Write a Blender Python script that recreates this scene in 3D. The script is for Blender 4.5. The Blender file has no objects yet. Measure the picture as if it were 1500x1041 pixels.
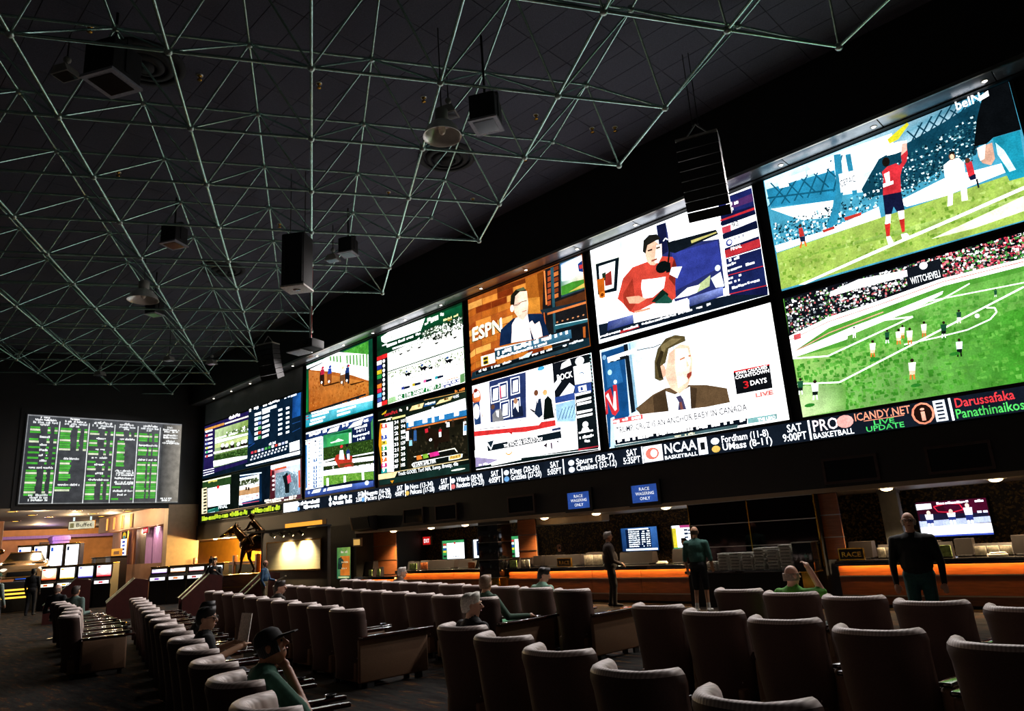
import bpy, bmesh, math, random
from mathutils import Vector, Matrix, noise
from mathutils.geometry import tessellate_polygon
random.seed(7)
SC = bpy.context.scene
COL = SC.collection
PI = math.pi
# ------------------------------------------------------------------ camera
YAW, PITCH, ROLL, FPX = 0.7590, 0.2512, 0.0650, 1031.73
EYE = Vector((0, 0, 1.77))
fwd = Vector((-math.sin(YAW)*math.cos(PITCH), math.cos(YAW)*math.cos(PITCH), math.sin(PITCH)))
rgt = fwd.cross(Vector((0, 0, 1))).normalized()
dwn = -(rgt.cross(fwd))
r2 = math.cos(ROLL)*rgt + math.sin(ROLL)*dwn
d2 = -math.sin(ROLL)*rgt + math.cos(ROLL)*dwn
cam_data = bpy.data.cameras.new('camera'); cam = bpy.data.objects.new('camera', cam_data); COL.objects.link(cam)
cam.matrix_world = Matrix(((r2.x, -d2.x, -fwd.x, EYE.x), (r2.y, -d2.y, -fwd.y, EYE.y), (r2.z, -d2.z, -fwd.z, EYE.z), (0, 0, 0, 1)))
cam_data.sensor_width = 36.0; cam_data.lens = 36.0*FPX/1500.0; cam_data.clip_start = 0.05; cam_data.clip_end = 300
SC.camera = cam
# ------------------------------------------------------------------ world and exposure
wd = bpy.data.worlds.new('World'); SC.world = wd; wd.use_nodes = True
wd.node_tree.nodes['Background'].inputs[0].default_value = (1.0, 0.88, 0.84, 1)
wd.node_tree.nodes['Background'].inputs[1].default_value = 0.015
SC.view_settings.view_transform = 'Standard'; SC.view_settings.look = 'None'
SC.view_settings.exposure = 0.0; SC.view_settings.gamma = 1.0; SC.view_settings.use_curve_mapping = False
SCREEN_GAIN = 2.7          # how far above display white the LED wall glows
DOWNLIGHT_W = 26.0
SOFFIT_W = 950.0
def lamp(kind, name, loc, energy, color, size=0.2, rot=None, spot=None, blend=0.6, size_y=None):
    l = bpy.data.lights.new(name, kind); l.energy = energy; l.color = color
    if kind == 'AREA':
        l.size = size
        if size_y: l.shape = 'RECTANGLE'; l.size_y = size_y
    else: l.shadow_soft_size = size
    if spot: l.spot_size = spot; l.spot_blend = blend
    o = bpy.data.objects.new(name, l); COL.objects.link(o); o.location = loc
    if rot: o.rotation_euler = rot
    return o
# ------------------------------------------------------------------ materials
def lin(c): return c/12.92 if c <= 0.04045 else ((c+0.055)/1.055)**2.4
def hexl(h): return tuple(lin(int(h[i:i+2], 16)/255) for i in (0, 2, 4))
MATS = {}
def mat(name, h, rough=0.6, metal=0.0, ns=20.0, na=0.25, bump=0.0, spec=0.5, coat=0.0, stretch=(1, 1, 1), aniso=None):
    if name in MATS: return MATS[name]
    m = bpy.data.materials.new(name); m.use_nodes = True; nt = m.node_tree; b = nt.nodes['Principled BSDF']
    c = hexl(h)
    tc = nt.nodes.new('ShaderNodeTexCoord'); mp = nt.nodes.new('ShaderNodeMapping'); mp.inputs['Scale'].default_value = stretch
    nz = nt.nodes.new('ShaderNodeTexNoise'); nz.inputs['Scale'].default_value = ns; nz.inputs['Detail'].default_value = 4
    nt.links.new(tc.outputs['Object'], mp.inputs['Vector']); nt.links.new(mp.outputs[0], nz.inputs['Vector'])
    cr = nt.nodes.new('ShaderNodeValToRGB')
    cr.color_ramp.elements[0].position = 0.3; cr.color_ramp.elements[1].position = 0.7
    cr.color_ramp.elements[0].color = (*[x*(1-na) for x in c], 1); cr.color_ramp.elements[1].color = (*[min(1, x*(1+na)) for x in c], 1)
    nt.links.new(nz.outputs['Fac'], cr.inputs[0]); nt.links.new(cr.outputs[0], b.inputs['Base Color'])
    b.inputs['Roughness'].default_value = rough; b.inputs['Metallic'].default_value = metal
    b.inputs['Specular IOR Level'].default_value = spec; b.inputs['Coat Weight'].default_value = coat; b.inputs['Coat Roughness'].default_value = 0.08
    if bump:
        bp = nt.nodes.new('ShaderNodeBump'); bp.inputs['Strength'].default_value = bump; bp.inputs['Distance'].default_value = 0.01
        nt.links.new(nz.outputs['Fac'], bp.inputs['Height']); nt.links.new(bp.outputs[0], b.inputs['Normal'])
    MATS[name] = m; return m
def emat(name, h, strength, ns=0.0, h2=None):
    if name in MATS: return MATS[name]
    m = bpy.data.materials.new(name); m.use_nodes = True; nt = m.node_tree; nt.nodes.remove(nt.nodes['Principled BSDF'])
    e = nt.nodes.new('ShaderNodeEmission'); e.inputs[0].default_value = (*hexl(h), 1); e.inputs[1].default_value = strength
    if ns:
        tc = nt.nodes.new('ShaderNodeTexCoord'); nz = nt.nodes.new('ShaderNodeTexNoise'); nz.inputs['Scale'].default_value = ns
        cr = nt.nodes.new('ShaderNodeValToRGB'); cr.color_ramp.elements[0].position = .4; cr.color_ramp.elements[1].position = .6
        cr.color_ramp.elements[0].color = (*hexl(h), 1); cr.color_ramp.elements[1].color = (*hexl(h2 or h), 1)
        nt.links.new(tc.outputs['Object'], nz.inputs['Vector']); nt.links.new(nz.outputs['Fac'], cr.inputs[0]); nt.links.new(cr.outputs[0], e.inputs[0])
    nt.links.new(e.outputs[0], nt.nodes['Material Output'].inputs[0]); MATS[name] = m; return m
def picture_mat():
    m = bpy.data.materials.new('lit_screen_picture'); m.use_nodes = True; nt = m.node_tree; nt.nodes.remove(nt.nodes['Principled BSDF'])
    e = nt.nodes.new('ShaderNodeEmission'); a = nt.nodes.new('ShaderNodeAttribute'); a.attribute_name = 'Col'
    tc = nt.nodes.new('ShaderNodeTexCoord'); mr = None
    for sc_, lo, hi in ((3.0, .72, 1.28), (34.0, .8, 1.2)):       # mottled broadcast-picture texture
        nz = nt.nodes.new('ShaderNodeTexNoise'); nz.inputs['Scale'].default_value = sc_; nz.inputs['Detail'].default_value = 5
        mr2 = nt.nodes.new('ShaderNodeMapRange'); mr2.inputs[1].default_value = .3; mr2.inputs[2].default_value = .7; mr2.inputs[3].default_value = lo; mr2.inputs[4].default_value = hi
        nt.links.new(tc.outputs['Object'], nz.inputs[0]); nt.links.new(nz.outputs['Fac'], mr2.inputs[0])
        if mr is None: mr = mr2.outputs[0]
        else:
            mu = nt.nodes.new('ShaderNodeMath'); mu.operation = 'MULTIPLY'; nt.links.new(mr, mu.inputs[0]); nt.links.new(mr2.outputs[0], mu.inputs[1]); mr = mu.outputs[0]
    nt.links.new(a.outputs['Color'], e.inputs[0]); nt.links.new(mr, e.inputs[1])
    nt.links.new(e.outputs[0], nt.nodes['Material Output'].inputs[0]); return m
PICMAT = picture_mat()
# ------------------------------------------------------------------ mesh builder
class MB:
    def __init__(s): s.v = []; s.f = []; s.m = []; s.s = []; s.c = []
    def add(s, vs, fs, m=0, smooth=False):
        o = len(s.v); s.v += [tuple(v) for v in vs]
        for f in fs: s.f.append(tuple(i+o for i in f)); s.m.append(m); s.s.append(smooth)
        return s
    def box(s, x0, x1, y0, y1, z0, z1, m=0, b=0.0):
        if b <= 0:
            vs = [(x, y, z) for x in (x0, x1) for y in (y0, y1) for z in (z0, z1)]
            return s.add(vs, [(0, 1, 3, 2), (4, 6, 7, 5), (0, 4, 5, 1), (2, 3, 7, 6), (0, 2, 6, 4), (1, 5, 7, 3)], m)
        bm = bmesh.new(); bmesh.ops.create_cube(bm, size=1)
        for v in bm.verts: v.co = Vector(((x0+x1)/2+v.co.x*(x1-x0), (y0+y1)/2+v.co.y*(y1-y0), (z0+z1)/2+v.co.z*(z1-z0)))
        bmesh.ops.bevel(bm, geom=bm.edges[:], offset=b, segments=2, affect='EDGES', profile=0.6)
        bm.verts.index_update(); s.add([v.co for v in bm.verts], [[v.index for v in f.verts] for f in bm.faces], m, True); bm.free(); return s
    def tube(s, p0, p1, r, n=8, r2=None, m=0, caps=True):
        p0 = Vector(p0); p1 = Vector(p1); d = (p1-p0).normalized(); r2 = r if r2 is None else r2
        a = d.orthogonal().normalized(); b = d.cross(a)
        vs = [p0+(a*math.cos(2*PI*i/n)+b*math.sin(2*PI*i/n))*r for i in range(n)]+[p1+(a*math.cos(2*PI*i/n)+b*math.sin(2*PI*i/n))*r2 for i in range(n)]
        s.add(vs, [(i, (i+1) % n, n+(i+1) % n, n+i) for i in range(n)], m, True)
        if caps: s.add(vs[:n], [tuple(range(n))[::-1]], m); s.add(vs[n:], [tuple(range(n))], m)
        return s
    def lathe(s, prof, c=(0, 0, 0), n=20, m=0):
        vs = []; 
        for r, z in prof: vs += [(c[0]+r*math.cos(2*PI*i/n), c[1]+r*math.sin(2*PI*i/n), c[2]+z) for i in range(n)]
        fs = [(k*n+i, k*n+(i+1) % n, (k+1)*n+(i+1) % n, (k+1)*n+i) for k in range(len(prof)-1) for i in range(n)]
        return s.add(vs, fs, m, True)
    def loft(s, rings, m=0, caps=True, smooth=True):
        n = len(rings[0]); vs = [p for r in rings for p in r]
        fs = [(k*n+i, k*n+(i+1) % n, (k+1)*n+(i+1) % n, (k+1)*n+i) for k in range(len(rings)-1) for i in range(n)]
        s.add(vs, fs, m, smooth)
        if caps: s.add(rings[0], [tuple(range(n))[::-1]], m, False); s.add(rings[-1], [tuple(range(n))], m, False)
        return s
    def prism(s, poly, fn, t0, t1, m=0):       # poly 2D, fn(a,b,t) -> 3D
        n = len(poly); vs = [fn(a, b, t0) for a, b in poly]+[fn(a, b, t1) for a, b in poly]
        tri = tessellate_polygon([[Vector((a, b, 0)) for a, b in poly]])
        s.add(vs, [(i, (i+1) % n, n+(i+1) % n, n+i) for i in range(n)]+[t for t in tri]+[tuple(n+i for i in t[::-1]) for t in tri], m); return s
    def sphere(s, c, rx, ry=None, rz=None, n=12, k=8, m=0):
        ry = rx if ry is None else ry; rz = rx if rz is None else rz
        vs = []
        for j in range(k+1):
            t = PI*j/k
            vs += [(c[0]+rx*math.sin(t)*math.cos(2*PI*i/n), c[1]+ry*math.sin(t)*math.sin(2*PI*i/n), c[2]+rz*math.cos(t)) for i in range(n)]
        return s.add(vs, [(j*n+i, (j+1)*n+i, (j+1)*n+(i+1) % n, j*n+(i+1) % n) for j in range(k) for i in range(n)], m, True)
    def mesh(s, name, mats):
        me = bpy.data.meshes.new(name); me.from_pydata(s.v, [], s.f)
        for mt in (mats if isinstance(mats, (list, tuple)) else [mats]): me.materials.append(mt)
        me.polygons.foreach_set('material_index', s.m); me.polygons.foreach_set('use_smooth', s.s)
        me.update(); return me
    def build(s, name, mats, parent=None, loc=None, rz=0):
        return link(name, s.mesh(name, mats), parent, loc, rz)
def link(name, data, parent=None, loc=None, rz=0):
    o = bpy.data.objects.new(name, data); COL.objects.link(o)
    if parent: o.parent = parent
    if loc is not None: o.location = loc
    if rz: o.rotation_euler = (0, 0, rz)
    return o
def tag(o, label, cat, group=None):
    o['label'] = label; o['category'] = cat
    if group: o['group'] = group
    return o
def thing(name, label, cat, loc=(0, 0, 0), rz=0, group=None):
    o = link(name, None, None, loc, rz); o.empty_display_size = 0.1; return tag(o, label, cat, group)
def struct(name, mb, mats, parent=None):
    o = mb.build(name, mats, parent); o['kind'] = 'structure'; return o
def copy_tree(o, parent=None):
    c = o.copy(); COL.objects.link(c); c.parent = parent
    for ch in list(o.children): copy_tree(ch, c)
    return c
# text as mesh triangles: built-in font, cached
TXT = {}
def text_mesh(t):
    if t not in TXT:
        cu = bpy.data.curves.new('txt', 'FONT'); cu.body = t; cu.size = 1; cu.resolution_u = 2
        cu.offset = 0.012
        o = bpy.data.objects.new('txt', cu); COL.objects.link(o)
        dg = bpy.context.evaluated_depsgraph_get(); me = bpy.data.meshes.new_from_object(o.evaluated_get(dg))
        vs = [(v.co.x, v.co.y) for v in me.vertices]; fs = [tuple(p.vertices) for p in me.polygons]
        bpy.data.meshes.remove(me); bpy.data.objects.remove(o); bpy.data.curves.remove(cu)
        x0 = min(v[0] for v in vs); x1 = max(v[0] for v in vs)
        TXT[t] = ([((x-x0)/(x1-x0), y/0.72) for x, y in vs], fs)
    return TXT[t]
# ------------------------------------------------------------------ pictures shown on lit screens
def glow(h, gain):
    c = hexl(h) if isinstance(h, str) else h; k = (min(c)*0.75+max(c)*0.25)**1.6
    return tuple(x*(1+(gain-1)*k)*1.0 for x in c)
class Pic:
    def __init__(s, w, h, gain): s.w, s.h, s.g = w, h, gain; s.v = []; s.f = []; s.c = []; s.z = 0.0
    def face(s, pts, col, dz=0.0):
        o = len(s.v); s.v += [(u*s.w, -(s.z+dz), v*s.h) for u, v in pts]; s.f.append(tuple(range(o, o+len(pts)))); s.c.append(col)
    def tri(s, pts, col):
        if len(pts) == 3 or len(pts) == 4: 
            for t in tessellate_polygon([[Vector((u*s.w, v*s.h, 0)) for u, v in pts]]): s.face([pts[i] for i in t], col)
        else:
            for t in tessellate_polygon([[Vector((u*s.w, v*s.h, 0)) for u, v in pts]]): s.face([pts[i] for i in t], col)
    def run(s, ops):
        for o in ops:
            s.z += 0.0003; k = o[0]
            if k == 'p': s.tri(list(zip(o[2][::2], o[2][1::2])), glow(o[1], s.g))
            elif k == 'g':
                pts = list(zip(o[2][::2], o[2][1::2])); cs = [glow(c, s.g) for c in o[1]]; s.face(pts, cs)
            elif k == 'e':
                u, v, a, b = o[2]; s.face([(min(1, max(0, u+a*math.cos(2*PI*i/12))), min(1, max(0, v+b*math.sin(2*PI*i/12)))) for i in range(12)], glow(o[1], s.g))
            elif k == 'l':
                pts = list(zip(o[3][::2], o[3][1::2])); w = o[2]*s.h/2; c = glow(o[1], s.g)
                for (a, b), (e, f) in zip(pts, pts[1:]):
                    dx, dy = (e-a)*s.w, (f-b)*s.h; L = math.hypot(dx, dy) or 1; nx, ny = -dy/L*w/s.w, dx/L*w/s.h
                    s.face([(a-nx, b-ny), (e-nx, f-ny), (e+nx, f+ny), (a+nx, b+ny)], c)
            elif k == 't':
                u, v, w, h = o[3]; vs, fs = text_mesh(o[2]); c = glow(o[1], s.g)
                for f in fs: s.face([(u+vs[i][0]*w, v+vs[i][1]*h) for i in f], c)
            elif k == 's':                                       # illegible small print: broken word strokes
                u, v, w, h = o[3]; rr = random.Random(int(u*7919+v*104729)); c = glow(o[1], s.g); x = 0.0; n = max(3, o[2]); st = 1.0/n
                while x < 0.98:
                    L = st*rr.uniform(.7, 1.0)
                    if rr.random() > .14:
                        y0 = rr.choice((0, 0, 0, .2)); y1 = rr.choice((.72, .72, 1.0))
                        s.face([(u+x*w, v+y0*h), (u+min(1, x+L)*w, v+y0*h), (u+min(1, x+L)*w, v+y1*h), (u+x*w, v+y1*h)], c)
                    x += st
            elif k == 'c':
                _, seed, n, size, cols, q = o; rr = random.Random(seed); P = list(zip(q[::2], q[1::2])); cs = [glow(c, s.g) for c in cols]
                for i in range(n):
                    a, b = rr.random(), rr.random()
                    u = (P[0][0]*(1-a)+P[1][0]*a)*(1-b)+(P[3][0]*(1-a)+P[2][0]*a)*b; v = (P[0][1]*(1-a)+P[1][1]*a)*(1-b)+(P[3][1]*(1-a)+P[2][1]*a)*b
                    hx = size*rr.uniform(.3, .8)*0.56; hy = size*rr.uniform(.3, .8)
                    if u-hx < 0 or u+hx > 1 or v-hy < 0 or v+hy > 1: continue
                    sk = rr.uniform(-.5, .5)*hx
                    s.face([(u-hx, v-hy), (u+hx, v-hy+sk), (u+hx-sk, v+hy), (u-hx+sk, v+hy)], cs[i % len(cs)], rr.uniform(0, .00025))
        return s
    def build(s, name, parent, loc, rz=0):
        me = bpy.data.meshes.new(name); me.from_pydata(s.v, [], s.f); me.materials.append(PICMAT)
        at = me.color_attributes.new('Col', 'FLOAT_COLOR', 'CORNER'); buf = []
        for f, c in zip(s.f, s.c):
            if isinstance(c, list):
                for q in c[:len(f)]: buf += [*q, 1.0]
            else: buf += [*c, 1.0]*len(f)
        at.data.foreach_set('color', buf); me.update()
        return link(name, me, parent, loc, rz)
D = 15.14
ORDN = ['first', 'second', 'third', 'fourth', 'fifth', 'sixth', 'seventh', 'eighth', 'ninth', 'tenth', 'eleventh', 'twelfth', 'thirteenth', 'fourteenth', 'fifteenth', 'sixteenth', 'seventeenth', 'eighteenth', 'nineteenth']
PICS = {
 'S10': [
  ['p','4aa8c8',[0,0,1,0,1,1,0,1]],
  ['g',['9fdcee','e8fbff','2f7f9c','cdeef8'],[0,0.761,0.481,0.565,0.886,1,0.004,0.997]],
  ['p','eafaff',[0.212,0.977,0.397,0.984,0.574,0.967,0.569,0.752,0.371,0.721,0.285,0.709]],
  ['p','2a93bd',[0.007,0.913,0.323,0.852,0.312,0.595,0.014,0.747]],
  ['l','14607f',0.013,[0.004,0.754,0.114,0.914]],
  ['l','14607f',0.013,[0.066,0.738,0.166,0.922]],
  ['l','14607f',0.013,[0.127,0.722,0.218,0.93]],
  ['l','14607f',0.013,[0.187,0.707,0.268,0.937]],
  ['l','14607f',0.013,[0.244,0.693,0.317,0.945]],
  ['l','14607f',0.012,[0.301,0.678,0.366,0.952]],
  ['l','14607f',0.011,[0.033,0.955,0.106,0.718]],
  ['l','14607f',0.011,[0.1,0.936,0.168,0.721]],
  ['l','14607f',0.011,[0.166,0.918,0.228,0.724]],
  ['l','14607f',0.011,[0.23,0.901,0.286,0.727]],
  ['l','14607f',0.011,[0.292,0.884,0.344,0.73]],
  ['l','14607f',0.015,[0.006,0.833,0.311,0.69]],
  ['p','f4fcff',[0.012,0.728,0.294,0.608,0.271,0.474,0.141,0.542]],
  ['p','ffffff',[0.067,0.949,0.113,0.955,0.115,0.864,0.069,0.878]],
  ['p','ffffff',[0.117,0.942,0.198,0.939,0.199,0.889,0.117,0.892]],
  ['p','ffffff',[0.206,0.933,0.268,0.934,0.268,0.885,0.206,0.893]],
  ['p','ffffff',[0.277,0.932,0.333,0.93,0.33,0.884,0.276,0.888]],
  ['p','10465c',[0.505,0.803,0.647,0.851,0.764,0.893,0.893,0.952,0.911,0.849,0.843,0.567,0.719,0.545,0.592,0.484,0.425,0.533,0.415,0.614]],
  ['l','0d4258',0.012,[0.615,0.787,0.691,0.957]],
  ['l','0d4258',0.012,[0.649,0.795,0.729,0.974]],
  ['l','0d4258',0.011,[0.683,0.803,0.767,0.99]],
  ['l','0d4258',0.011,[0.716,0.81,0.804,1]],
  ['l','0d4258',0.011,[0.748,0.818,0.84,1]],
  ['l','0d4258',0.011,[0.78,0.826,0.876,1]],
  ['l','0d4258',0.011,[0.812,0.833,0.912,1]],
  ['l','0d4258',0.01,[0.631,0.937,0.673,0.793]],
  ['l','0d4258',0.01,[0.673,0.944,0.719,0.801]],
  ['l','0d4258',0.01,[0.714,0.951,0.763,0.809]],
  ['l','0d4258',0.01,[0.755,0.957,0.806,0.817]],
  ['l','0d4258',0.01,[0.795,0.964,0.849,0.825]],
  ['l','0d4258',0.01,[0.835,0.971,0.891,0.833]],
  ['c',1,420,0.012,['ffffff','0a2c3a','9fd4e0','073040','30708a'],[0.015,0.587,0.481,0.565,0.459,0.347,0.009,0.404]],
  ['c',2,700,0.01,['5fa0ae','0a2c3a','2b7080','06202c','c8e8ee','0a2c3a'],[0.438,0.67,0.891,0.867,0.839,0.536,0.554,0.441]],
  ['p','2f93b8',[0.332,0.979,0.362,0.965,0.346,0.664,0.296,0.438,0.267,0.383,0.244,0.408,0.289,0.555,0.316,0.686]],
  ['p','2f93b8',[0.379,0.942,0.401,0.933,0.396,0.59,0.376,0.587]],
  ['p','ffffff',[0.337,0.803,0.409,0.785,0.402,0.623,0.331,0.647]],
  ['t','114a5e','CEPAC',[0.334,0.693,0.066,0.056]],
  ['p','ffffff',[0.004,0.398,0.253,0.383,0.467,0.431,0.467,0.342,0.249,0.34,0.008,0.337]],
  ['p','ffffff',[0.535,0.419,0.719,0.476,0.916,0.442,0.922,0.372,0.713,0.344,0.57,0.359]],
  ['p','c83a30',[0.225,0.395,0.278,0.395,0.278,0.373,0.228,0.371]],
  ['p','c83a30',[0.324,0.438,0.397,0.434,0.394,0.409,0.326,0.409]],
  ['p','a9c95a',[0.006,0.329,0.467,0.342,0.713,0.344,0.974,0.347,0.942,0.006,0,0.014]],
  ['g',['7fae3c','a9c95a','bcd87a','98c04c'],[0,0.247,0.479,0.21,0.957,0.169,0.949,0.096]],
  ['c',7,260,0.018,['98c04c','7aa835','b9d672','8fbf45'],[0.013,0.276,0.966,0.305,0.942,0.069,0.012,0.03]],
  ['p','ffffff',[0.081,0.011,0.434,0.107,0.487,0.118,0.717,0.173,0.962,0.237,0.959,0.212,0.714,0.148,0.501,0.1,0.109,0]],
  ['p','e3f0c4',[0.628,0.064,0.954,0.171,0.944,0.068,0.778,0.05]],
  ['p','d23a34',[0.124,0.476,0.142,0.474,0.145,0.396,0.122,0.401]],
  ['e','3a2a20',[0.134,0.493,0.008,0.015]],
  ['p','1d2a4a',[0.122,0.401,0.147,0.391,0.145,0.349,0.123,0.357]],
  ['p','e8772a',[0.123,0.357,0.131,0.352,0.121,0.303,0.114,0.311]],
  ['p','e8772a',[0.137,0.354,0.146,0.348,0.148,0.305,0.141,0.306]],
  ['p','e6e02e',[0.553,0.929,0.638,1,0.644,0.98,0.593,0.896,0.558,0.889]],
  ['p','ffffff',[0.528,0.858,0.566,0.882,0.591,0.879,0.623,0.862,0.616,0.795,0.573,0.793,0.54,0.802]],
  ['p','d9323c',[0.507,0.691,0.531,0.718,0.566,0.718,0.576,0.692,0.588,0.709,0.59,0.762,0.603,0.815,0.618,0.82,0.616,0.759,0.606,0.704,0.583,0.659,0.571,0.606,0.562,0.485,0.492,0.506,0.507,0.636]],
  ['p','f0b0a0',[0.59,0.762,0.603,0.851,0.621,0.845,0.616,0.786]],
  ['e','1a1410',[0.53,0.757,0.015,0.039]],
  ['p','ffffff',[0.513,0.668,0.535,0.673,0.529,0.593,0.514,0.595]],
  ['p','ffffff',[0.501,0.595,0.542,0.592,0.54,0.567,0.5,0.566]],
  ['p','15193a',[0.492,0.506,0.562,0.485,0.56,0.34,0.531,0.343,0.523,0.392,0.509,0.34,0.485,0.348]],
  ['p','f6ead8',[0.487,0.35,0.508,0.342,0.498,0.268,0.478,0.281]],
  ['p','f6ead8',[0.534,0.346,0.558,0.34,0.553,0.275,0.533,0.28]],
  ['p','d8302a',[0.476,0.282,0.498,0.275,0.486,0.179,0.473,0.183]],
  ['p','d8302a',[0.533,0.28,0.553,0.277,0.544,0.177,0.533,0.176]],
  ['e','ffffff',[0.487,0.286,0.01,0.01]],
  ['e','ffffff',[0.544,0.286,0.01,0.01]],
  ['p','ffffff',[0.472,0.18,0.488,0.177,0.495,0.117,0.474,0.116]],
  ['p','ffffff',[0.528,0.165,0.549,0.162,0.564,0.113,0.53,0.116]],
  ['p','ffffff',[0.729,0.572,0.755,0.594,0.785,0.588,0.798,0.535,0.793,0.437,0.78,0.371,0.725,0.386,0.723,0.456]],
  ['e','8a5a40',[0.764,0.616,0.011,0.03]],
  ['e','1a1410',[0.767,0.638,0.01,0.013]],
  ['e','f0c8a8',[0.764,0.613,0.007,0.021]],
  ['p','ffffff',[0.726,0.385,0.743,0.38,0.728,0.263,0.71,0.262]],
  ['p','ffffff',[0.768,0.372,0.788,0.367,0.781,0.262,0.761,0.268]],
  ['p','d9323c',[0.802,0.532,0.824,0.531,0.824,0.43,0.801,0.423]],
  ['e','5a3a28',[0.811,0.545,0.009,0.019]],
  ['p','15193a',[0.801,0.423,0.826,0.432,0.825,0.393,0.805,0.394]],
  ['p','20242c',[0.822,0.39,0.829,0.393,0.828,0.324,0.822,0.322]],
  ['p','0a0d10',[0.842,0.627,0.876,0.829,0.917,0.999,0.991,1,1,1,0.998,0.629,0.91,0.643,0.885,0.616]],
  ['p','d8a890',[0.851,0.61,0.902,0.61,0.898,0.489,0.881,0.453,0.856,0.489,0.848,0.546]],
  ['p','f4e2d8',[0.851,0.61,0.881,0.616,0.866,0.514,0.851,0.509]],
  ['p','1d9cb8',[0.906,0.641,0.994,0.627,0.978,0.296,0.924,0.302,0.914,0.427]],
  ['p','bfeef6',[0.912,0.602,0.932,0.527,0.952,0.364,0.931,0.364,0.909,0.513]],
  ['t','ffffff','beIN',[0.817,0.941,0.085,0.074]],
  ['p','ffffff',[0.903,0.977,0.931,0.994,0.93,0.952,0.902,0.943]],
 ],
 'S11': [
  ['p','58a83a',[0,0,1,0,1,1,0,1]],
  ['g',['8cc06a','3f9c28','46a32c','9ccf6a'],[0,0,0.815,0,0.87,0.493,0.002,0.497]],
  ['c',3,900,0.02,['55aa38','4a9c30','6cbc4a','3f9428','62b240'],[0.014,0.422,0.885,0.619,0.815,0,0,0]],
  ['g',['c9dfa6','7fb85a','6cb548','b8d894'],[0,0,0.185,0.015,0.203,0.198,0,0.256]],
  ['p','10131a',[0.004,1,0.931,1,0.908,0.831,0.65,0.81,0.379,0.775,0.176,0.755,0,0.677]],
  ['c',4,1500,0.011,['ffffff','2a3238','d86a70','0a0c10','8a949c','5aa04a','e8e8e8','0a0c10'],[0.007,0.983,0.639,0.994,0.633,0.868,0.007,0.656]],
  ['c',5,1100,0.012,['d03850','0a0c10','f0f0f0','3a4a40','e8808a','58a850','0a0c10'],[0.639,0.994,0.929,1,0.907,0.817,0.644,0.829]],
  ['p','141a22',[0.513,0.97,0.645,0.975,0.637,0.833,0.51,0.789]],
  ['p','ffffff',[0.332,0.988,0.52,0.958,0.518,0.909,0.334,0.918,0.21,0.914,0.209,0.95]],
  ['t','e8eef0','WITTCHEVELI',[0.525,0.841,0.107,0.053]],
  ['e','e8eef0',[0.582,0.955,0.015,0.028]],
  ['p','ffffff',[0,0.677,0.185,0.751,0.396,0.782,0.636,0.826,0.907,0.817,0.901,0.767,0.638,0.769,0.398,0.715,0.177,0.667,0,0.535]],
  ['l','f08070',0.007,[0,0.643,0.182,0.717,0.393,0.75,0.634,0.8,0.904,0.796]],
  ['l','f0a090',0.007,[0.001,0.533,0.173,0.626,0.403,0.687]],
  ['p','e05a60',[0.019,0.678,0.053,0.68,0.051,0.636,0.019,0.632]],
  ['p','ffffff',[0,0.535,0,0.491,0.281,0.552,0.391,0.568,0.624,0.712,0.63,0.733,0.401,0.663,0.262,0.628]],
  ['p','70b84e',[0.247,0.567,0.496,0.649,0.713,0.728,0.897,0.732,0.87,0.493,0.685,0.463,0.226,0.44]],
  ['c',8,300,0.02,['62b240','7cc258','55a83a'],[0.243,0.518,0.893,0.72,0.866,0.481,0.225,0.424]],
  ['l','f8fff4',0.012,[0,0.486,0.151,0.445,0.506,0.599,0.389,0.627]],
  ['l','f8fff4',0.012,[0.001,0.273,0.179,0.223,0.885,0.626]],
  ['l','f8fff4',0.009,[0.455,0.409,0.578,0.411,0.68,0.419,0.76,0.458,0.785,0.498,0.782,0.53,0.756,0.543]],
  ['l','f8fff4',0.008,[0.569,0.685,0.889,0.654]],
  ['l','f8fff4',0.009,[0.388,0.619,0.62,0.675,0.722,0.739]],
  ['e','2a1c14',[0.34,0.482,0.006,0.011]],
  ['p','fff2e8',[0.327,0.471,0.35,0.466,0.343,0.414,0.325,0.419]],
  ['p','f4c8a8',[0.325,0.422,0.343,0.417,0.34,0.393,0.323,0.396]],
  ['p','e87a30',[0.325,0.398,0.33,0.397,0.326,0.366,0.32,0.368]],
  ['p','e87a30',[0.334,0.396,0.339,0.395,0.339,0.365,0.333,0.364]],
  ['e','2a1c14',[0.445,0.525,0.005,0.011]],
  ['p','fff2e8',[0.433,0.516,0.454,0.511,0.448,0.463,0.431,0.468]],
  ['p','f4c8a8',[0.432,0.471,0.448,0.466,0.445,0.444,0.43,0.447]],
  ['p','e87a30',[0.431,0.449,0.436,0.448,0.432,0.419,0.427,0.421]],
  ['p','e87a30',[0.439,0.446,0.444,0.446,0.444,0.418,0.439,0.418]],
  ['e','2a1c14',[0.462,0.548,0.004,0.009]],
  ['p','fff2e8',[0.452,0.54,0.47,0.536,0.464,0.495,0.45,0.499]],
  ['p','f4c8a8',[0.45,0.501,0.464,0.497,0.462,0.478,0.449,0.481]],
  ['p','e87a30',[0.45,0.482,0.454,0.481,0.451,0.456,0.446,0.458]],
  ['p','e87a30',[0.457,0.48,0.461,0.479,0.46,0.455,0.456,0.455]],
  ['e','2a1c14',[0.486,0.514,0.005,0.011]],
  ['p','fff2e8',[0.473,0.504,0.495,0.499,0.488,0.449,0.471,0.454]],
  ['p','f4c8a8',[0.472,0.456,0.489,0.451,0.486,0.428,0.47,0.431]],
  ['p','e87a30',[0.471,0.433,0.476,0.432,0.472,0.402,0.467,0.404]],
  ['p','e87a30',[0.48,0.431,0.485,0.43,0.484,0.401,0.479,0.401]],
  ['e','2a1c14',[0.541,0.537,0.005,0.01]],
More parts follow.
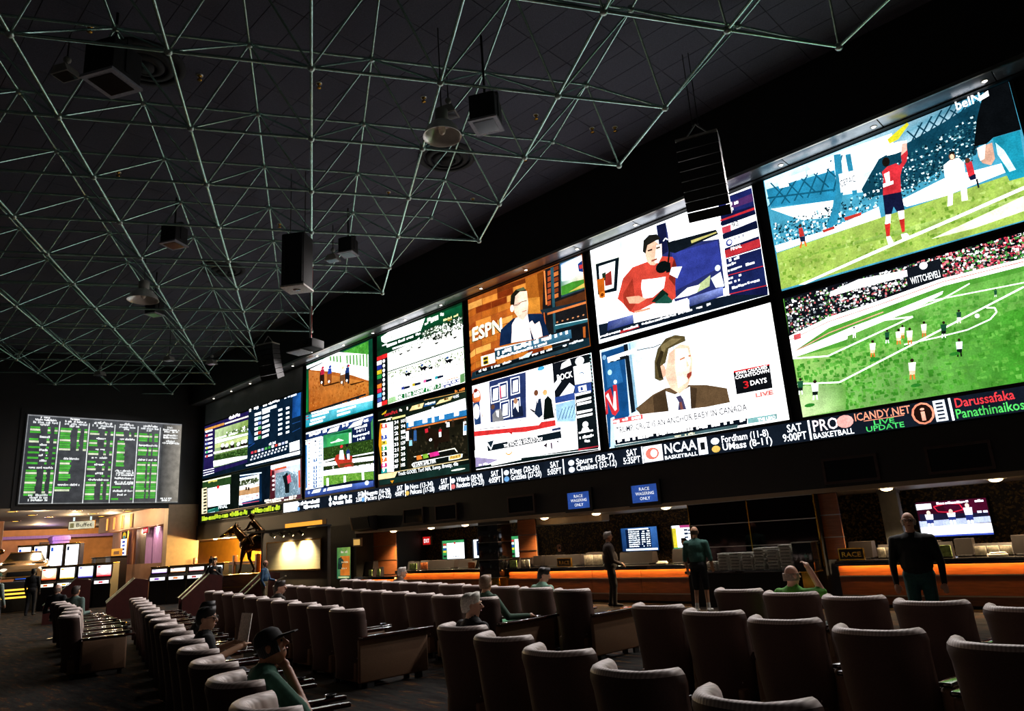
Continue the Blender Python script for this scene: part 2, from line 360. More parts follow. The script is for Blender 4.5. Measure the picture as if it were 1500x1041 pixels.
  ['p','fff2e8',[0.529,0.528,0.549,0.524,0.543,0.477,0.527,0.481]],
  ['p','f4c8a8',[0.528,0.484,0.543,0.479,0.54,0.458,0.526,0.461]],
  ['p','e87a30',[0.527,0.462,0.532,0.462,0.528,0.433,0.523,0.436]],
  ['p','e87a30',[0.535,0.46,0.539,0.459,0.539,0.432,0.534,0.432]],
  ['e','2a1c14',[0.471,0.282,0.007,0.014]],
  ['p','fff2e8',[0.456,0.269,0.483,0.264,0.474,0.202,0.453,0.207]],
  ['p','f4c8a8',[0.454,0.21,0.475,0.205,0.471,0.177,0.451,0.179]],
  ['p','e87a30',[0.453,0.182,0.459,0.181,0.455,0.144,0.448,0.146]],
  ['p','e87a30',[0.464,0.179,0.47,0.179,0.469,0.143,0.463,0.142]],
  ['e','2a1c14',[0.403,0.538,0.004,0.009]],
  ['p','1e5a3a',[0.393,0.53,0.411,0.526,0.405,0.484,0.391,0.488]],
  ['p','101c18',[0.391,0.49,0.406,0.486,0.403,0.466,0.39,0.469]],
  ['p','d8e8d8',[0.391,0.471,0.395,0.47,0.392,0.445,0.387,0.447]],
  ['p','d8e8d8',[0.398,0.469,0.402,0.468,0.402,0.444,0.398,0.443]],
  ['e','2a1c14',[0.608,0.505,0.005,0.011]],
  ['p','1e5a3a',[0.596,0.495,0.617,0.491,0.61,0.442,0.594,0.446]],
  ['p','101c18',[0.594,0.449,0.61,0.444,0.607,0.422,0.592,0.425]],
  ['p','d8e8d8',[0.593,0.427,0.598,0.426,0.594,0.396,0.589,0.398]],
  ['p','d8e8d8',[0.601,0.424,0.606,0.423,0.605,0.395,0.601,0.395]],
  ['e','2a1c14',[0.018,0.304,0.007,0.012]],
  ['p','1e5a3a',[0.003,0.293,0.03,0.289,0.023,0.234,0.002,0.238]],
  ['p','101c18',[0.002,0.241,0.023,0.236,0.02,0.211,0,0.214]],
  ['p','d8e8d8',[0.002,0.216,0.008,0.215,0.004,0.182,0,0.184]],
  ['p','d8e8d8',[0.013,0.214,0.019,0.213,0.019,0.181,0.013,0.18]],
  ['e','2a1c14',[0.079,0.263,0.008,0.014]],
  ['p','e8fff0',[0.062,0.25,0.093,0.245,0.085,0.18,0.061,0.185]],
  ['p','101c18',[0.061,0.188,0.085,0.183,0.081,0.154,0.059,0.157]],
  ['p','d8e8d8',[0.061,0.159,0.068,0.158,0.063,0.12,0.056,0.122]],
  ['p','d8e8d8',[0.073,0.157,0.08,0.156,0.08,0.119,0.073,0.118]],
  ['e','2a1c14',[0.667,0.564,0.004,0.009]],
  ['p','1e4a38',[0.658,0.557,0.674,0.553,0.669,0.513,0.656,0.517]],
  ['p','f0f0e0',[0.656,0.519,0.669,0.515,0.666,0.497,0.654,0.5]],
  ['p','f0e0d0',[0.656,0.501,0.659,0.5,0.656,0.477,0.652,0.478]],
  ['p','f0e0d0',[0.662,0.499,0.666,0.498,0.665,0.475,0.661,0.475]],
  ['e','2a1c14',[0.646,0.359,0.005,0.012]],
  ['p','d8ecff',[0.634,0.349,0.656,0.344,0.649,0.291,0.631,0.296]],
  ['p','101418',[0.632,0.298,0.649,0.294,0.646,0.27,0.63,0.272]],
  ['p','0a0a0a',[0.631,0.274,0.636,0.274,0.632,0.242,0.627,0.244]],
  ['p','0a0a0a',[0.64,0.272,0.645,0.272,0.644,0.241,0.639,0.241]],
  ['e','2a1c14',[0.799,0.653,0.002,0.005]],
  ['p','1e5a3a',[0.793,0.649,0.803,0.646,0.8,0.622,0.792,0.625]],
  ['p','1e5a3a',[0.792,0.626,0.8,0.623,0.798,0.613,0.791,0.614]],
  ['p','e8e8e0',[0.792,0.615,0.794,0.615,0.792,0.601,0.79,0.602]],
  ['p','e8e8e0',[0.796,0.614,0.798,0.614,0.797,0.6,0.795,0.6]],
  ['e','2a1c14',[0.28,0.62,0.004,0.008]],
  ['p','c8e8c8',[0.271,0.614,0.288,0.61,0.283,0.573,0.27,0.577]],
  ['p','e8f0e8',[0.27,0.579,0.283,0.575,0.281,0.558,0.269,0.56]],
  ['p','f0f0e8',[0.27,0.562,0.274,0.561,0.271,0.539,0.267,0.541]],
  ['p','f0f0e8',[0.276,0.56,0.28,0.559,0.28,0.538,0.276,0.538]],
  ['e','ffffff',[0.722,0.499,0.008,0.015]],
  ['e','2f8a2c',[0.336,0.342,0.021,0.014]],
  ['e','2f8a2c',[0.466,0.097,0.019,0.013]],
  ['e','2f8a2c',[0.621,0.269,0.018,0.013]],
  ['e','2f8a2c',[0.04,0.085,0.023,0.015]],
 ],
 'S8': [
  ['p','f4fbff',[0,0,1,0,1,1,0,1]],
  ['g',['ffffff','ffffff','f0f8ff','eaf4f0'],[0,0.257,0.395,0.226,0.452,0.976,0.016,0.98]],
  ['p','dfe9da',[0.016,0.98,0.217,0.968,0.199,0.718,0.03,0.747]],
  ['l','b8d8e8',0.01,[0.217,0.968,0.188,0.395]],
  ['p','0d1820',[0.03,0.833,0.195,0.813,0.156,0.477,0.025,0.503]],
  ['p','e9f2ee',[0.05,0.796,0.166,0.788,0.137,0.52,0.043,0.527]],
  ['p','a03028',[0.082,0.684,0.133,0.706,0.129,0.558,0.08,0.567]],
  ['p','203020',[0.067,0.709,0.095,0.711,0.087,0.63,0.067,0.625]],
  ['p','d86818',[0.026,0.664,0.08,0.659,0.072,0.454,0.034,0.465]],
  ['e','f08828',[0.055,0.488,0.021,0.036]],
  ['e','8a3808',[0.055,0.488,0.012,0.019]],
  ['p','2a3270',[0.452,0.984,0.511,0.978,0.518,0.82,0.586,0.714,0.796,0.629,0.79,0.261,0.791,0.172,0.506,0.17,0.497,0.547,0.458,0.665]],
  ['p','34409c',[0.525,0.657,0.786,0.62,0.792,0.378,0.729,0.354,0.515,0.288]],
  ['p','141a40',[0.457,0.981,0.51,0.97,0.503,0.686,0.453,0.668]],
  ['p','ffffff',[0.52,0.972,0.816,0.968,0.799,0.718,0.683,0.763,0.515,0.774]],
  ['l','3a80b0',0.01,[0.752,0.95,0.775,0.903,0.801,0.893]],
  ['p','101820',[0.515,0.774,0.787,0.726,0.795,0.675,0.543,0.646,0.508,0.683]],
  ['p','c8c070',[0.642,0.711,0.785,0.705,0.788,0.692,0.644,0.681]],
  ['p','d84838',[0.155,0.395,0.206,0.582,0.275,0.659,0.357,0.66,0.467,0.66,0.527,0.617,0.543,0.521,0.524,0.407,0.515,0.227,0.495,0.207,0.376,0.235,0.252,0.201,0.223,0.231,0.188,0.329]],
  ['p','b03828',[0.267,0.548,0.269,0.289,0.233,0.226,0.193,0.327,0.195,0.424]],
  ['p','8a2a20',[0.535,0.604,0.543,0.521,0.519,0.333,0.488,0.427]],
  ['p','ffffff',[0.325,0.5,0.413,0.468,0.471,0.452,0.453,0.352,0.38,0.296,0.321,0.31,0.315,0.425]],
  ['e','e8b89c',[0.413,0.724,0.049,0.124]],
  ['p','f8e0d0',[0.438,0.79,0.472,0.785,0.465,0.661,0.438,0.605,0.415,0.626]],
  ['p','20201c',[0.351,0.778,0.364,0.885,0.402,0.918,0.45,0.896,0.471,0.834,0.441,0.837,0.385,0.823,0.366,0.744]],
  ['p','2a1a14',[0.381,0.773,0.411,0.771,0.411,0.755,0.383,0.758]],
  ['p','2a1a14',[0.436,0.767,0.46,0.763,0.46,0.75,0.436,0.751]],
  ['p','a05040',[0.398,0.661,0.433,0.661,0.433,0.645,0.398,0.642]],
  ['p','e8a888',[0.213,0.382,0.294,0.356,0.341,0.3,0.289,0.279,0.229,0.309]],
  ['p','e0a080',[0.253,0.217,0.354,0.207,0.362,0.18,0.262,0.196]],
  ['e','0c1414',[0.459,0.556,0.041,0.058]],
  ['p','0c1414',[0.48,0.58,0.509,0.572,0.506,0.479,0.478,0.487]],
  ['l','0c1414',0.018,[0.493,0.55,0.512,0.68,0.511,0.792]],
  ['l','dfe8ee',0.011,[0.483,0.802,0.499,0.824,0.512,0.8]],
  ['p','e8f0f8',[0.514,0.522,0.574,0.495,0.538,0.399,0.495,0.462]],
  ['p','0f2a20',[0.368,0.255,0.443,0.342,0.476,0.278,0.451,0.198]],
  ['p','1f5a4a',[0.385,0.231,0.458,0.287,0.495,0.207,0.488,0.179]],
  ['p','b8c890',[0.619,0.203,0.652,0.276,0.723,0.328,0.71,0.23]],
  ['p','f0f6f0',[0.509,0.214,0.589,0.28,0.661,0.272,0.638,0.209,0.592,0.203]],
  ['p','e8f4ff',[0.724,0.297,0.779,0.326,0.788,0.188,0.742,0.198]],
  ['e','d0e8f8',[0.767,0.37,0.015,0.028]],
  ['p','e4ecf6',[0.014,0.249,0.151,0.25,0.183,0.251,0.19,0.199,0.071,0.19,0.015,0.191]],
  ['p','101c2c',[0.01,0.193,1,0.073,0.995,0,0.011,0.037]],
  ['g',['1c2c5c','2c3c8c','7c8cd0','3c4ca0'],[0.065,0.103,0.24,0.103,0.246,0.188,0.077,0.195]],
  ['p','ffffff',[0.246,0.188,0.581,0.185,0.586,0.07,0.245,0.101]],
  ['g',['24346c','34449c','8c9ce0','6070b8'],[0.588,0.099,0.777,0.107,0.78,0.186,0.588,0.182]],
  ['p','c03038',[0.149,0.065,0.273,0.068,0.277,0.047,0.149,0.038]],
  ['s','ffffff',16,[0.008,0.056,0.264,0.022]],
  ['s','e8eef4',35,[0.293,0.056,0.412,0.023]],
  ['l','d84050',0.005,[0.318,0.13,0.511,0.11]],
  ['t','d8e0e8','4:05 ET',[0.881,0.057,0.068,0.033]],
  ['p','141a48',[0.817,0.989,1,0.978,0.996,0.001,0.802,0.101]],
  ['p','ffffff',[0.81,0.987,0.824,0.983,0.812,0.096,0.801,0.094]],
  ['p','20286a',[0.821,0.979,1,0.973,0.997,0.81,0.818,0.843]],
  ['p','54306a',[0.82,0.918,1,0.925,1,0.852,0.822,0.863]],
  ['s','ffffff',10,[0.817,0.885,0.106,0.035]],
  ['s','ffffff',8,[0.818,0.844,0.077,0.032]],
  ['p','d83038',[0.817,0.798,0.998,0.794,0.999,0.772,0.817,0.782]],
  ['p','101838',[0.817,0.775,1,0.754,1,0.725,0.816,0.745]],
  ['p','ffffff',[0.818,0.733,1,0.728,1,0.673,0.817,0.661]],
  ['p','d84858',[0.819,0.723,0.868,0.719,0.865,0.66,0.819,0.663]],
  ['t','101020','92',[0.873,0.685,0.038,0.048]],
  ['p','101838',[0.817,0.654,1,0.658,1,0.604,0.818,0.612]],
  ['p','ffffff',[0.82,0.607,1,0.599,1,0.528,0.818,0.523]],
  ['e','3a4a9a',[0.846,0.561,0.018,0.034]],
  ['e','ffffff',[0.848,0.564,0.01,0.018]],
  ['t','40508a','111',[0.877,0.567,0.048,0.025]],
  ['p','c03038',[0.816,0.504,1,0.504,1,0.429,0.817,0.434]],
  ['t','ffffff','FINAL',[0.85,0.482,0.056,0.031]],
  ['p','1a2458',[0.818,0.422,1,0.421,0.994,0.261,0.813,0.275]],
  ['l','d83038',0.007,[0.817,0.272,0.998,0.256]],
  ['p','1c2860',[0.814,0.259,0.999,0.242,0.995,0.092,0.807,0.106]],
  ['l','d83038',0.008,[0.806,0.103,1,0.082]],
  ['l','ffffff',0.006,[0.821,0.426,0.999,0.418]],
  ['s','e8eef8',5,[0.818,0.389,0.068,0.025]],
  ['s','e8eef8',5,[0.819,0.351,0.06,0.025]],
  ['s','e8eef8',9,[0.818,0.302,0.141,0.025]],
  ['s','e8eef8',5,[0.813,0.231,0.071,0.025]],
  ['s','e8eef8',6,[0.814,0.192,0.059,0.025]],
  ['s','e8eef8',10,[0.81,0.137,0.161,0.025]],
 ],
 'S9': [
  ['p','f7fbf6',[0,0,1,0,1,1,0,1]],
  ['p','bcd8ee',[0.009,0.995,0.606,0.999,0.573,0.466,0.183,0.295,0,0]],
  ['g',['d8f0f8','ffffff','f4faff','a8cce4'],[0.153,0.304,0.441,0.394,0.468,0.987,0.197,0.997]],
  ['p','f0f6fa',[0.477,0.99,0.614,0.992,0.606,0.454,0.552,0.429,0.45,0.51]],
  ['g',['ffffff','ffffff','e4ead8','cfe2d4'],[0.59,0.46,0.988,0.002,0.999,0.995,0.614,0.987]],
  ['g',['ffffff','ffffff','ffffff','f2f4ea'],[0.617,0.364,0.988,0,0.995,0.488,0.632,0.559]],
  ['p','16508c',[0.007,0.971,0.164,0.979,0.152,0.289,0,0]],
  ['p','2a70b0',[0.024,0.89,0.121,0.884,0.134,0.623,0.027,0.597]],
  ['e','a8d8f0',[0.053,0.749,0.015,0.028]],
  ['e','8ac0e8',[0.026,0.914,0.013,0.026]],
  ['e','c8e8f8',[0.083,0.641,0.012,0.022]],
  ['p','b8d8e8',[0.028,0.294,0.055,0.302,0.044,0,0.008,0]],
  ['p','101a24',[0.162,0.988,0.189,0.987,0.197,0.314,0.165,0.301]],
  ['p','8cb8d0',[0.193,0.986,0.206,0.986,0.21,0.325,0.193,0.315]],
  ['p','d83038',[0.004,0.556,0.048,0.59,0.064,0.441,0.065,0.615,0.091,0.609,0.09,0.354,0.061,0.308,0.041,0.33,0.018,0.472,0.015,0.345,0,0.335]],
  ['p','f8d0d0',[0.011,0.522,0.029,0.548,0.051,0.398,0.068,0.551,0.079,0.547,0.075,0.367,0.062,0.355]],
  ['l','0c1014',0.008,[0.241,0.898,0.355,0.885,0.394,0.896]],
  ['p','6a5238',[0.196,0.337,0.312,0.437,0.391,0.471,0.518,0.456,0.621,0.42,0.725,0.355,0.731,0.228,0.518,0.224,0.238,0.233]],
  ['p','4a3826',[0.311,0.422,0.39,0.463,0.395,0.217,0.306,0.228]],
  ['p','4a3826',[0.526,0.438,0.568,0.409,0.544,0.223,0.518,0.224]],
  ['p','e4ecf8',[0.389,0.441,0.441,0.394,0.53,0.437,0.52,0.226,0.395,0.22]],
  ['p','4a4468',[0.444,0.371,0.472,0.376,0.484,0.336,0.496,0.223,0.444,0.224,0.458,0.315]],
  ['p','8a5048',[0.46,0.314,0.473,0.316,0.478,0.243,0.462,0.238]],
  ['p','eec4a8',[0.395,0.59,0.434,0.787,0.504,0.849,0.555,0.811,0.564,0.674,0.549,0.532,0.517,0.441,0.468,0.392,0.418,0.461]],
  ['e','e0ac90',[0.382,0.637,0.024,0.068]],
  ['p','f8dcc8',[0.473,0.816,0.545,0.793,0.553,0.664,0.521,0.484,0.463,0.446,0.459,0.626]],
  ['p','5c5030',[0.334,0.582,0.344,0.746,0.372,0.859,0.426,0.936,0.483,0.946,0.538,0.909,0.539,0.863,0.475,0.846,0.437,0.831,0.408,0.706,0.363,0.678,0.388,0.555,0.363,0.548]],
  ['p','8a7a50',[0.393,0.881,0.462,0.92,0.516,0.896,0.477,0.868,0.424,0.845,0.394,0.772]],
  ['p','322a18',[0.353,0.728,0.39,0.836,0.407,0.813,0.375,0.704,0.384,0.564,0.361,0.579]],
  ['p','c87a58',[0.493,0.71,0.523,0.72,0.523,0.705,0.494,0.696]],
  ['p','c87a58',[0.544,0.724,0.557,0.724,0.558,0.709,0.544,0.709]],
  ['p','b84838',[0.525,0.559,0.553,0.572,0.546,0.534,0.527,0.504,0.52,0.536]],
  ['p','f0c8a8',[0.529,0.703,0.541,0.631,0.527,0.617]],
  ['p','ffffff',[0.047,0.905,0.24,0.922,0.243,0.881,0.049,0.848]],
  ['p','14181c',[0.061,0.875,0.183,0.877,0.181,0.843,0.063,0.845]],
  ['s','ffffff',5,[0.065,0.85,0.111,0.032]],
  ['p','101216',[0.77,0.481,0.95,0.479,0.948,0.28,0.77,0.284]],
  ['p','e02028',[0.771,0.49,0.95,0.484,0.951,0.473,0.771,0.475]],
  ['t','ffffff','IOWA CAUCUSES',[0.782,0.451,0.156,0.027]],
  ['t','ffffff','COUNTDOWN',[0.776,0.415,0.168,0.03]],
  ['t','e82830','3',[0.81,0.322,0.027,0.062]],
  ['t','ffffff','DAYS',[0.846,0.336,0.08,0.042]],
  ['p','f4c8c4',[0.858,0.265,0.953,0.268,0.951,0.223,0.856,0.223]],
  ['t','e86058','LIVE',[0.863,0.228,0.083,0.037]],
  ['p','f8f0ee',[0.05,0.272,0.236,0.272,0.825,0.198,0.95,0.144,0.984,0,0.042,0.042]],
  ['p','ffffff',[0.055,0.224,0.825,0.198,0.821,0.064,0.051,0.093]],
  ['p','e85858',[0.042,0.275,0.236,0.27,0.236,0.225,0.043,0.231]],
  ['s','ffffff',9,[0.047,0.235,0.177,0.037]],
  ['t','141c30','TRUMP: CRUZ IS AN ANCHOR BABY IN CANADA',[0.059,0.135,0.753,0.058]],
  ['p','0c1420',[0.044,0.072,0.806,0.068,0.801,0.018,0.047,0.025]],
  ['s','ffffff',46,[0.044,0.044,0.756,0.033]],
  ['p','7cb0b0',[0.807,0.065,0.948,0.063,0.946,0.02,0.805,0.02]],
  ['t','ffffff','THE LEAD',[0.856,0.026,0.084,0.026]],
  ['p','ffffff',[0.856,0.114,0.95,0.111,0.949,0.082,0.857,0.083]],
  ['l','303038',0.004,[0.855,0.086,0.947,0.085]],
  ['p','4a6a70',[0.036,0.02,0.755,0.029,0.752,0.002,0.039,0]],
  ['s','f0e8c0',12,[0.411,0.005,0.116,0.02]],
 ],
 'S6': [
  ['p','b05a20',[0,0,1,0,1,1,0,1]],
  ['p','f0a850',[0.002,0.946,0.136,0.947,0.135,0.871,0,0.87]],
  ['p','e89038',[0.141,0.946,0.283,0.94,0.282,0.866,0.14,0.871]],
  ['p','8a3410',[0.288,0.94,0.425,0.933,0.424,0.861,0.287,0.866]],
  ['p','e89038',[0.43,0.933,0.561,0.927,0.56,0.856,0.429,0.861]],
  ['p','c86820',[0.566,0.927,0.692,0.921,0.69,0.852,0.564,0.856]],
  ['p','8a3410',[0.696,0.921,0.817,0.915,0.815,0.847,0.694,0.852]],
  ['p','c86820',[0,0.833,0.071,0.865,0.071,0.79,0,0.758]],
  ['p','8a3410',[0.076,0.865,0.221,0.86,0.221,0.786,0.076,0.79]],
  ['p','8a3410',[0.226,0.86,0.365,0.855,0.364,0.783,0.225,0.786]],
  ['p','f0a850',[0.37,0.855,0.503,0.85,0.502,0.779,0.369,0.783]],
  ['p','a84818',[0.508,0.85,0.636,0.846,0.634,0.776,0.507,0.779]],
  ['p','c86820',[0.64,0.846,0.763,0.841,0.761,0.773,0.639,0.776]],
  ['p','b85c20',[0,0.776,0.128,0.78,0.128,0.705,0,0.701]],
  ['p','c86820',[0.134,0.78,0.276,0.776,0.275,0.703,0.133,0.705]],
  ['p','d07828',[0.281,0.776,0.417,0.773,0.416,0.702,0.28,0.703]],
  ['p','8a3410',[0.422,0.773,0.553,0.77,0.551,0.7,0.421,0.702]],
  ['p','a84818',[0.557,0.77,0.683,0.767,0.681,0.699,0.556,0.7]],
  ['p','d07828',[0.687,0.767,0.808,0.764,0.806,0.697,0.686,0.699]],
  ['p','a84818',[0,0.664,0.064,0.697,0.064,0.623,0,0.589]],
  ['p','e89038',[0.069,0.697,0.214,0.696,0.213,0.623,0.069,0.623]],
  ['p','b85c20',[0.219,0.696,0.357,0.694,0.356,0.623,0.218,0.623]],
  ['p','c86820',[0.362,0.694,0.495,0.693,0.494,0.623,0.361,0.623]],
  ['p','d07828',[0.5,0.693,0.627,0.691,0.626,0.622,0.498,0.623]],
  ['p','b85c20',[0.632,0.691,0.754,0.69,0.753,0.622,0.63,0.623]],
  ['p','f0a850',[0,0.607,0.121,0.614,0.121,0.54,0,0.533]],
  ['p','a84818',[0.126,0.614,0.268,0.614,0.267,0.542,0.126,0.54]],
  ['p','f0a850',[0.273,0.614,0.409,0.614,0.408,0.544,0.272,0.542]],
  ['p','d07828',[0.414,0.615,0.545,0.615,0.543,0.545,0.413,0.544]],
  ['p','a84818',[0.549,0.615,0.675,0.615,0.673,0.547,0.548,0.545]],
  ['p','8a3410',[0.679,0.615,0.799,0.615,0.798,0.548,0.677,0.547]],
  ['p','d07828',[0,0.496,0.057,0.531,0.057,0.457,0,0.422]],
  ['p','b85c20',[0.062,0.531,0.207,0.533,0.206,0.46,0.062,0.457]],
  ['p','e89038',[0.212,0.533,0.35,0.535,0.349,0.464,0.211,0.46]],
  ['p','d07828',[0.354,0.535,0.487,0.537,0.486,0.467,0.353,0.464]],
  ['p','c86820',[0.492,0.537,0.619,0.538,0.617,0.47,0.49,0.467]],
  ['p','c86820',[0.623,0.538,0.746,0.54,0.744,0.473,0.622,0.47]],
  ['p','b85c20',[0,0.44,0.114,0.45,0.114,0.377,0,0.366]],
  ['p','d07828',[0.119,0.45,0.261,0.453,0.26,0.382,0.119,0.377]],
  ['p','c86820',[0.266,0.454,0.401,0.457,0.4,0.387,0.265,0.382]],
  ['p','c86820',[0.406,0.457,0.536,0.46,0.535,0.391,0.405,0.387]],
  ['p','a84818',[0.541,0.46,0.666,0.463,0.664,0.396,0.539,0.391]],
  ['p','d07828',[0.67,0.464,0.791,0.466,0.789,0.4,0.669,0.396]],
  ['p','f0a850',[0,0.33,0.05,0.366,0.05,0.292,0,0.256]],
  ['p','f0a850',[0.056,0.366,0.199,0.371,0.199,0.299,0.055,0.293]],
  ['p','b85c20',[0.204,0.372,0.342,0.377,0.341,0.306,0.203,0.3]],
  ['p','d07828',[0.347,0.377,0.479,0.381,0.478,0.312,0.346,0.306]],
  ['p','d07828',[0.484,0.382,0.611,0.386,0.609,0.318,0.482,0.313]],
  ['p','a84818',[0.615,0.386,0.737,0.391,0.735,0.324,0.613,0.319]],
  ['p','c86820',[0,0.274,0.107,0.287,0.107,0.214,0,0.201]],
  ['p','a84818',[0.112,0.287,0.253,0.294,0.253,0.223,0.112,0.215]],
  ['p','d07828',[0.258,0.294,0.394,0.3,0.392,0.231,0.257,0.223]],
  ['p','c86820',[0.398,0.301,0.528,0.307,0.527,0.239,0.397,0.231]],
  ['p','d07828',[0.533,0.307,0.658,0.313,0.656,0.246,0.531,0.239]],
  ['p','d07828',[0.662,0.313,0.782,0.319,0.78,0.253,0.66,0.246]],
  ['p','c86820',[0,0.164,0.044,0.202,0.043,0.129,0,0.092]],
  ['p','d07828',[0.049,0.203,0.192,0.211,0.191,0.14,0.048,0.13]],
  ['p','e89038',[0.197,0.211,0.334,0.219,0.333,0.149,0.196,0.14]],
  ['p','e89038',[0.339,0.22,0.471,0.228,0.47,0.159,0.338,0.15]],
  ['p','d07828',[0.476,0.228,0.602,0.235,0.601,0.168,0.474,0.159]],
  ['p','f0a850',[0.607,0.236,0.728,0.243,0.727,0.177,0.605,0.168]],
  ['p','8a3410',[0,0.109,0.1,0.125,0.1,0.053,0,0.037]],
  ['p','8a3410',[0.105,0.126,0.246,0.135,0.245,0.065,0.105,0.054]],
  ['p','d07828',[0.251,0.136,0.386,0.145,0.385,0.076,0.25,0.065]],
  ['p','d07828',[0.391,0.146,0.52,0.155,0.519,0.087,0.389,0.077]],
  ['p','8a3410',[0.525,0.155,0.649,0.164,0.648,0.097,0.523,0.087]],
  ['p','d07828',[0.653,0.164,0.773,0.173,0.771,0.107,0.652,0.098]],
  ['p','7a3410',[0.29,1,0.555,0.977,0.552,0.924,0.287,0.938]],
  ['p','b8661e',[0.543,0.976,0.699,0.982,0.686,0.55,0.652,0.515,0.544,0.559]],
  ['p','8a4410',[0.644,0.974,0.699,0.979,0.691,0.548,0.648,0.539]],
  ['p','d88a30',[0.553,0.738,0.651,0.703,0.647,0.524,0.549,0.556]],
  ['p','1a1a1c',[0.7,0.989,1,0.986,1,0.006,0.738,0.001,0.658,0.444]],
  ['l','ff9048',0.021,[0.705,0.979,0.701,0.588]],
  ['p','b85028',[0.731,0.957,0.757,0.957,0.754,0.905,0.728,0.905]],
  ['p','b85028',[0.727,0.889,0.753,0.889,0.75,0.838,0.724,0.837]],
  ['p','b85028',[0.723,0.821,0.75,0.822,0.747,0.771,0.72,0.77]],
  ['p','b85028',[0.719,0.754,0.746,0.755,0.743,0.704,0.716,0.703]],
  ['p','b85028',[0.715,0.687,0.742,0.688,0.739,0.637,0.712,0.636]],
  ['p','b85028',[0.711,0.62,0.738,0.621,0.735,0.571,0.708,0.569]],
  ['p','8a3c1c',[0.78,0.974,0.819,0.975,0.818,0.93,0.779,0.929]],
  ['p','d87838',[0.776,0.913,0.815,0.914,0.814,0.869,0.776,0.868]],
  ['p','8a3c1c',[0.772,0.852,0.811,0.853,0.811,0.808,0.772,0.807]],
  ['p','d87838',[0.769,0.79,0.808,0.792,0.807,0.747,0.768,0.746]],
  ['p','8a3c1c',[0.765,0.729,0.804,0.731,0.804,0.687,0.765,0.685]],
  ['p','d87838',[0.762,0.669,0.801,0.671,0.8,0.627,0.761,0.624]],
  ['p','2c5a68',[0.755,0.981,0.781,0.981,0.758,0.252,0.741,0.252]],
  ['p','2a4654',[0.828,0.999,1,0.993,1,0.607,0.821,0.609]],
  ['g',['6cab3c','e0b848','f0f8ff','4c88c8'],[0.822,0.637,1,0.637,1,0.983,0.836,0.98]],
  ['p','ffffff',[0.842,0.961,0.95,0.973,0.948,0.783,0.877,0.771,0.836,0.785]],
  ['p','4a9a30',[0.828,0.73,0.915,0.735,1,0.716,1,0.623,0.827,0.628]],
  ['p','e8c860',[0.879,0.637,1,0.674,1,0.63,0.909,0.636]],
  ['p','1c3c8c',[0.966,0.905,1,0.924,1,0.796,0.97,0.821]],
  ['p','d03838',[0.974,0.885,1,0.882,1,0.838,0.977,0.843]],
  ['p','5a3018',[0.772,0.582,1,0.586,1,0.494,0.774,0.522]],
  ['p','20303a',[0.648,0.554,1,0.485,1,0.448,0.662,0.502]],
  ['l','e88040',0.023,[0.703,0.482,1,0.464]],
  ['l','c8e8e8',0.017,[0.757,0.325,1,0.282]],
  ['p','2a6a78',[0.757,0.325,1,0.282,1,0.255,0.755,0.282]],
  ['e','d89060',[0.775,0.356,0.008,0.009]],
  ['e','d89060',[0.816,0.353,0.008,0.008]],
  ['e','d89060',[0.856,0.35,0.008,0.008]],
  ['e','d89060',[0.896,0.347,0.008,0.008]],
  ['e','d89060',[0.935,0.344,0.008,0.008]],
  ['e','d89060',[0.974,0.341,0.007,0.008]],
  ['p','101418',[0.76,0.28,1,0.239,1,0.088,0.767,0.133]],
  ['p','c86828',[0.962,0.217,0.981,0.216,0.975,0.1,0.959,0.107]],
  ['l','d86830',0.015,[0.678,0.509,0.681,0.374]],
  ['t','fff8d8','ESPN',[0.04,0.463,0.277,0.168]],
  ['t','3a3418','ESPN',[0.027,0.452,0.277,0.168]],
  ['t','f8f0c8','ESPN',[0.033,0.461,0.278,0.157]],
  ['p','12284c',[0.281,0.299,0.302,0.485,0.37,0.533,0.418,0.565,0.555,0.554,0.662,0.505,0.694,0.31,0.706,0.246,0.582,0.248,0.404,0.286]],
  ['p','f0e4e4',[0.41,0.514,0.441,0.561,0.544,0.559,0.561,0.257,0.387,0.293]],
  ['p','f0d8d0',[0.404,0.502,0.433,0.504,0.442,0.346,0.395,0.321]],
  ['p','f0ccb4',[0.431,0.691,0.437,0.813,0.492,0.863,0.552,0.823,0.556,0.675,0.544,0.559,0.502,0.506,0.464,0.551,0.433,0.627]],
  ['p','1c1c14',[0.401,0.737,0.411,0.842,0.458,0.888,0.527,0.883,0.547,0.826,0.491,0.848,0.449,0.815,0.436,0.72]],
  ['p','5c6848',[0.458,0.881,0.521,0.886,0.545,0.842,0.491,0.855]],
  ['e','f8d8c8',[0.415,0.686,0.017,0.043]],
  ['l','201812',0.008,[0.432,0.714,0.472,0.702,0.496,0.721,0.546,0.714]],
  ['l','c04040',0.006,[0.461,0.722,0.495,0.713]],
  ['l','c06850',0.007,[0.501,0.602,0.537,0.605]],
  ['p','fce0d4',[0.549,0.45,0.578,0.467,0.597,0.413,0.636,0.432,0.648,0.36,0.653,0.254,0.582,0.248,0.565,0.337]],
  ['p','dce8ee',[0.239,0.286,0.853,0.21,0.857,0.122,0.233,0.172]],
  ['g',['1c3c4c','2c5c78','4c88a8','24485c'],[0.233,0.156,0.876,0.136,0.874,0.229,0.237,0.263]],
  ['s','ffffff',29,[0.241,0.196,0.611,0.049]],
  ['s','e8f0f4',34,[0.25,0.153,0.435,0.03]],
  ['p','14303c',[0.017,0.089,1,0.088,1,0.005,0.001,0.008]],
  ['p','2a4450',[0.043,0.095,0.846,0.099,0.846,0.014,0.041,0.041]],
  ['p','0c1418',[0.049,0.088,0.845,0.092,0.845,0.05,0.048,0.046]],
  ['s','e4ecf0',7,[0.067,0.066,0.088,0.028]],
  ['s','e4ecf0',6,[0.198,0.067,0.079,0.027]],
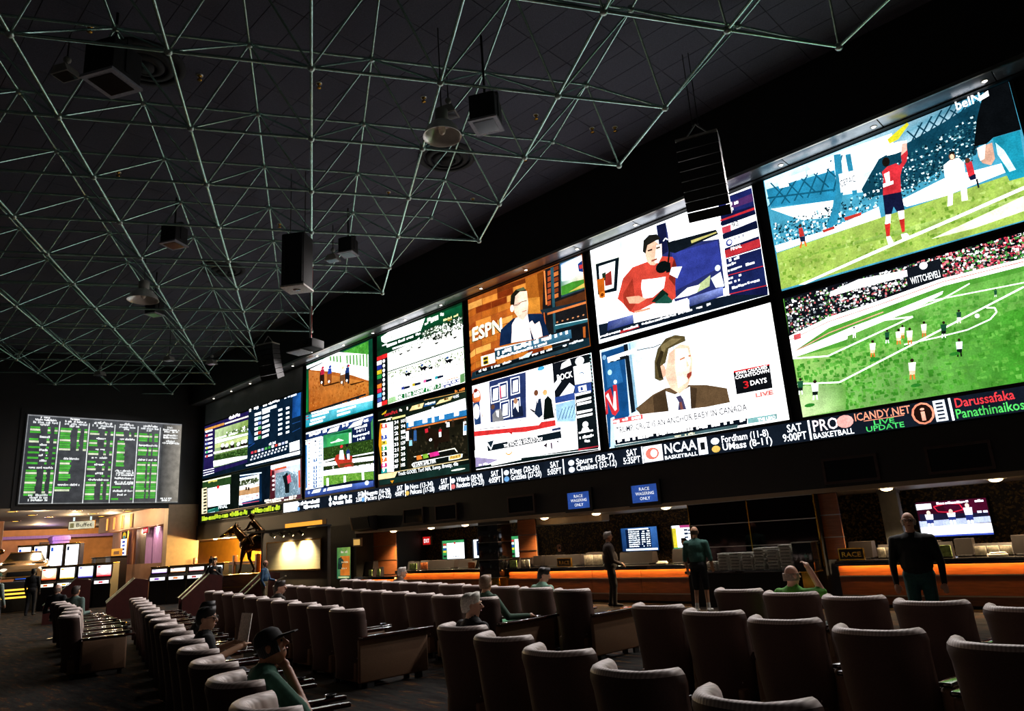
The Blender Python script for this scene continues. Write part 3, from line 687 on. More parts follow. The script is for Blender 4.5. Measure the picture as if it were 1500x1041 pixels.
  ['s','e4ecf0',7,[0.288,0.072,0.094,0.027]],
  ['t','e4ecf0','NBA',[0.449,0.075,0.047,0.026]],
  ['s','e4ecf0',6,[0.529,0.072,0.082,0.026]],
  ['s','e4ecf0',6,[0.627,0.07,0.095,0.026]],
  ['s','e4ecf0',3,[0.804,0.07,0.031,0.025]],
  ['s','e4ecf0',6,[0.854,0.073,0.104,0.025]],
  ['p','f4f0e0',[0.107,0.245,0.236,0.24,0.237,0.124,0.108,0.126]],
  ['p','e8c830',[0.125,0.23,0.175,0.226,0.176,0.131,0.127,0.135]],
  ['e','2a2a20',[0.149,0.205,0.022,0.015]],
  ['e','2a2a20',[0.149,0.158,0.022,0.018]],
  ['p','c8e8f0',[0.52,0.118,0.565,0.122,0.529,0.07,0.451,0.086]],
 ],
 'S7': [
  ['p','fbf6fa',[0,0,1,0,1,1,0,1]],
  ['p','2c3c70',[0.163,0.996,0.488,0.989,0.467,0.483,0.154,0.514]],
  ['p','f8e8ec',[0.004,0.99,0.163,0.988,0.15,0.426,0.004,0.374]],
  ['p','e8eefa',[0.244,0.944,0.327,0.945,0.322,0.745,0.239,0.742]],
  ['p','20306a',[0.25,0.933,0.319,0.932,0.315,0.758,0.247,0.756]],
  ['p','f4f8ff',[0.267,0.905,0.309,0.909,0.305,0.773,0.257,0.774]],
  ['p','e8eefa',[0.354,0.965,0.434,0.965,0.428,0.769,0.348,0.766]],
  ['p','20306a',[0.36,0.953,0.427,0.953,0.422,0.781,0.356,0.78]],
  ['p','f4f8ff',[0.376,0.927,0.417,0.93,0.412,0.796,0.366,0.797]],
  ['p','e8eefa',[0.173,0.931,0.257,0.932,0.252,0.731,0.168,0.728]],
  ['p','20306a',[0.179,0.92,0.25,0.919,0.246,0.743,0.176,0.742]],
  ['p','f4f8ff',[0.197,0.892,0.239,0.896,0.235,0.759,0.186,0.76]],
  ['p','e8eefa',[0.251,0.724,0.333,0.727,0.328,0.53,0.246,0.525]],
  ['p','20306a',[0.257,0.713,0.326,0.714,0.322,0.542,0.254,0.539]],
  ['p','f4f8ff',[0.274,0.686,0.316,0.691,0.311,0.557,0.264,0.557]],
  ['p','e8eefa',[0.347,0.722,0.427,0.725,0.422,0.532,0.342,0.526]],
  ['p','20306a',[0.354,0.711,0.42,0.713,0.416,0.543,0.35,0.54]],
  ['p','f4f8ff',[0.37,0.685,0.41,0.69,0.406,0.558,0.36,0.557]],
  ['p','e05070',[0.253,0.903,0.267,0.903,0.268,0.763,0.253,0.765]],
  ['p','f0e8ec',[0.488,0.996,0.708,0.998,0.704,0.496,0.477,0.48]],
  ['p','ffffff',[0.568,0.995,0.708,0.998,0.698,0.553,0.582,0.674]],
  ['e','48b0e0',[0.615,0.98,0.03,0.023]],
  ['e','e06838',[0.038,0.854,0.043,0.092]],
  ['e','fff0e8',[0.04,0.881,0.029,0.052]],
  ['p','f08848',[0.011,0.847,0.067,0.852,0.071,0.804,0.015,0.807]],
  ['e','a03020',[0.033,0.933,0.019,0.025]],
  ['p','2c4c80',[0.002,0.788,0.064,0.791,0.069,0.523,0.008,0.525]],
  ['e','f4f4ff',[0.031,0.679,0.029,0.091]],
  ['p','f08050',[0.083,0.747,0.102,0.748,0.099,0.605,0.08,0.603]],
  ['p','f4e0e0',[0.072,0.982,0.151,0.985,0.152,0.455,0.092,0.456]],
  ['p','8c8c90',[0.175,0.598,0.213,0.646,0.259,0.647,0.275,0.509,0.177,0.508]],
  ['e','6a4a38',[0.185,0.688,0.018,0.03]],
  ['p','ffffff',[0.212,0.631,0.235,0.632,0.231,0.551,0.217,0.57]],
  ['p','1a2440',[0.354,0.588,0.382,0.638,0.442,0.619,0.446,0.503,0.357,0.507]],
  ['e','b08060',[0.388,0.691,0.018,0.035]],
  ['p','ffffff',[0.382,0.638,0.41,0.637,0.406,0.558]],
  ['p','1c2c48',[0.537,0.504,0.566,0.651,0.597,0.655,0.602,0.471,0.57,0.445]],
  ['e','7a4a30',[0.562,0.726,0.018,0.034]],
  ['p','f0f0f8',[0.566,0.651,0.576,0.655,0.568,0.608]],
  ['p','16201f',[0.503,0.571,0.543,0.531,0.537,0.511,0.505,0.557]],
  ['p','0c1412',[0.605,0.435,0.626,0.631,0.654,0.665,0.681,0.614,0.69,0.417,0.609,0.413]],
  ['e','f0b070',[0.634,0.706,0.019,0.033]],
  ['l','202020',0.008,[0.62,0.424,0.69,0.417,0.705,0.509]],
  ['p','f4f4f8',[0.093,0.471,0.402,0.473,0.611,0.441,0.566,0.37,0.09,0.412]],
  ['l','3a3a44',0.007,[0.056,0.463,0.289,0.432]],
  ['l','3a3a44',0.006,[0.268,0.482,0.444,0.461]],
  ['p','e03434',[0,0.452,0.321,0.402,0.566,0.37,0.588,0.398,0.698,0.388,0.697,0.327,0.448,0.325,0.318,0.352,0,0.391]],
  ['p','b82020',[0.313,0.356,0.346,0.352,0.339,0.325]],
  ['p','10141c',[0.708,0.998,0.871,0.996,0.862,0.622,0.709,0.577]],
  ['p','f4f6fa',[0.781,0.969,0.842,1,0.852,0.928,0.768,0.911]],
  ['p','e8ecf4',[0.741,0.622,0.827,0.744,0.862,0.691,0.848,0.627]],
  ['p','f4f8ff',[0.7,0.761,0.759,0.838,0.765,0.78,0.706,0.689]],
  ['t','ffffff','ROCK',[0.737,0.798,0.117,0.066]],
  ['p','34509c',[0.707,0.626,0.858,0.631,0.858,0.556,0.708,0.563]],
  ['p','9cc8e8',[0.708,0.55,0.858,0.556,0.849,0.331,0.707,0.365]],
  ['l','2c5878',0.008,[0.722,0.381,0.758,0.493]],
  ['l','2c5878',0.008,[0.748,0.379,0.784,0.496]],
  ['l','2c5878',0.008,[0.773,0.377,0.809,0.499]],
  ['l','2c5878',0.008,[0.798,0.375,0.834,0.502]],
  ['l','2c5878',0.008,[0.822,0.373,0.859,0.505]],
  ['l','2c5878',0.008,[0.847,0.372,0.883,0.508]],
  ['p','f8e8ec',[0.702,0.366,0.854,0.33,0.846,0.055,0.697,0.198]],
  ['l','e88090',0.004,[0.761,0.295,0.847,0.212]],
  ['p','10181c',[0.871,0.996,1,0.991,0.994,0.033,0.849,0.028]],
  ['e','e8ecf4',[0.915,0.944,0.033,0.046]],
  ['e','10181c',[0.915,0.951,0.015,0.019]],
  ['t','ffffff','NBA',[0.888,0.939,0.057,0.03]],
  ['p','ffffff',[0.865,0.902,0.987,0.902,0.988,0.7,0.867,0.709]],
  ['e','6888a8',[0.92,0.799,0.018,0.027]],
  ['e','ffffff',[0.92,0.795,0.013,0.019]],
  ['p','34509c',[0.861,0.704,0.983,0.695,0.981,0.596,0.861,0.602]],
  ['p','ffffff',[0.888,0.681,0.947,0.681,0.947,0.62,0.891,0.626]],
  ['p','34509c',[0.903,0.669,0.921,0.67,0.922,0.632,0.903,0.633]],
  ['p','ffffff',[0.865,0.588,0.972,0.588,0.975,0.611,0.866,0.614]],
  ['p','ffffff',[0.865,0.52,0.972,0.526,0.975,0.548,0.867,0.546]],
  ['p','ffffff',[0.868,0.486,0.97,0.487,0.973,0.509,0.87,0.512]],
  ['p','ffffff',[0.863,0.4,0.971,0.401,0.975,0.423,0.864,0.427]],
  ['p','ffffff',[0.862,0.357,0.971,0.359,0.974,0.382,0.864,0.383]],
  ['e','ffffff',[0.916,0.279,0.021,0.031]],
  ['p','ffffff',[0.879,0.204,0.895,0.252,0.932,0.248,0.945,0.206]],
  ['s','ffffff',5,[0.864,0.198,0.105,0.023]],
  ['s','ffffff',9,[0.866,0.142,0.102,0.031]],
  ['s','ffffff',4,[0.888,0.097,0.052,0.028]],
  ['p','9cc8c8',[0.988,0.997,1,0.997,1,0.982,0.991,0.982]],
  ['p','9cc8c8',[0.989,0.959,1,0.959,1,0.945,0.992,0.944]],
  ['p','9cc8c8',[0.989,0.921,1,0.922,1,0.907,0.992,0.907]],
  ['p','9cc8c8',[0.99,0.884,1,0.885,1,0.87,0.992,0.869]],
  ['p','9cc8c8',[0.99,0.847,1,0.847,1,0.833,0.993,0.832]],
  ['p','9cc8c8',[0.99,0.81,1,0.81,1,0.796,0.993,0.795]],
  ['p','9cc8c8',[0.991,0.772,1,0.773,1,0.759,0.993,0.758]],
  ['p','9cc8c8',[0.991,0.735,1,0.736,1,0.722,0.994,0.721]],
  ['p','9cc8c8',[0.991,0.698,1,0.7,1,0.685,0.994,0.684]],
  ['p','9cc8c8',[0.992,0.662,1,0.663,1,0.649,0.995,0.647]],
  ['p','9cc8c8',[0.992,0.625,1,0.626,1,0.612,0.995,0.611]],
  ['p','9cc8c8',[0.993,0.588,1,0.59,1,0.576,0.995,0.574]],
  ['p','9cc8c8',[0.993,0.552,1,0.553,1,0.539,0.996,0.538]],
  ['p','9cc8c8',[0.993,0.515,1,0.517,1,0.503,0.996,0.501]],
  ['p','9cc8c8',[0.994,0.479,1,0.481,1,0.467,0.996,0.465]],
  ['p','9cc8c8',[0.994,0.443,1,0.444,1,0.431,0.997,0.429]],
  ['p','9cc8c8',[0.994,0.407,1,0.408,1,0.395,0.997,0.393]],
  ['p','9cc8c8',[0.995,0.371,1,0.372,1,0.359,0.997,0.357]],
  ['p','9cc8c8',[0.995,0.335,1,0.337,1,0.323,0.998,0.321]],
  ['p','9cc8c8',[0.996,0.299,1,0.301,1,0.287,0.998,0.285]],
  ['p','9cc8c8',[0.996,0.263,1,0.265,1,0.251,0.999,0.25]],
  ['p','9cc8c8',[0.996,0.228,1,0.23,1,0.216,0.999,0.214]],
  ['p','9cc8c8',[0.997,0.192,1,0.194,1,0.18,0.999,0.178]],
  ['p','9cc8c8',[0.997,0.157,1,0.159,1,0.145,1,0.143]],
  ['p','9cc8c8',[0.997,0.121,1,0.123,1,0.11,1,0.108]],
  ['p','9cc8c8',[0.998,0.086,1,0.088,1,0.075,1,0.072]],
  ['p','ffffff',[0,0.225,0.743,0.307,0.848,0.159,0.845,0.042,0.412,0.045,0.027,0.04,0.001,0.15]],
  ['p','9c90b8',[0.005,0.149,0.215,0.074,0.134,0.047,0.002,0.016]],
  ['p','101c24',[0.119,0.256,0.735,0.262,0.738,0.187,0.122,0.189]],
  ['p','34406c',[0.668,0.3,0.737,0.302,0.738,0.275,0.67,0.275]],
  ['t','ffffff','WHAT DO YOU THINK',[0.299,0.234,0.259,0.037]],
  ['t','ffffff','THE PACKERS SHOULD DO?',[0.266,0.198,0.324,0.037]],
  ['p','f4f8ff',[0.104,0.304,0.198,0.317,0.152,0.197]],
  ['p','1c2c38',[0.121,0.297,0.182,0.302,0.153,0.219]],
  ['e','e8a030',[0.308,0.132,0.028,0.028]],
  ['e','ffffff',[0.308,0.142,0.022,0.023]],
  ['p','2a1c28',[0.584,0.13,0.626,0.168,0.618,0.109,0.604,0.132]],
  ['p','2a1c28',[0.695,0.164,0.715,0.166,0.709,0.141]],
  ['p','5a3858',[0.65,0.155,0.663,0.159,0.662,0.092,0.652,0.094]],
  ['p','0c1c1c',[0,0.031,0.413,0.052,0.832,0.045,0.994,0.033,0.994,0,0.378,0.003,0.001,0.008]],
  ['p','c03040',[0.85,0.047,0.995,0.045,0.994,0.035,0.854,0.029]],
  ['l','e8f0f0',0.005,[0.413,0.052,0.993,0.014]],
  ['p','ffffff',[0.145,0.038,0.407,0.053,0.409,0.032,0.15,0.018]],
  ['s','ffffff',6,[0.033,0.041,0.083,0.023]],
 ],
 'S4': [
  ['p','0c3a20',[0,0,1,0,1,1,0,1]],
  ['g',['0c2c18','103c22','0c6038','0c4a28'],[0.002,0.788,0.99,0.794,0.997,0.971,0.006,1]],
  ['p','fafcf4',[0.135,0.703,0.994,0.751,0.993,0,0.129,0.003]],
  ['p','ffffff',[0.055,0.968,0.148,0.997,0.596,0.987,0.542,0.843,0.241,0.856,0.103,0.862,0.061,0.903]],
  ['p','c8d8c8',[0.248,0.853,0.305,0.987,0.312,0.984,0.268,0.852]],
  ['c',11,60,0.012,['b8c8b8','e8f0e8','98b098'],[0.076,0.928,0.57,0.948,0.529,0.849,0.117,0.879]],
  ['s','f0f4e8',10,[0.601,0.924,0.209,0.049]],
  ['s','f0f4e8',7,[0.591,0.892,0.161,0.037]],
  ['s','f0e8a0',10,[0.798,0.849,0.159,0.028]],
  ['p','d8a030',[0.844,0.842,0.89,0.841,0.892,0.832,0.846,0.831]],
  ['p','f4f8f0',[0.067,0.831,0.131,0.827,0.131,0.85,0.068,0.846]],
  ['p','ffffff',[0.124,0.83,0.254,0.821,0.256,0.789,0.127,0.79]],
  ['s','ffffff',10,[0.274,0.791,0.203,0.036]],
  ['s','ffffff',4,[0.484,0.793,0.057,0.035]],
  ['p','ffffff',[0.198,0.753,0.495,0.74,0.498,0.716,0.201,0.73]],
  ['p','f0f4f0',[0.501,0.744,0.527,0.762,0.529,0.735,0.503,0.729]],
  ['c',12,420,0.016,['1c2c1c','e8f0e8','708870','0c140c','b8c8b0','f8fff8','30402c'],[0.554,0.823,1,0.824,0.997,0.667,0.575,0.698]],
  ['c',13,180,0.012,['1c2c1c','e8f0e8','708870','a8b898','f8fff8'],[0.156,0.702,0.575,0.698,0.574,0.641,0.156,0.68]],
  ['p','101410',[0.257,0.657,0.284,0.637,0.308,0.639,0.332,0.636,0.313,0.617,0.291,0.613,0.281,0.629]],
  ['p','101410',[0.351,0.663,0.377,0.644,0.4,0.646,0.423,0.642,0.405,0.624,0.384,0.62,0.374,0.636]],
  ['p','101410',[0.48,0.654,0.505,0.635,0.527,0.637,0.55,0.634,0.532,0.615,0.512,0.612,0.502,0.627]],
  ['p','101410',[0.677,0.629,0.701,0.61,0.722,0.612,0.744,0.609,0.727,0.591,0.707,0.587,0.698,0.603]],
  ['p','101410',[0.877,0.616,0.899,0.598,0.919,0.6,0.939,0.597,0.923,0.579,0.905,0.576,0.896,0.591]],
  ['c',14,60,0.02,['101810','2c3828'],[0.674,0.699,0.874,0.709,0.883,0.635,0.684,0.651]],
  ['l','0c4c2c',0.015,[0.135,0.446,1,0.439]],
  ['l','14381c',0.01,[0.137,0.413,0.592,0.405]],
  ['c',15,420,0.016,['88a070','d8e8c8','506840','e8f4e0','b8c8a0','fffff4'],[0.144,0.428,1,0.406,1,0.259,0.143,0.354]],
  ['p','0c0e14',[0.334,0.359,0.365,0.338,0.389,0.345,0.43,0.32,0.404,0.308,0.395,0.285,0.376,0.311,0.361,0.294]],
  ['e','1c4c9c',[0.366,0.363,0.013,0.014]],
  ['p','0c0e14',[0.511,0.376,0.546,0.352,0.574,0.36,0.619,0.332,0.59,0.317,0.58,0.291,0.558,0.321,0.542,0.302]],
  ['e','1c4c9c',[0.547,0.381,0.014,0.017]],
  ['p','0c0e14',[0.611,0.335,0.632,0.321,0.649,0.326,0.676,0.309,0.659,0.299,0.652,0.284,0.639,0.302,0.629,0.29]],
  ['e','1c4c9c',[0.633,0.338,0.009,0.01]],
  ['p','0c0e14',[0.794,0.362,0.826,0.339,0.852,0.347,0.893,0.32,0.866,0.306,0.857,0.281,0.837,0.31,0.821,0.291]],
  ['e','1c4c9c',[0.827,0.367,0.013,0.016]],
  ['p','f8d8c8',[0.588,0.279,0.594,0.279,0.596,0.262,0.59,0.261]],
  ['l','484c54',0.006,[0.148,0.27,1,0.246]],
  ['p','2c3c9c',[0.299,0.138,0.331,0.139,0.332,0.179,0.3,0.178]],
  ['p','101c3c',[0.331,0.136,0.4,0.138,0.401,0.166,0.332,0.173]],
  ['p','c8b020',[0.429,0.14,0.459,0.141,0.46,0.18,0.43,0.18]],
  ['p','101c3c',[0.459,0.138,0.526,0.14,0.527,0.168,0.46,0.175]],
  ['p','e0609c',[0.557,0.142,0.586,0.143,0.588,0.182,0.558,0.181]],
  ['p','101c3c',[0.586,0.14,0.652,0.143,0.652,0.17,0.587,0.176]],
  ['p','20a8b8',[0.686,0.143,0.714,0.144,0.716,0.182,0.687,0.181]],
  ['p','101c3c',[0.714,0.141,0.777,0.143,0.778,0.17,0.716,0.176]],
  ['p','1c7c38',[0.129,0.003,0.251,0.023,0.746,0.015,0.749,0.075,0.331,0.084,0.199,0.084]],
  ['p','9cc890',[0.129,0.003,0.251,0.012,0.259,0.086,0.138,0.081]],
  ['t','ffffff','Bet The Super High 5',[0.231,0.031,0.504,0.064]],
  ['p','30408c',[0.752,0,0.944,0.007,0.946,0.066,0.754,0.067]],
  ['s','ffffff',14,[0.759,0.038,0.186,0.024]],
  ['s','ffffff',14,[0.758,0.006,0.186,0.024]],
  ['p','70a868',[0.947,0,0.995,0.009,0.995,0.115,0.951,0.111]],
  ['p','d87828',[0.807,0.096,0.931,0.092,0.932,0.082,0.809,0.086]],
  ['p','101418',[0,0.701,0.136,0.715,0.136,0.651,0,0.636]],
  ['p','e02828',[0,0.704,0.064,0.704,0.063,0.647,0,0.649]],
  ['p','e82828',[0.067,0.706,0.135,0.706,0.136,0.645,0.066,0.649]],
  ['p','101418',[0,0.635,0.134,0.65,0.135,0.587,0,0.57]],
  ['p','f0f0f0',[0,0.638,0.063,0.639,0.062,0.581,0,0.583]],
  ['e','f0f4f8',[0.09,0.613,0.015,0.024]],
  ['p','101418',[0,0.569,0.133,0.586,0.133,0.522,0,0.505]],
  ['p','2838a0',[0,0.572,0.062,0.574,0.061,0.516,0,0.517]],
  ['e','f0f4f8',[0.089,0.548,0.015,0.024]],
  ['p','101418',[0,0.504,0.132,0.521,0.132,0.458,0,0.439]],
  ['p','e8d030',[0,0.507,0.061,0.509,0.06,0.451,0,0.452]],
  ['e','f0f4f8',[0.088,0.483,0.015,0.024]],
  ['p','101418',[0,0.438,0.131,0.457,0.131,0.394,0,0.374]],
  ['p','28a048',[0,0.441,0.06,0.444,0.059,0.387,0,0.387]],
  ['e','f0f4f8',[0.087,0.419,0.015,0.024]],
  ['p','101418',[0,0.373,0.13,0.393,0.13,0.33,0,0.309]],
  ['p','202024',[0,0.376,0.058,0.379,0.058,0.322,0,0.322]],
  ['e','f0f4f8',[0.086,0.354,0.015,0.024]],
  ['p','101418',[0,0.308,0.129,0.329,0.129,0.266,0,0.245]],
  ['p','f08028',[0,0.311,0.057,0.315,0.056,0.258,0,0.257]],
  ['e','f0f4f8',[0.085,0.29,0.015,0.024]],
  ['p','101418',[0,0.244,0.127,0.265,0.128,0.203,0,0.18]],
  ['p','e82848',[0,0.247,0.056,0.251,0.055,0.194,0,0.192]],
  ['e','f0f4f8',[0.084,0.226,0.015,0.024]],
  ['p','101418',[0,0.179,0.126,0.202,0.126,0.139,0,0.116]],
  ['p','50b8e8',[0,0.182,0.055,0.187,0.054,0.13,0,0.128]],
  ['e','f0f4f8',[0.083,0.163,0.015,0.024]],
  ['p','101418',[0,0.115,0.125,0.138,0.125,0.076,0,0.052]],
  ['p','4858b0',[0,0.118,0.054,0.123,0.053,0.067,0,0.064]],
  ['e','f0f4f8',[0.082,0.099,0.015,0.024]],
  ['p','101418',[0,0.05,0.124,0.075,0.124,0.013,0,0]],
  ['p','f0f0f0',[0,0.053,0.053,0.059,0.052,0.003,0,0]],
  ['p','e82828',[0.056,0.061,0.124,0.066,0.124,0.008,0.055,0.005]],
 ],
 'S5': [
  ['p','0c1210',[0,0,1,0,1,1,0,1]],
  ['g',['060c0a','0a1210','1c2c20','0c1410'],[0,0.005,0.994,0,1,0.967,0,1]],
  ['p','15302a',[0,0.071,0.997,0.087,0.995,0,0.006,0.004]],
  ['p','e8c020',[0.044,0.958,0.11,0.999,0.096,0.956,0.052,0.948]],
  ['t','e83038','LaurelPark',[0.083,0.92,0.162,0.046]],
  ['s','f0e8d8',6,[0.266,0.925,0.104,0.04]],
  ['p','f8d898',[0.383,0.902,0.419,0.957,0.555,0.959,0.531,0.896]],
  ['p','f8d898',[0.683,0.893,0.727,0.936,0.867,0.946,0.84,0.899]],
  ['t','604010','8',[0.484,0.918,0.027,0.039]],
  ['s','604010',2,[0.773,0.916,0.047,0.032]],
  ['p','2c6098',[0.548,0.904,0.56,0.945,0.685,0.943,0.678,0.901]],
  ['s','f0f0d0',9,[0.553,0.917,0.126,0.033]],
  ['t','e8f0f4','4:05',[0.866,0.911,0.061,0.037]],
  ['s','f09040',7,[0.888,0.977,0.1,0.032]],
  ['l','e8b060',0.006,[0.556,0.991,0.988,0.96]],
  ['l','f8e8b8',0.012,[0,0.884,0.175,0.878]],
  ['s','f8f0d8',3,[0.101,0.849,0.062,0.03]],
  ['p','f0e890',[0.178,0.844,0.336,0.845,0.336,0.868,0.179,0.875]],
  ['p','f4a018',[0.025,0.84,0.011,0.708,0.002,0.548,0.024,0.356,0.04,0.181,0.046,0.167,0.069,0.828]],
  ['p','ffffff',[0.044,0.828,0.186,0.819,0.185,0.153,0.046,0.167]],
  ['p','e03030',[0.038,0.823,0.106,0.815,0.115,0.756,0.043,0.762]],
  ['t','ffffff','1',[0.058,0.775,0.029,0.038]],
  ['t','6a7888','5/2',[0.133,0.769,0.046,0.029]],
  ['p','ffffff',[0.038,0.746,0.106,0.738,0.114,0.68,0.042,0.685]],
  ['t','202020','2',[0.057,0.699,0.029,0.038]],
  ['t','6a7888','5/2',[0.131,0.693,0.046,0.029]],
  ['p','2848b0',[0.037,0.669,0.106,0.662,0.112,0.604,0.041,0.609]],
  ['t','ffffff','3',[0.056,0.623,0.029,0.037]],
  ['t','6a7888','5/2',[0.13,0.618,0.046,0.029]],
  ['p','e8d040',[0.037,0.592,0.105,0.586,0.111,0.529,0.039,0.533]],
  ['t','202020','4',[0.055,0.547,0.029,0.037]],
  ['t','6a7888','5/2',[0.129,0.543,0.046,0.029]],
  ['p','30a858',[0.037,0.516,0.105,0.51,0.11,0.454,0.038,0.457]],
  ['t','ffffff','5',[0.053,0.471,0.028,0.037]],
  ['t','6a7888','5/2',[0.127,0.468,0.046,0.029]],
  ['p','101010',[0.037,0.44,0.105,0.435,0.109,0.379,0.037,0.381]],
  ['t','ffffff','6',[0.052,0.396,0.028,0.037]],
  ['t','6a7888','5/2',[0.126,0.393,0.046,0.029]],
  ['p','e87030',[0.036,0.364,0.104,0.36,0.107,0.304,0.036,0.306]],
  ['t','ffffff','7',[0.051,0.321,0.028,0.037]],
  ['t','6a7888','5/2',[0.125,0.319,0.046,0.029]],
  ['p','d83080',[0.036,0.289,0.104,0.285,0.106,0.23,0.035,0.231]],
  ['t','ffffff','8',[0.05,0.246,0.028,0.037]],
  ['t','6a7888','5/2',[0.123,0.245,0.046,0.029]],
  ['p','20a8a8',[0.036,0.214,0.104,0.211,0.105,0.156,0.033,0.156]],
  ['t','ffffff','9',[0.048,0.172,0.028,0.037]],
  ['t','6a7888','5/2',[0.122,0.171,0.046,0.029]],
  ['t','ffffff','34',[0.206,0.775,0.048,0.045]],
  ['t','ffffff','101',[0.287,0.773,0.049,0.044]],
  ['t','ffffff','50',[0.204,0.701,0.048,0.045]],
  ['t','ffffff','74',[0.285,0.7,0.049,0.044]],
  ['t','ffffff','2',[0.203,0.628,0.048,0.045]],
  ['t','ffffff','1',[0.284,0.627,0.049,0.044]],
  ['t','ffffff','45',[0.201,0.555,0.048,0.044]],
  ['t','ffffff','36',[0.282,0.555,0.049,0.044]],
  ['t','ffffff','33',[0.2,0.482,0.048,0.044]],
  ['t','ffffff','129',[0.281,0.483,0.049,0.044]],
  ['t','ffffff','21',[0.199,0.409,0.048,0.044]],
  ['t','ffffff','30',[0.279,0.411,0.049,0.044]],
  ['t','ffffff','29',[0.197,0.337,0.047,0.044]],
  ['t','ffffff','26',[0.278,0.339,0.049,0.044]],
  ['t','ffffff','45',[0.196,0.265,0.047,0.044]],
  ['t','ffffff','45',[0.276,0.268,0.049,0.043]],
  ['t','ffffff','307',[0.194,0.193,0.047,0.044]],
  ['t','ffffff','105',[0.274,0.197,0.049,0.043]],
  ['l','b86830',0.013,[0.349,0.671,0.354,0.133]],
  ['l','6c5820',0.007,[0.264,0.799,0.264,0.15]],
  ['p','16140c',[0.347,0.828,0.994,0.879,0.995,0.145,0.347,0.109]],
  ['p','fbfcff',[0.347,0.828,0.994,0.873,0.998,0.727,0.351,0.755]],
  ['p','2c80c0',[0.351,0.755,0.998,0.733,0.998,0.662,0.353,0.683]],
  ['p','ffffff',[0.378,0.695,0.433,0.693,0.435,0.752,0.38,0.755]],
  ['p','ffffff',[0.536,0.696,0.589,0.694,0.59,0.752,0.538,0.754]],
  ['p','ffffff',[0.719,0.692,0.769,0.69,0.771,0.746,0.721,0.749]],
  ['p','ffffff',[0.873,0.687,0.921,0.685,0.923,0.74,0.875,0.742]],
  ['l','d87838',0.018,[0.355,0.669,0.997,0.644]],
  ['p','d8e4f0',[0.642,0.874,0.666,0.873,0.666,0.673,0.639,0.678]],
  ['p','1c1a10',[0.351,0.619,0.997,0.567,0.995,0.145,0.348,0.134]],
  ['c',16,160,0.02,['2c2818','0c0c08','3c3424'],[0.357,0.514,1,0.506,0.994,0.157,0.354,0.133]],
  ['p','e8eef4',[0.339,0.519,0.375,0.515,0.376,0.638,0.344,0.641]],
  ['e','5a4030',[0.36,0.652,0.011,0.014]],
  ['p','101418',[0.379,0.509,0.415,0.505,0.416,0.653,0.384,0.656]],
  ['e','5a4030',[0.401,0.667,0.011,0.014]],
  ['p','3868a8',[0.429,0.496,0.465,0.492,0.466,0.626,0.435,0.63]],
  ['e','5a4030',[0.451,0.641,0.011,0.014]],
  ['p','8cc8d8',[0.377,0.445,0.413,0.441,0.413,0.513,0.381,0.516]],
  ['e','5a4030',[0.397,0.527,0.011,0.014]],
  ['p','3c2418',[0.588,0.456,0.623,0.453,0.625,0.609,0.595,0.612]],
  ['e','5a4030',[0.611,0.623,0.011,0.014]],
  ['p','d82838',[0.706,0.476,0.739,0.472,0.74,0.565,0.711,0.568]],
  ['e','5a4030',[0.726,0.579,0.01,0.013]],
  ['p','1a1410',[0.769,0.509,0.802,0.505,0.804,0.621,0.775,0.624]],
  ['e','c8c0b0',[0.79,0.635,0.01,0.013]],
  ['p','2c2014',[0.842,0.562,0.874,0.558,0.875,0.625,0.847,0.629]],
  ['e','5a4030',[0.861,0.639,0.01,0.013]],
  ['p','f0f4f8',[0.792,0.576,0.825,0.572,0.824,0.628,0.796,0.631]],
  ['e','5a4030',[0.811,0.641,0.01,0.013]],
  ['p','e8f0f4',[0.957,0.435,0.988,0.432,0.992,0.592,0.965,0.595]],
  ['e','5a4030',[0.979,0.605,0.01,0.013]],
  ['p','70a8d8',[0.963,0.481,0.994,0.478,0.995,0.544,0.968,0.546]],
  ['e','5a4030',[0.982,0.557,0.01,0.013]],
  ['p','20140c',[0.555,0.578,0.599,0.616,0.663,0.586,0.703,0.526,0.817,0.544,0.823,0.398,0.71,0.402,0.676,0.336,0.655,0.341,0.658,0.439,0.573,0.46]],
  ['p','d82838',[0.561,0.614,0.594,0.617,0.598,0.566,0.565,0.562]],
  ['e','ffffff',[0.62,0.463,0.016,0.018]],
  ['e','20140c',[0.62,0.463,0.007,0.009]],
  ['t','ffffff','1',[0.712,0.475,0.023,0.061]],
  ['p','f0f0d8',[0.425,0.294,0.869,0.303,0.897,0.247,0.887,0.249,0.864,0.292,0.436,0.286]],
  ['p','101410',[0.441,0.241,0.436,0.286,0.864,0.286,0.887,0.24]],
  ['p','e88030',[0.463,0.242,0.524,0.245,0.509,0.298,0.456,0.298]],
  ['p','90c840',[0.535,0.244,0.594,0.248,0.579,0.3,0.527,0.299]],
  ['p','e03088',[0.61,0.247,0.668,0.25,0.654,0.302,0.603,0.301]],
  ['p','e83098',[0.653,0.248,0.71,0.251,0.696,0.303,0.646,0.302]],
  ['p','e8f0e8',[0.4,0.199,0.423,0.219,0.916,0.221,0.945,0.215,0.938,0.175,0.904,0.165,0.422,0.157]],
  ['p','0c1410',[0.414,0.196,0.434,0.211,0.806,0.216,0.804,0.161,0.428,0.162]],
  ['t','ffffff','STAN SALTER',[0.424,0.17,0.247,0.047]],
  ['p','f8c860',[0.811,0.215,0.93,0.218,0.923,0.173,0.81,0.171]],
  ['t','402808','Race 9',[0.827,0.184,0.092,0.033]],
  ['l','f0d8a0',0.008,[0,0.144,0.999,0.139]],
  ['t','e8f0f4','Track: GOOD, Turf: N/A, Sunny, Breezy, 40s',[0.243,0.088,0.653,0.046]],
  ['p','f8d8a0',[0,0.145,0.236,0.141,0.201,0.073,0,0.078]],
  ['p','f0a020',[0.147,0.038,0.191,0.039,0.17,0]],
  ['e','e8f0d8',[0.894,0.038,0.072,0.01]],
 ],
 'S2': [
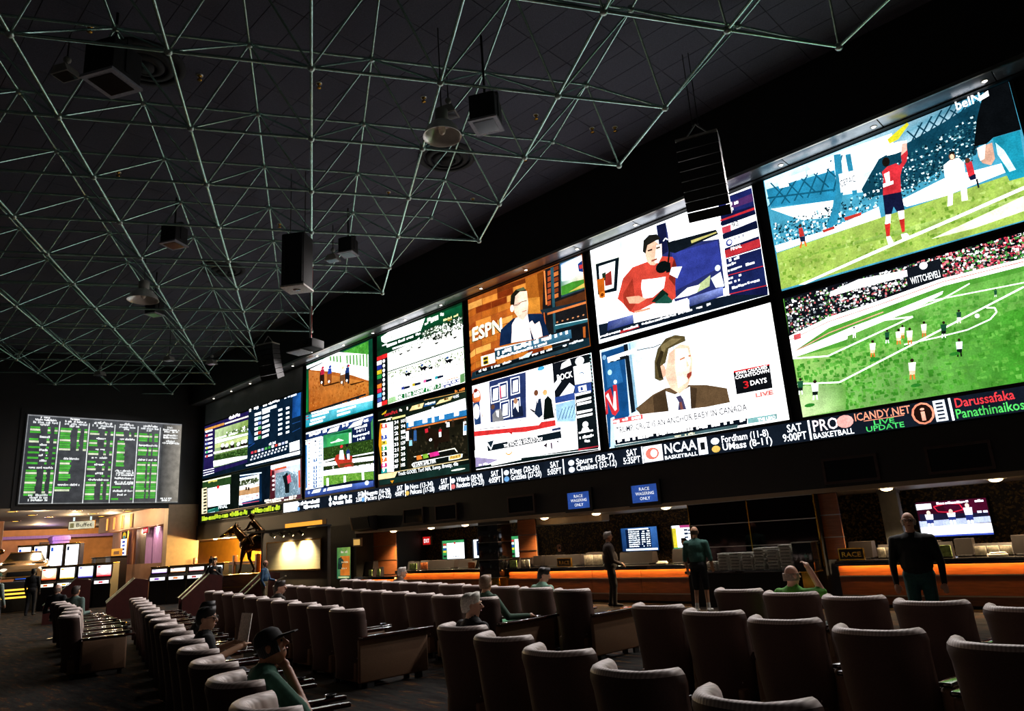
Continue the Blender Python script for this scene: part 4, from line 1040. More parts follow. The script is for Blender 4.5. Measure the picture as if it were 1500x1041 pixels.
  ['p','0c4830',[0,0,1,0,1,1,0,1]],
  ['g',['10a048','18502c','0c5030','0c6038'],[0,0.241,0.038,0.242,0.032,0.912,0,0.897]],
  ['p','c06828',[0.035,0.904,0.944,0.904,0.939,0.194,0.046,0.24]],
  ['g',['b05818','c87028','d88838','c87838'],[0.046,0.24,0.939,0.194,0.941,0.389,0.035,0.897]],
  ['c',21,220,0.02,['a85418','d08038','b86420','c87830'],[0.048,0.803,0.935,0.365,0.935,0.208,0.053,0.266]],
  ['p','4ca838',[0.586,0.976,0.945,0.987,0.946,0.783,0.6,0.95]],
  ['c',22,60,0.02,['3c9830','5cb848'],[0.627,0.966,0.942,0.972,0.942,0.798,0.627,0.953]],
  ['p','f6faf4',[0.016,0.948,0.317,0.992,0.517,0.997,0.942,0.791,0.942,0.415,0.706,0.579,0.39,0.75,0.078,0.888]],
  ['p','4ca838',[0.375,0.991,0.398,0.984,0.404,0.908,0.381,0.913]],
  ['p','4ca838',[0.427,0.973,0.45,0.967,0.455,0.879,0.433,0.884]],
  ['p','4ca838',[0.478,0.955,0.5,0.949,0.506,0.851,0.483,0.856]],
  ['p','4ca838',[0.528,0.938,0.55,0.932,0.556,0.824,0.534,0.828]],
  ['p','4ca838',[0.627,0.904,0.649,0.898,0.653,0.769,0.632,0.773]],
  ['p','4ca838',[0.676,0.887,0.697,0.881,0.701,0.743,0.68,0.747]],
  ['p','4ca838',[0.724,0.871,0.745,0.865,0.749,0.716,0.728,0.72]],
  ['p','4ca838',[0.771,0.855,0.792,0.849,0.796,0.69,0.775,0.694]],
  ['p','4ca838',[0.818,0.838,0.838,0.833,0.842,0.665,0.821,0.668]],
  ['p','4ca838',[0.864,0.823,0.884,0.817,0.888,0.639,0.867,0.643]],
  ['p','4ca838',[0.91,0.807,0.93,0.801,0.933,0.614,0.913,0.618]],
  ['l','c8d0c0',0.004,[0.418,0.747,0.489,0.711]],
  ['l','c8d0c0',0.004,[0.517,0.694,0.585,0.659]],
  ['l','c8d0c0',0.004,[0.612,0.642,0.679,0.608]],
  ['l','c8d0c0',0.004,[0.706,0.591,0.771,0.558]],
  ['l','c8d0c0',0.004,[0.797,0.542,0.861,0.509]],
  ['l','c8d0c0',0.004,[0.886,0.494,0.948,0.462]],
  ['p','101c28',[0.009,0.924,0.04,0.932,0.266,0.94,0.266,0.928,0.047,0.907]],
  ['p','e8f0f4',[0,0.981,0.266,0.986,0.266,0.94,0.008,0.929]],
  ['p','301810',[0.225,0.797,0.293,0.786,0.296,0.657,0.291,0.574,0.268,0.568,0.253,0.644,0.235,0.579,0.22,0.684]],
  ['e','d02848',[0.269,0.852,0.022,0.023]],
  ['p','d02848',[0.237,0.836,0.293,0.823,0.293,0.743,0.235,0.75]],
  ['e','f4f4f0',[0.253,0.63,0.013,0.02]],
  ['p','8a4820',[0.343,0.768,0.409,0.758,0.411,0.63,0.406,0.548,0.383,0.542,0.369,0.617,0.352,0.553,0.337,0.657]],
  ['e','2848b0',[0.386,0.823,0.021,0.023]],
  ['p','2848b0',[0.354,0.806,0.408,0.794,0.409,0.715,0.351,0.722]],
  ['e','f4f4f0',[0.369,0.603,0.013,0.02]],
  ['p','7a5030',[0.54,0.681,0.603,0.671,0.605,0.547,0.599,0.467,0.578,0.461,0.564,0.534,0.548,0.471,0.534,0.572]],
  ['e','e8d8a0',[0.581,0.735,0.02,0.022]],
  ['p','f0f0e8',[0.551,0.718,0.603,0.707,0.603,0.63,0.548,0.636]],
  ['e','f4f4f0',[0.564,0.521,0.012,0.019]],
  ['p','101828',[0.615,0.681,0.677,0.671,0.679,0.548,0.673,0.469,0.652,0.463,0.639,0.535,0.622,0.473,0.609,0.573]],
  ['e','1c3878',[0.656,0.734,0.02,0.022]],
  ['p','1c3878',[0.626,0.718,0.677,0.707,0.677,0.63,0.623,0.637]],
  ['e','f4f4f0',[0.639,0.522,0.012,0.019]],
  ['e','d03030',[0.669,0.729,0.016,0.016]],
  ['p','402008',[0.275,0.572,0.516,0.551,0.544,0.528,0.404,0.537,0.29,0.553]],
  ['p','402008',[0.678,0.454,0.835,0.439,0.892,0.432,0.873,0.419,0.705,0.428]],
  ['p','101820',[0.005,0.238,0.902,0.245,0.906,0.218,0.084,0.214]],
  ['p','ffffff',[0.084,0.214,1,0.194,0.996,0.112,0.1,0.167]],
  ['p','202830',[0.211,0.207,0.263,0.205,0.263,0.233,0.211,0.235]],
  ['p','202830',[0.391,0.205,0.441,0.203,0.441,0.231,0.391,0.233]],
  ['p','202830',[0.522,0.204,0.571,0.202,0.572,0.229,0.523,0.231]],
  ['p','202830',[0.644,0.202,0.691,0.201,0.692,0.227,0.644,0.229]],
  ['p','202830',[0.768,0.201,0.814,0.199,0.815,0.225,0.768,0.227]],
  ['g',['18a0b8','20b0c8','70d8e8','48b8d0'],[0,0.011,0.994,0.01,0.996,0.118,0,0.197]],
  ['p','f4fcff',[0.1,0.139,0.37,0.128,0.369,0.158,0.1,0.173]],
  ['p','f4fcff',[0.078,0.074,0.313,0.071,0.313,0.101,0.077,0.108]],
  ['p','f4fcff',[0.063,0.022,0.277,0.026,0.277,0.056,0.063,0.056]],
  ['p','f4fcff',[0.495,0.093,0.767,0.092,0.768,0.121,0.495,0.126]],
  ['p','f4fcff',[0.495,0.039,0.686,0.037,0.687,0.066,0.495,0.072]],
  ['p','e04848',[0.009,0.165,0.039,0.165,0.039,0.182,0.008,0.182]],
  ['p','203878',[0.039,0.165,0.063,0.164,0.063,0.181,0.039,0.182]],
  ['p','e04848',[0.009,0.119,0.04,0.119,0.039,0.136,0.009,0.136]],
  ['p','203878',[0.04,0.119,0.064,0.118,0.064,0.135,0.039,0.136]],
 ],
 'S3': [
  ['p','1c2c60',[0,0,1,0,1,1,0,1]],
  ['p','e8f0f8',[0,0.993,0.991,1,0.991,0.976,0,0.968]],
  ['g',['1c3468','2c488c','2c4c98','182c5c'],[0.001,0.884,0.99,0.907,0.991,0.969,0,0.961]],
  ['p','f8f8e0',[0.34,0.899,0.388,0.953,0.527,0.961,0.494,0.891]],
  ['p','f8f8e0',[0.649,0.889,0.725,0.951,0.866,0.968,0.835,0.888]],
  ['s','ffffff',10,[0.023,0.92,0.311,0.053]],
  ['s','ffffff',7,[0.534,0.923,0.122,0.045]],
  ['t','ffffff','4:05',[0.866,0.912,0.066,0.043]],
  ['g',['38a868','2c9058','48b878','2c8c50'],[0.282,0.693,0.711,0.68,0.7,0.875,0.281,0.881]],
  ['p','0c5c30',[0.282,0.867,0.7,0.868,0.699,0.824,0.334,0.867]],
  ['p','3cb060',[0.334,0.827,0.655,0.82,0.658,0.662,0.334,0.694]],
  ['p','e8f4ec',[0.388,0.747,0.468,0.754,0.507,0.776,0.553,0.752,0.591,0.729,0.401,0.733]],
  ['p','d0e8d8',[0.662,0.821,0.697,0.818,0.698,0.658,0.663,0.66]],
  ['p','14204c',[0.702,0.874,0.966,0.877,0.969,0.641,0.704,0.657]],
  ['s','e8f0ff',7,[0.743,0.845,0.176,0.038]],
  ['t','e8f0ff','14/11',[0.773,0.792,0.121,0.038]],
  ['s','e8f0ff',10,[0.721,0.732,0.226,0.038]],
  ['t','e8f0ff','14/8',[0.782,0.675,0.101,0.038]],
  ['p','48a058',[0.966,0.877,0.993,0.944,0.994,0.647,0.969,0.647]],
  ['p','2c4818',[0.282,0.693,0.996,0.647,0.996,0.463,0.287,0.52]],
  ['c',31,420,0.014,['3c6020','1c3010','547c34','26401a'],[0.286,0.679,0.993,0.629,0.994,0.476,0.291,0.532]],
  ['p','202c14',[0.283,0.521,0.722,0.476,0.996,0.457,0.995,0.27,0.287,0.362]],
  ['p','fbfcfa',[0.283,0.468,0.997,0.415,0.997,0.354,0.283,0.415]],
  ['p','fbfcfa',[0.283,0.349,0.996,0.318,0.995,0.21,0.288,0.276]],
  ['p','f4f8f8',[0.283,0.501,0.455,0.503,0.461,0.482,0.287,0.477]],
  ['p','f4f8f8',[0.709,0.479,0.996,0.47,0.996,0.451,0.712,0.465]],
  ['p','fbfcfa',[0.422,0.387,0.443,0.385,0.445,0.305,0.424,0.306]],
  ['p','fbfcfa',[0.77,0.316,0.789,0.315,0.791,0.238,0.771,0.239]],
  ['c',32,90,0.016,['48682c','2c4418','1c1c10'],[0.291,0.413,0.994,0.355,0.994,0.307,0.292,0.361]],
  ['p','c83828',[0.448,0.485,0.481,0.542,0.52,0.546,0.597,0.529,0.622,0.447,0.672,0.487,0.709,0.479,0.708,0.328,0.519,0.354]],
  ['p','f4f8ff',[0.52,0.469,0.533,0.595,0.578,0.591,0.597,0.453]],
  ['e','e03038',[0.556,0.648,0.021,0.023]],
  ['p','283878',[0.622,0.562,0.654,0.592,0.679,0.549,0.672,0.462,0.628,0.471]],
  ['e','18181c',[0.638,0.647,0.02,0.025]],
  ['p','f0f4f8',[0.635,0.521,0.67,0.519,0.674,0.436,0.641,0.443]],
  ['p','7a4420',[0.52,0.405,0.721,0.388,0.733,0.323,0.708,0.328,0.684,0.365,0.621,0.371,0.596,0.351,0.532,0.352]],
  ['p','6ca838',[0.284,0.277,0.995,0.204,0.996,0.09,0.288,0.133]],
  ['c',33,220,0.016,['5c9830','7cb848','8cb850','4c8828'],[0.288,0.263,0.992,0.193,0.993,0.097,0.292,0.139]],
  ['p','f4f8f4',[0.335,0.119,0.37,0.117,0.365,0.232,0.333,0.233]],
  ['p','f4f8f4',[0.589,0.107,0.622,0.105,0.617,0.217,0.587,0.218]],
  ['p','f4f8f4',[0.84,0.112,0.87,0.111,0.867,0.219,0.838,0.22]],
  ['p','dff0fb',[0,0.857,0.279,0.868,0.288,0.114,0.009,0.114]],
  ['p','2f80c8',[0,0.802,0.021,0.803,0.033,0.143,0.01,0.134]],
  ['p','f8fcff',[0.132,0.844,0.188,0.841,0.189,0.795,0.132,0.798]],
  ['t','1c2c50','1',[0.147,0.807,0.025,0.035]],
  ['t','1c2c50','20',[0.212,0.8,0.05,0.032]],
  ['e','e04040',[0.06,0.813,0.012,0.011]],
  ['p','f8fcff',[0.132,0.787,0.189,0.784,0.189,0.738,0.132,0.741]],
  ['t','1c2c50','8',[0.148,0.75,0.025,0.035]],
  ['t','1c2c50','71',[0.213,0.744,0.05,0.032]],
  ['e','a0a8b0',[0.06,0.755,0.012,0.011]],
  ['p','f8fcff',[0.132,0.73,0.189,0.727,0.189,0.682,0.133,0.684]],
  ['t','1c2c50','6',[0.148,0.693,0.025,0.035]],
  ['t','1c2c50','42',[0.213,0.688,0.05,0.032]],
  ['e','60a0d0',[0.061,0.698,0.012,0.011]],
  ['p','f8fcff',[0.133,0.673,0.189,0.671,0.19,0.625,0.133,0.627]],
  ['t','1c2c50','4',[0.149,0.637,0.025,0.035]],
  ['t','1c2c50','93',[0.213,0.631,0.05,0.032]],
  ['e','e8a040',[0.061,0.64,0.011,0.011]],
  ['p','f8fcff',[0.133,0.616,0.19,0.614,0.19,0.569,0.134,0.57]],
  ['t','1c2c50','2',[0.149,0.58,0.025,0.035]],
  ['t','1c2c50','64',[0.214,0.575,0.05,0.032]],
  ['e','28a048',[0.062,0.583,0.011,0.011]],
  ['p','2c68b0',[0.134,0.559,0.19,0.558,0.19,0.512,0.134,0.514]],
  ['t','ffffff','9',[0.149,0.524,0.025,0.035]],
  ['t','1c2c50','35',[0.214,0.519,0.05,0.032]],
  ['e','303030',[0.062,0.526,0.011,0.011]],
  ['p','f8fcff',[0.134,0.503,0.19,0.502,0.191,0.456,0.134,0.457]],
  ['t','1c2c50','7',[0.15,0.468,0.025,0.035]],
  ['t','1c2c50','86',[0.214,0.464,0.05,0.032]],
  ['e','c8a880',[0.063,0.469,0.011,0.011]],
  ['p','2c68b0',[0.134,0.447,0.191,0.446,0.191,0.401,0.135,0.401]],
  ['t','ffffff','5',[0.15,0.411,0.025,0.035]],
  ['t','1c2c50','50',[0.214,0.408,0.05,0.032]],
  ['e','d0d0d0',[0.064,0.412,0.011,0.011]],
  ['p','2c68b0',[0.135,0.39,0.191,0.39,0.191,0.345,0.135,0.345]],
  ['t','ffffff','3',[0.151,0.355,0.025,0.035]],
  ['t','1c2c50','21',[0.215,0.353,0.05,0.032]],
  ['e','20a070',[0.064,0.356,0.011,0.011]],
  ['p','2c68b0',[0.135,0.334,0.191,0.334,0.192,0.289,0.136,0.289]],
  ['t','ffffff','1',[0.151,0.3,0.025,0.035]],
  ['t','1c2c50','72',[0.215,0.297,0.049,0.032]],
  ['e','20a888',[0.065,0.299,0.011,0.011]],
  ['p','2c68b0',[0.136,0.278,0.192,0.279,0.192,0.234,0.136,0.233]],
  ['t','ffffff','8',[0.151,0.244,0.025,0.034]],
  ['t','1c2c50','43',[0.215,0.242,0.049,0.032]],
  ['e','28b058',[0.065,0.243,0.011,0.011]],
  ['p','2c68b0',[0.136,0.223,0.192,0.223,0.192,0.178,0.136,0.178]],
  ['t','ffffff','6',[0.152,0.189,0.025,0.034]],
  ['t','1c2c50','94',[0.216,0.187,0.049,0.032]],
  ['e','d04848',[0.066,0.187,0.011,0.011]],
  ['p','2c68b0',[0.136,0.167,0.192,0.168,0.192,0.123,0.137,0.122]],
  ['t','ffffff','4',[0.152,0.133,0.025,0.034]],
  ['t','1c2c50','65',[0.216,0.132,0.049,0.031]],
  ['e','e08080',[0.066,0.131,0.011,0.011]],
  ['l','f4f8e8',0.01,[0,0.871,0.265,0.872]],
  ['p','101828',[0.284,0.114,0.719,0.128,0.991,0.097,0.99,0.008,0.336,0.061]],
  ['g',['243c84','2c4490','5878d0','34509c'],[0.006,0.001,0.992,0,0.993,0.079,0.005,0.101]],
  ['p','f4f8e0',[0.109,0.045,0.144,0.092,0.261,0.095,0.234,0.045]],
  ['p','fff8e8',[0.349,0.046,0.362,0.089,0.707,0.083,0.707,0.05]],
  ['p','f0f4ff',[0.289,0.043,0.302,0.079,0.333,0.083,0.33,0.045]],
  ['e','c8d8f8',[0.91,0.064,0.028,0.031]],
  ['e','9cb0e8',[0.067,0.065,0.02,0.024]],
 ],
 'S1': [
  ['p','0c1c2c',[0,0,1,0,1,1,0,1]],
  ['p','241c54',[0,1,0.501,1,0.503,0.101,0.012,0.05]],
  ['l','e8a048',0.043,[0.003,0.933,0.233,0.923]],
  ['l','f8f0d0',0.026,[0.241,0.918,0.499,0.907]],
  ['s','f8f4ff',11,[0.287,0.965,0.121,0.062]],
  ['p','48603c',[0.13,0.864,0.5,0.845,0.502,0.16,0.136,0.155]],
  ['g',['5c7c44','3c6030','90b058','bcd0a0'],[0.141,0.153,0.502,0.16,0.497,0.847,0.13,0.864]],
  ['p','f0f8f4',[0.135,0.706,0.5,0.687,0.5,0.663,0.135,0.68]],
  ['p','e4f4e4',[0.136,0.667,0.501,0.614,0.505,0.576,0.137,0.601]],
  ['p','cad890',[0.138,0.588,0.502,0.566,0.503,0.505,0.14,0.51]],
  ['c',41,90,0.02,['2c3c24','607c48','e8f0e8'],[0.264,0.753,0.499,0.749,0.5,0.663,0.271,0.674]],
  ['p','201814',[0.202,0.506,0.25,0.498,0.255,0.395,0.239,0.438,0.221,0.401,0.21,0.467]],
  ['e','f0f4f8',[0.227,0.529,0.019,0.036]],
  ['p','201814',[0.25,0.483,0.297,0.476,0.302,0.374,0.286,0.416,0.268,0.379,0.257,0.444]],
  ['e','f0f4f8',[0.274,0.506,0.019,0.035]],
  ['p','201814',[0.312,0.491,0.357,0.483,0.362,0.383,0.346,0.425,0.329,0.388,0.318,0.453]],
  ['e','f0f4f8',[0.335,0.514,0.018,0.035]],
  ['p','201814',[0.38,0.445,0.424,0.438,0.429,0.339,0.414,0.38,0.397,0.344,0.387,0.408]],
  ['e','f0f4f8',[0.403,0.468,0.018,0.035]],
  ['p','201814',[0.424,0.46,0.467,0.453,0.472,0.355,0.457,0.396,0.44,0.36,0.43,0.423]],
  ['e','f0f4f8',[0.447,0.483,0.017,0.034]],
  ['p','201814',[0.456,0.457,0.499,0.45,0.503,0.352,0.488,0.393,0.472,0.357,0.462,0.42]],
  ['e','f0f4f8',[0.478,0.479,0.017,0.034]],
  ['p','2c4c1c',[0.13,0.387,0.499,0.34,0.502,0.196,0.134,0.232]],
  ['c',42,120,0.02,['1c3410','406028','54803c'],[0.135,0.384,0.499,0.328,0.5,0.197,0.139,0.23]],
  ['p','f4f8f4',[0.125,0.453,0.502,0.398,0.503,0.374,0.126,0.414]],
  ['p','f0f4f0',[0.126,0.286,0.378,0.251,0.501,0.22,0.499,0.173,0.228,0.168,0.132,0.177]],
  ['p','f0f0f8',[0.012,0.909,0.1,0.896,0.101,0.864,0.013,0.877]],
  ['e','e8e8f0',[0.033,0.887,0.017,0.021]],
  ['p','e8d8e0',[0.014,0.828,0.102,0.816,0.103,0.785,0.015,0.796]],
  ['e','e83858',[0.035,0.807,0.017,0.021]],
  ['p','f0f0f8',[0.017,0.748,0.104,0.737,0.105,0.705,0.018,0.715]],
  ['e','a8a8b0',[0.038,0.726,0.017,0.021]],
  ['p','f0f0f8',[0.019,0.667,0.106,0.658,0.107,0.626,0.02,0.635]],
  ['e','8898e0',[0.04,0.647,0.017,0.021]],
  ['p','f0f0f8',[0.021,0.587,0.108,0.579,0.109,0.548,0.022,0.555]],
  ['e','e0e050',[0.042,0.567,0.017,0.021]],
  ['p','f0f0f8',[0.024,0.508,0.111,0.501,0.111,0.469,0.025,0.476]],
  ['e','38c878',[0.045,0.488,0.017,0.021]],
  ['p','f0f0f8',[0.026,0.428,0.113,0.423,0.114,0.391,0.027,0.396]],
  ['e','e84848',[0.047,0.408,0.017,0.021]],
  ['l','e8e8f8',0.013,[0.01,0.154,0.141,0.148]],
  ['l','e8e8f8',0.013,[0.012,0.107,0.142,0.107]],
  ['l','e8e8f8',0.013,[0.013,0.06,0.143,0.066]],
  ['p','0c2034',[0.502,0.978,0.991,1,0.993,0.063,0.503,0.101]],
  ['g',['1c4c8c','0c1c2c','0c1c2c','1c3c6c'],[0.512,0.405,0.575,0.398,0.574,0.446,0.507,0.696]],
  ['g',['14448c','1c60b0','2468b8','103060'],[0.919,0.624,0.989,0.627,0.991,1,0.92,0.993]],
  ['l','1c4c9c',0.014,[0.513,0.357,0.575,0.398]],
  ['l','204c88',0.011,[0.92,0.535,0.99,0.539]],
  ['l','204c88',0.011,[0.921,0.402,0.991,0.43]],
  ['s','ffffff',4,[0.509,0.974,0.097,0.069]],
  ['s','ffffff',12,[0.647,0.978,0.156,0.038]],
  ['p','e8f0ff',[0.847,0.985,0.865,0.984,0.865,1,0.847,1]],
  ['s','d0e0ff',4,[0.878,0.976,0.102,0.041]],
  ['p','f0f8ff',[0.566,0.915,0.628,0.911,0.629,0.863,0.567,0.866]],
  ['p','f0f8ff',[0.642,0.893,0.714,0.896,0.715,0.853,0.642,0.85]],
  ['p','f0f8ff',[0.597,0.911,0.629,0.91,0.63,0.862,0.597,0.865]],
  ['p','f0f8ff',[0.795,0.846,0.83,0.843,0.83,0.811,0.795,0.809]],
  ['p','f0f8ff',[0.864,0.835,0.893,0.834,0.894,0.798,0.865,0.798]],
  ['p','f0f8ff',[0.568,0.83,0.629,0.827,0.63,0.779,0.568,0.781]],
  ['p','f0f8ff',[0.643,0.81,0.71,0.816,0.711,0.774,0.643,0.767]],
  ['p','a8c8f0',[0.598,0.826,0.631,0.826,0.631,0.778,0.599,0.781]],
  ['p','f0f8ff',[0.795,0.765,0.83,0.762,0.831,0.73,0.796,0.728]],
  ['p','f0f8ff',[0.865,0.755,0.894,0.755,0.894,0.719,0.865,0.719]],
  ['p','f0f8ff',[0.569,0.745,0.63,0.743,0.631,0.696,0.57,0.697]],
  ['p','f0f8ff',[0.644,0.726,0.706,0.737,0.707,0.695,0.645,0.683]],
  ['p','8898d8',[0.599,0.742,0.632,0.743,0.632,0.695,0.6,0.697]],
  ['p','f0f8ff',[0.796,0.685,0.831,0.682,0.832,0.65,0.797,0.648]],
  ['p','f0f8ff',[0.866,0.676,0.895,0.676,0.895,0.64,0.866,0.639]],
  ['p','f0f8ff',[0.57,0.661,0.632,0.66,0.632,0.613,0.571,0.613]],
  ['p','f0f8ff',[0.645,0.643,0.718,0.649,0.718,0.607,0.646,0.601]],
  ['p','58b868',[0.601,0.659,0.633,0.659,0.634,0.612,0.601,0.613]],
  ['p','f0f8ff',[0.797,0.604,0.832,0.603,0.832,0.571,0.798,0.568]],
  ['p','f0f8ff',[0.866,0.597,0.895,0.598,0.896,0.562,0.867,0.561]],
  ['p','f0f8ff',[0.572,0.577,0.633,0.577,0.634,0.53,0.572,0.529]],
  ['p','f0f8ff',[0.646,0.56,0.713,0.571,0.714,0.529,0.647,0.518]],
  ['p','d84838',[0.602,0.575,0.634,0.576,0.635,0.529,0.603,0.53]],
  ['p','f0f8ff',[0.798,0.524,0.833,0.523,0.833,0.492,0.798,0.488]],
  ['p','f0f8ff',[0.867,0.518,0.896,0.52,0.896,0.484,0.867,0.482]],
  ['p','f0f8ff',[0.573,0.493,0.634,0.495,0.635,0.447,0.574,0.446]],
  ['p','f0f8ff',[0.648,0.478,0.709,0.492,0.71,0.45,0.648,0.436]],
  ['p','48b858',[0.603,0.492,0.635,0.494,0.636,0.447,0.604,0.447]],
  ['p','f0f8ff',[0.799,0.445,0.834,0.444,0.834,0.413,0.799,0.408]],
  ['p','f0f8ff',[0.868,0.439,0.897,0.442,0.897,0.406,0.868,0.404]],
  ['p','f0f8ff',[0.641,0.941,0.778,0.937,0.779,0.89,0.642,0.893]],
  ['s','e8f0ff',6,[0.716,0.29,0.064,0.041]],
  ['p','d83850',[0.543,0.225,0.566,0.226,0.566,0.266,0.542,0.265]],
  ['p','e8f0ff',[0.548,0.164,0.565,0.166,0.564,0.192,0.548,0.19]],
  ['p','e8f0ff',[0.538,0.116,0.555,0.119,0.554,0.145,0.538,0.142]],
  ['p','e06050',[0.577,0.227,0.6,0.228,0.6,0.267,0.577,0.267]],
  ['p','e8f0ff',[0.582,0.166,0.599,0.168,0.598,0.194,0.582,0.192]],
  ['p','e8f0ff',[0.572,0.119,0.589,0.121,0.588,0.147,0.572,0.145]],
  ['p','f0f0f8',[0.611,0.228,0.634,0.23,0.633,0.269,0.611,0.268]],
  ['p','e8f0ff',[0.616,0.168,0.632,0.17,0.632,0.196,0.616,0.194]],
  ['p','e8f0ff',[0.606,0.122,0.622,0.124,0.622,0.15,0.606,0.147]],
  ['p','a8a8e0',[0.645,0.23,0.667,0.231,0.666,0.271,0.644,0.27]],
  ['p','e8f0ff',[0.649,0.171,0.665,0.173,0.665,0.198,0.649,0.196]],
  ['p','e8f0ff',[0.639,0.124,0.655,0.127,0.655,0.152,0.639,0.15]],
  ['p','60c060',[0.677,0.232,0.7,0.233,0.699,0.272,0.677,0.271]],
  ['p','e8f0ff',[0.682,0.173,0.698,0.175,0.697,0.2,0.682,0.198]],
  ['p','e8f0ff',[0.672,0.127,0.688,0.129,0.688,0.154,0.672,0.152]],
  ['p','40a848',[0.71,0.234,0.732,0.235,0.731,0.274,0.709,0.273]],
  ['p','e8f0ff',[0.715,0.175,0.73,0.177,0.73,0.202,0.714,0.2]],
  ['p','e8f0ff',[0.705,0.129,0.72,0.132,0.72,0.157,0.705,0.155]],
  ['p','f0f0f8',[0.742,0.236,0.764,0.237,0.763,0.275,0.742,0.275]],
  ['p','e8f0ff',[0.747,0.177,0.762,0.179,0.761,0.204,0.746,0.202]],
  ['p','e8f0ff',[0.737,0.132,0.752,0.134,0.752,0.159,0.737,0.157]],
  ['p','e05040',[0.774,0.238,0.795,0.239,0.794,0.277,0.773,0.276]],
  ['p','e8f0ff',[0.778,0.179,0.793,0.181,0.793,0.206,0.778,0.204]],
  ['p','e8f0ff',[0.769,0.134,0.784,0.137,0.783,0.161,0.768,0.159]],
  ['p','f0f0f8',[0.805,0.239,0.826,0.24,0.825,0.278,0.804,0.278]],
  ['p','e8f0ff',[0.809,0.182,0.824,0.183,0.824,0.208,0.809,0.206]],
  ['p','e8f0ff',[0.8,0.137,0.815,0.139,0.814,0.164,0.799,0.162]],
  ['p','b0b8f0',[0.836,0.241,0.856,0.242,0.856,0.28,0.835,0.279]],
  ['p','e8f0ff',[0.84,0.184,0.854,0.186,0.854,0.21,0.84,0.208]],
  ['p','e8f0ff',[0.831,0.139,0.845,0.141,0.845,0.166,0.83,0.164]],
  ['p','f0f0f8',[0.866,0.243,0.886,0.244,0.886,0.281,0.866,0.281]],
  ['p','e8f0ff',[0.87,0.186,0.885,0.188,0.884,0.212,0.87,0.21]],
  ['p','e8f0ff',[0.861,0.142,0.875,0.144,0.875,0.168,0.861,0.166]],
  ['p','ffffff',[0.902,0.236,0.987,0.241,0.99,0.096,0.906,0.092]],
  ['p','f8fbff',[0.494,0.057,0.993,0.074,0.993,0.02,0.498,0.037]],
 ],
 'SA': [
  ['p','0c1410',[0,0,1,0,1,1,0,1]],
  ['p','2c4c24',[0.015,0.989,0.784,0.989,0.793,0.716,0.024,0.775]],
  ['s','e8e070',9,[0.177,0.903,0.246,0.085]],
  ['p','e8f0c8',[0.014,1,0.784,0.989,0.785,0.949,0.024,0.966]],
  ['p','e8d8b0',[0,0.783,0.142,0.79,0.183,0,0.027,0]],
  ['p','202820',[0.049,0.749,0.136,0.75,0.138,0.699,0.051,0.698]],
  ['p','202820',[0.053,0.651,0.14,0.653,0.142,0.602,0.055,0.6]],
  ['p','202820',[0.057,0.553,0.144,0.556,0.146,0.505,0.06,0.503]],
  ['p','202820',[0.062,0.456,0.148,0.459,0.15,0.409,0.064,0.406]],
  ['p','202820',[0.066,0.359,0.152,0.363,0.154,0.313,0.068,0.309]],
  ['p','202820',[0.07,0.263,0.156,0.267,0.158,0.217,0.072,0.212]],
  ['p','202820',[0.074,0.166,0.16,0.171,0.162,0.121,0.076,0.116]],
  ['p','202820',[0.078,0.07,0.163,0.076,0.166,0.026,0.08,0.02]],
  ['p','fbfdff',[0.163,0.743,0.768,0.73,0.786,0.165,0.198,0.176]],
  ['e','e02830',[0.457,0.716,0.037,0.053]],
  ['p','1c6c60',[0.191,0.075,0.507,0.139,0.513,0,0.207,0]],
  ['p','40a890',[0.209,0.092,0.397,0.119,0.398,0.087,0.21,0.063]],
  ['t','e8f4f8','FINAL',[0.493,0.07,0.232,0.089]],
  ['p','c8e8f0',[0.514,0,0.728,0,0.729,0,0.515,0]],
  ['p','c8e8f0',[0.213,0,0.401,0.017,0.402,0,0.214,0]],
 ],
 'SB': [
  ['p','081420',[0,0,1,0,1,1,0,1]],
  ['g',['1c60a8','103050','08182c','1c3c6c'],[0,0.083,0.763,0.09,0.732,0.837,0,0.914]],
  ['p','f0f4fa',[0,0.834,0.652,0.833,0.672,0.176,0,0.143]],
  ['p','404c2c',[0,0.766,0.632,0.762,0.636,0.629,0,0.607]],
  ['c',51,60,0.04,['202818','6c7c58','d8e0d0'],[0,0.766,0.632,0.75,0.637,0.611,0,0.599]],
  ['p','c89868',[0,0.556,0.66,0.569,0.668,0.325,0,0.339]],
  ['p','f4e8d8',[0,0.556,0.661,0.55,0.662,0.505,0,0.489]],
  ['p','181410',[0.204,0.551,0.26,0.553,0.263,0.465,0.207,0.462]],
  ['p','181410',[0.288,0.537,0.344,0.539,0.347,0.451,0.292,0.449]],
  ['c',52,30,0.03,['d04848','404858','8890a0'],[0,0.285,0.647,0.273,0.649,0.198,0,0.206]],
  ['p','d8f0ff',[0,0.162,0.101,0.145,0.128,0.065,0,0.081]],
  ['l','e05060',0.019,[0.032,0.109,0.675,0.102]],
  ['l','d8ecff',0.032,[0,0.912,0.731,0.856]],
 ],
 'SC': [
  ['p','5c3440',[0,0,1,0,1,1,0,1]],
  ['g',['603040','90a8c0','c8e0f0','d83828'],[0,0.08,0.98,0.099,0.959,0.986,0,1]],
  ['p','d8e8f4',[0,0.992,0.959,0.986,0.961,0.863,0,0.875]],
  ['p','e86038',[0.146,0.886,0.525,0.89,0.526,0.836,0.147,0.831]],
  ['p','4c1c24',[0,0.856,0.124,0.835,0.166,0.104,0,0.041]],
  ['p','e03838',[0,0.894,0.028,0.889,0.032,0.741,0,0.706]],
  ['p','f0f4f8',[0,0.7,0,0.698,0,0.638,0,0.64]],
  ['p','f0f4f8',[0,0.596,0,0.594,0,0.535,0,0.536]],
  ['p','f0f4f8',[0,0.492,0,0.491,0,0.432,0,0.433]],
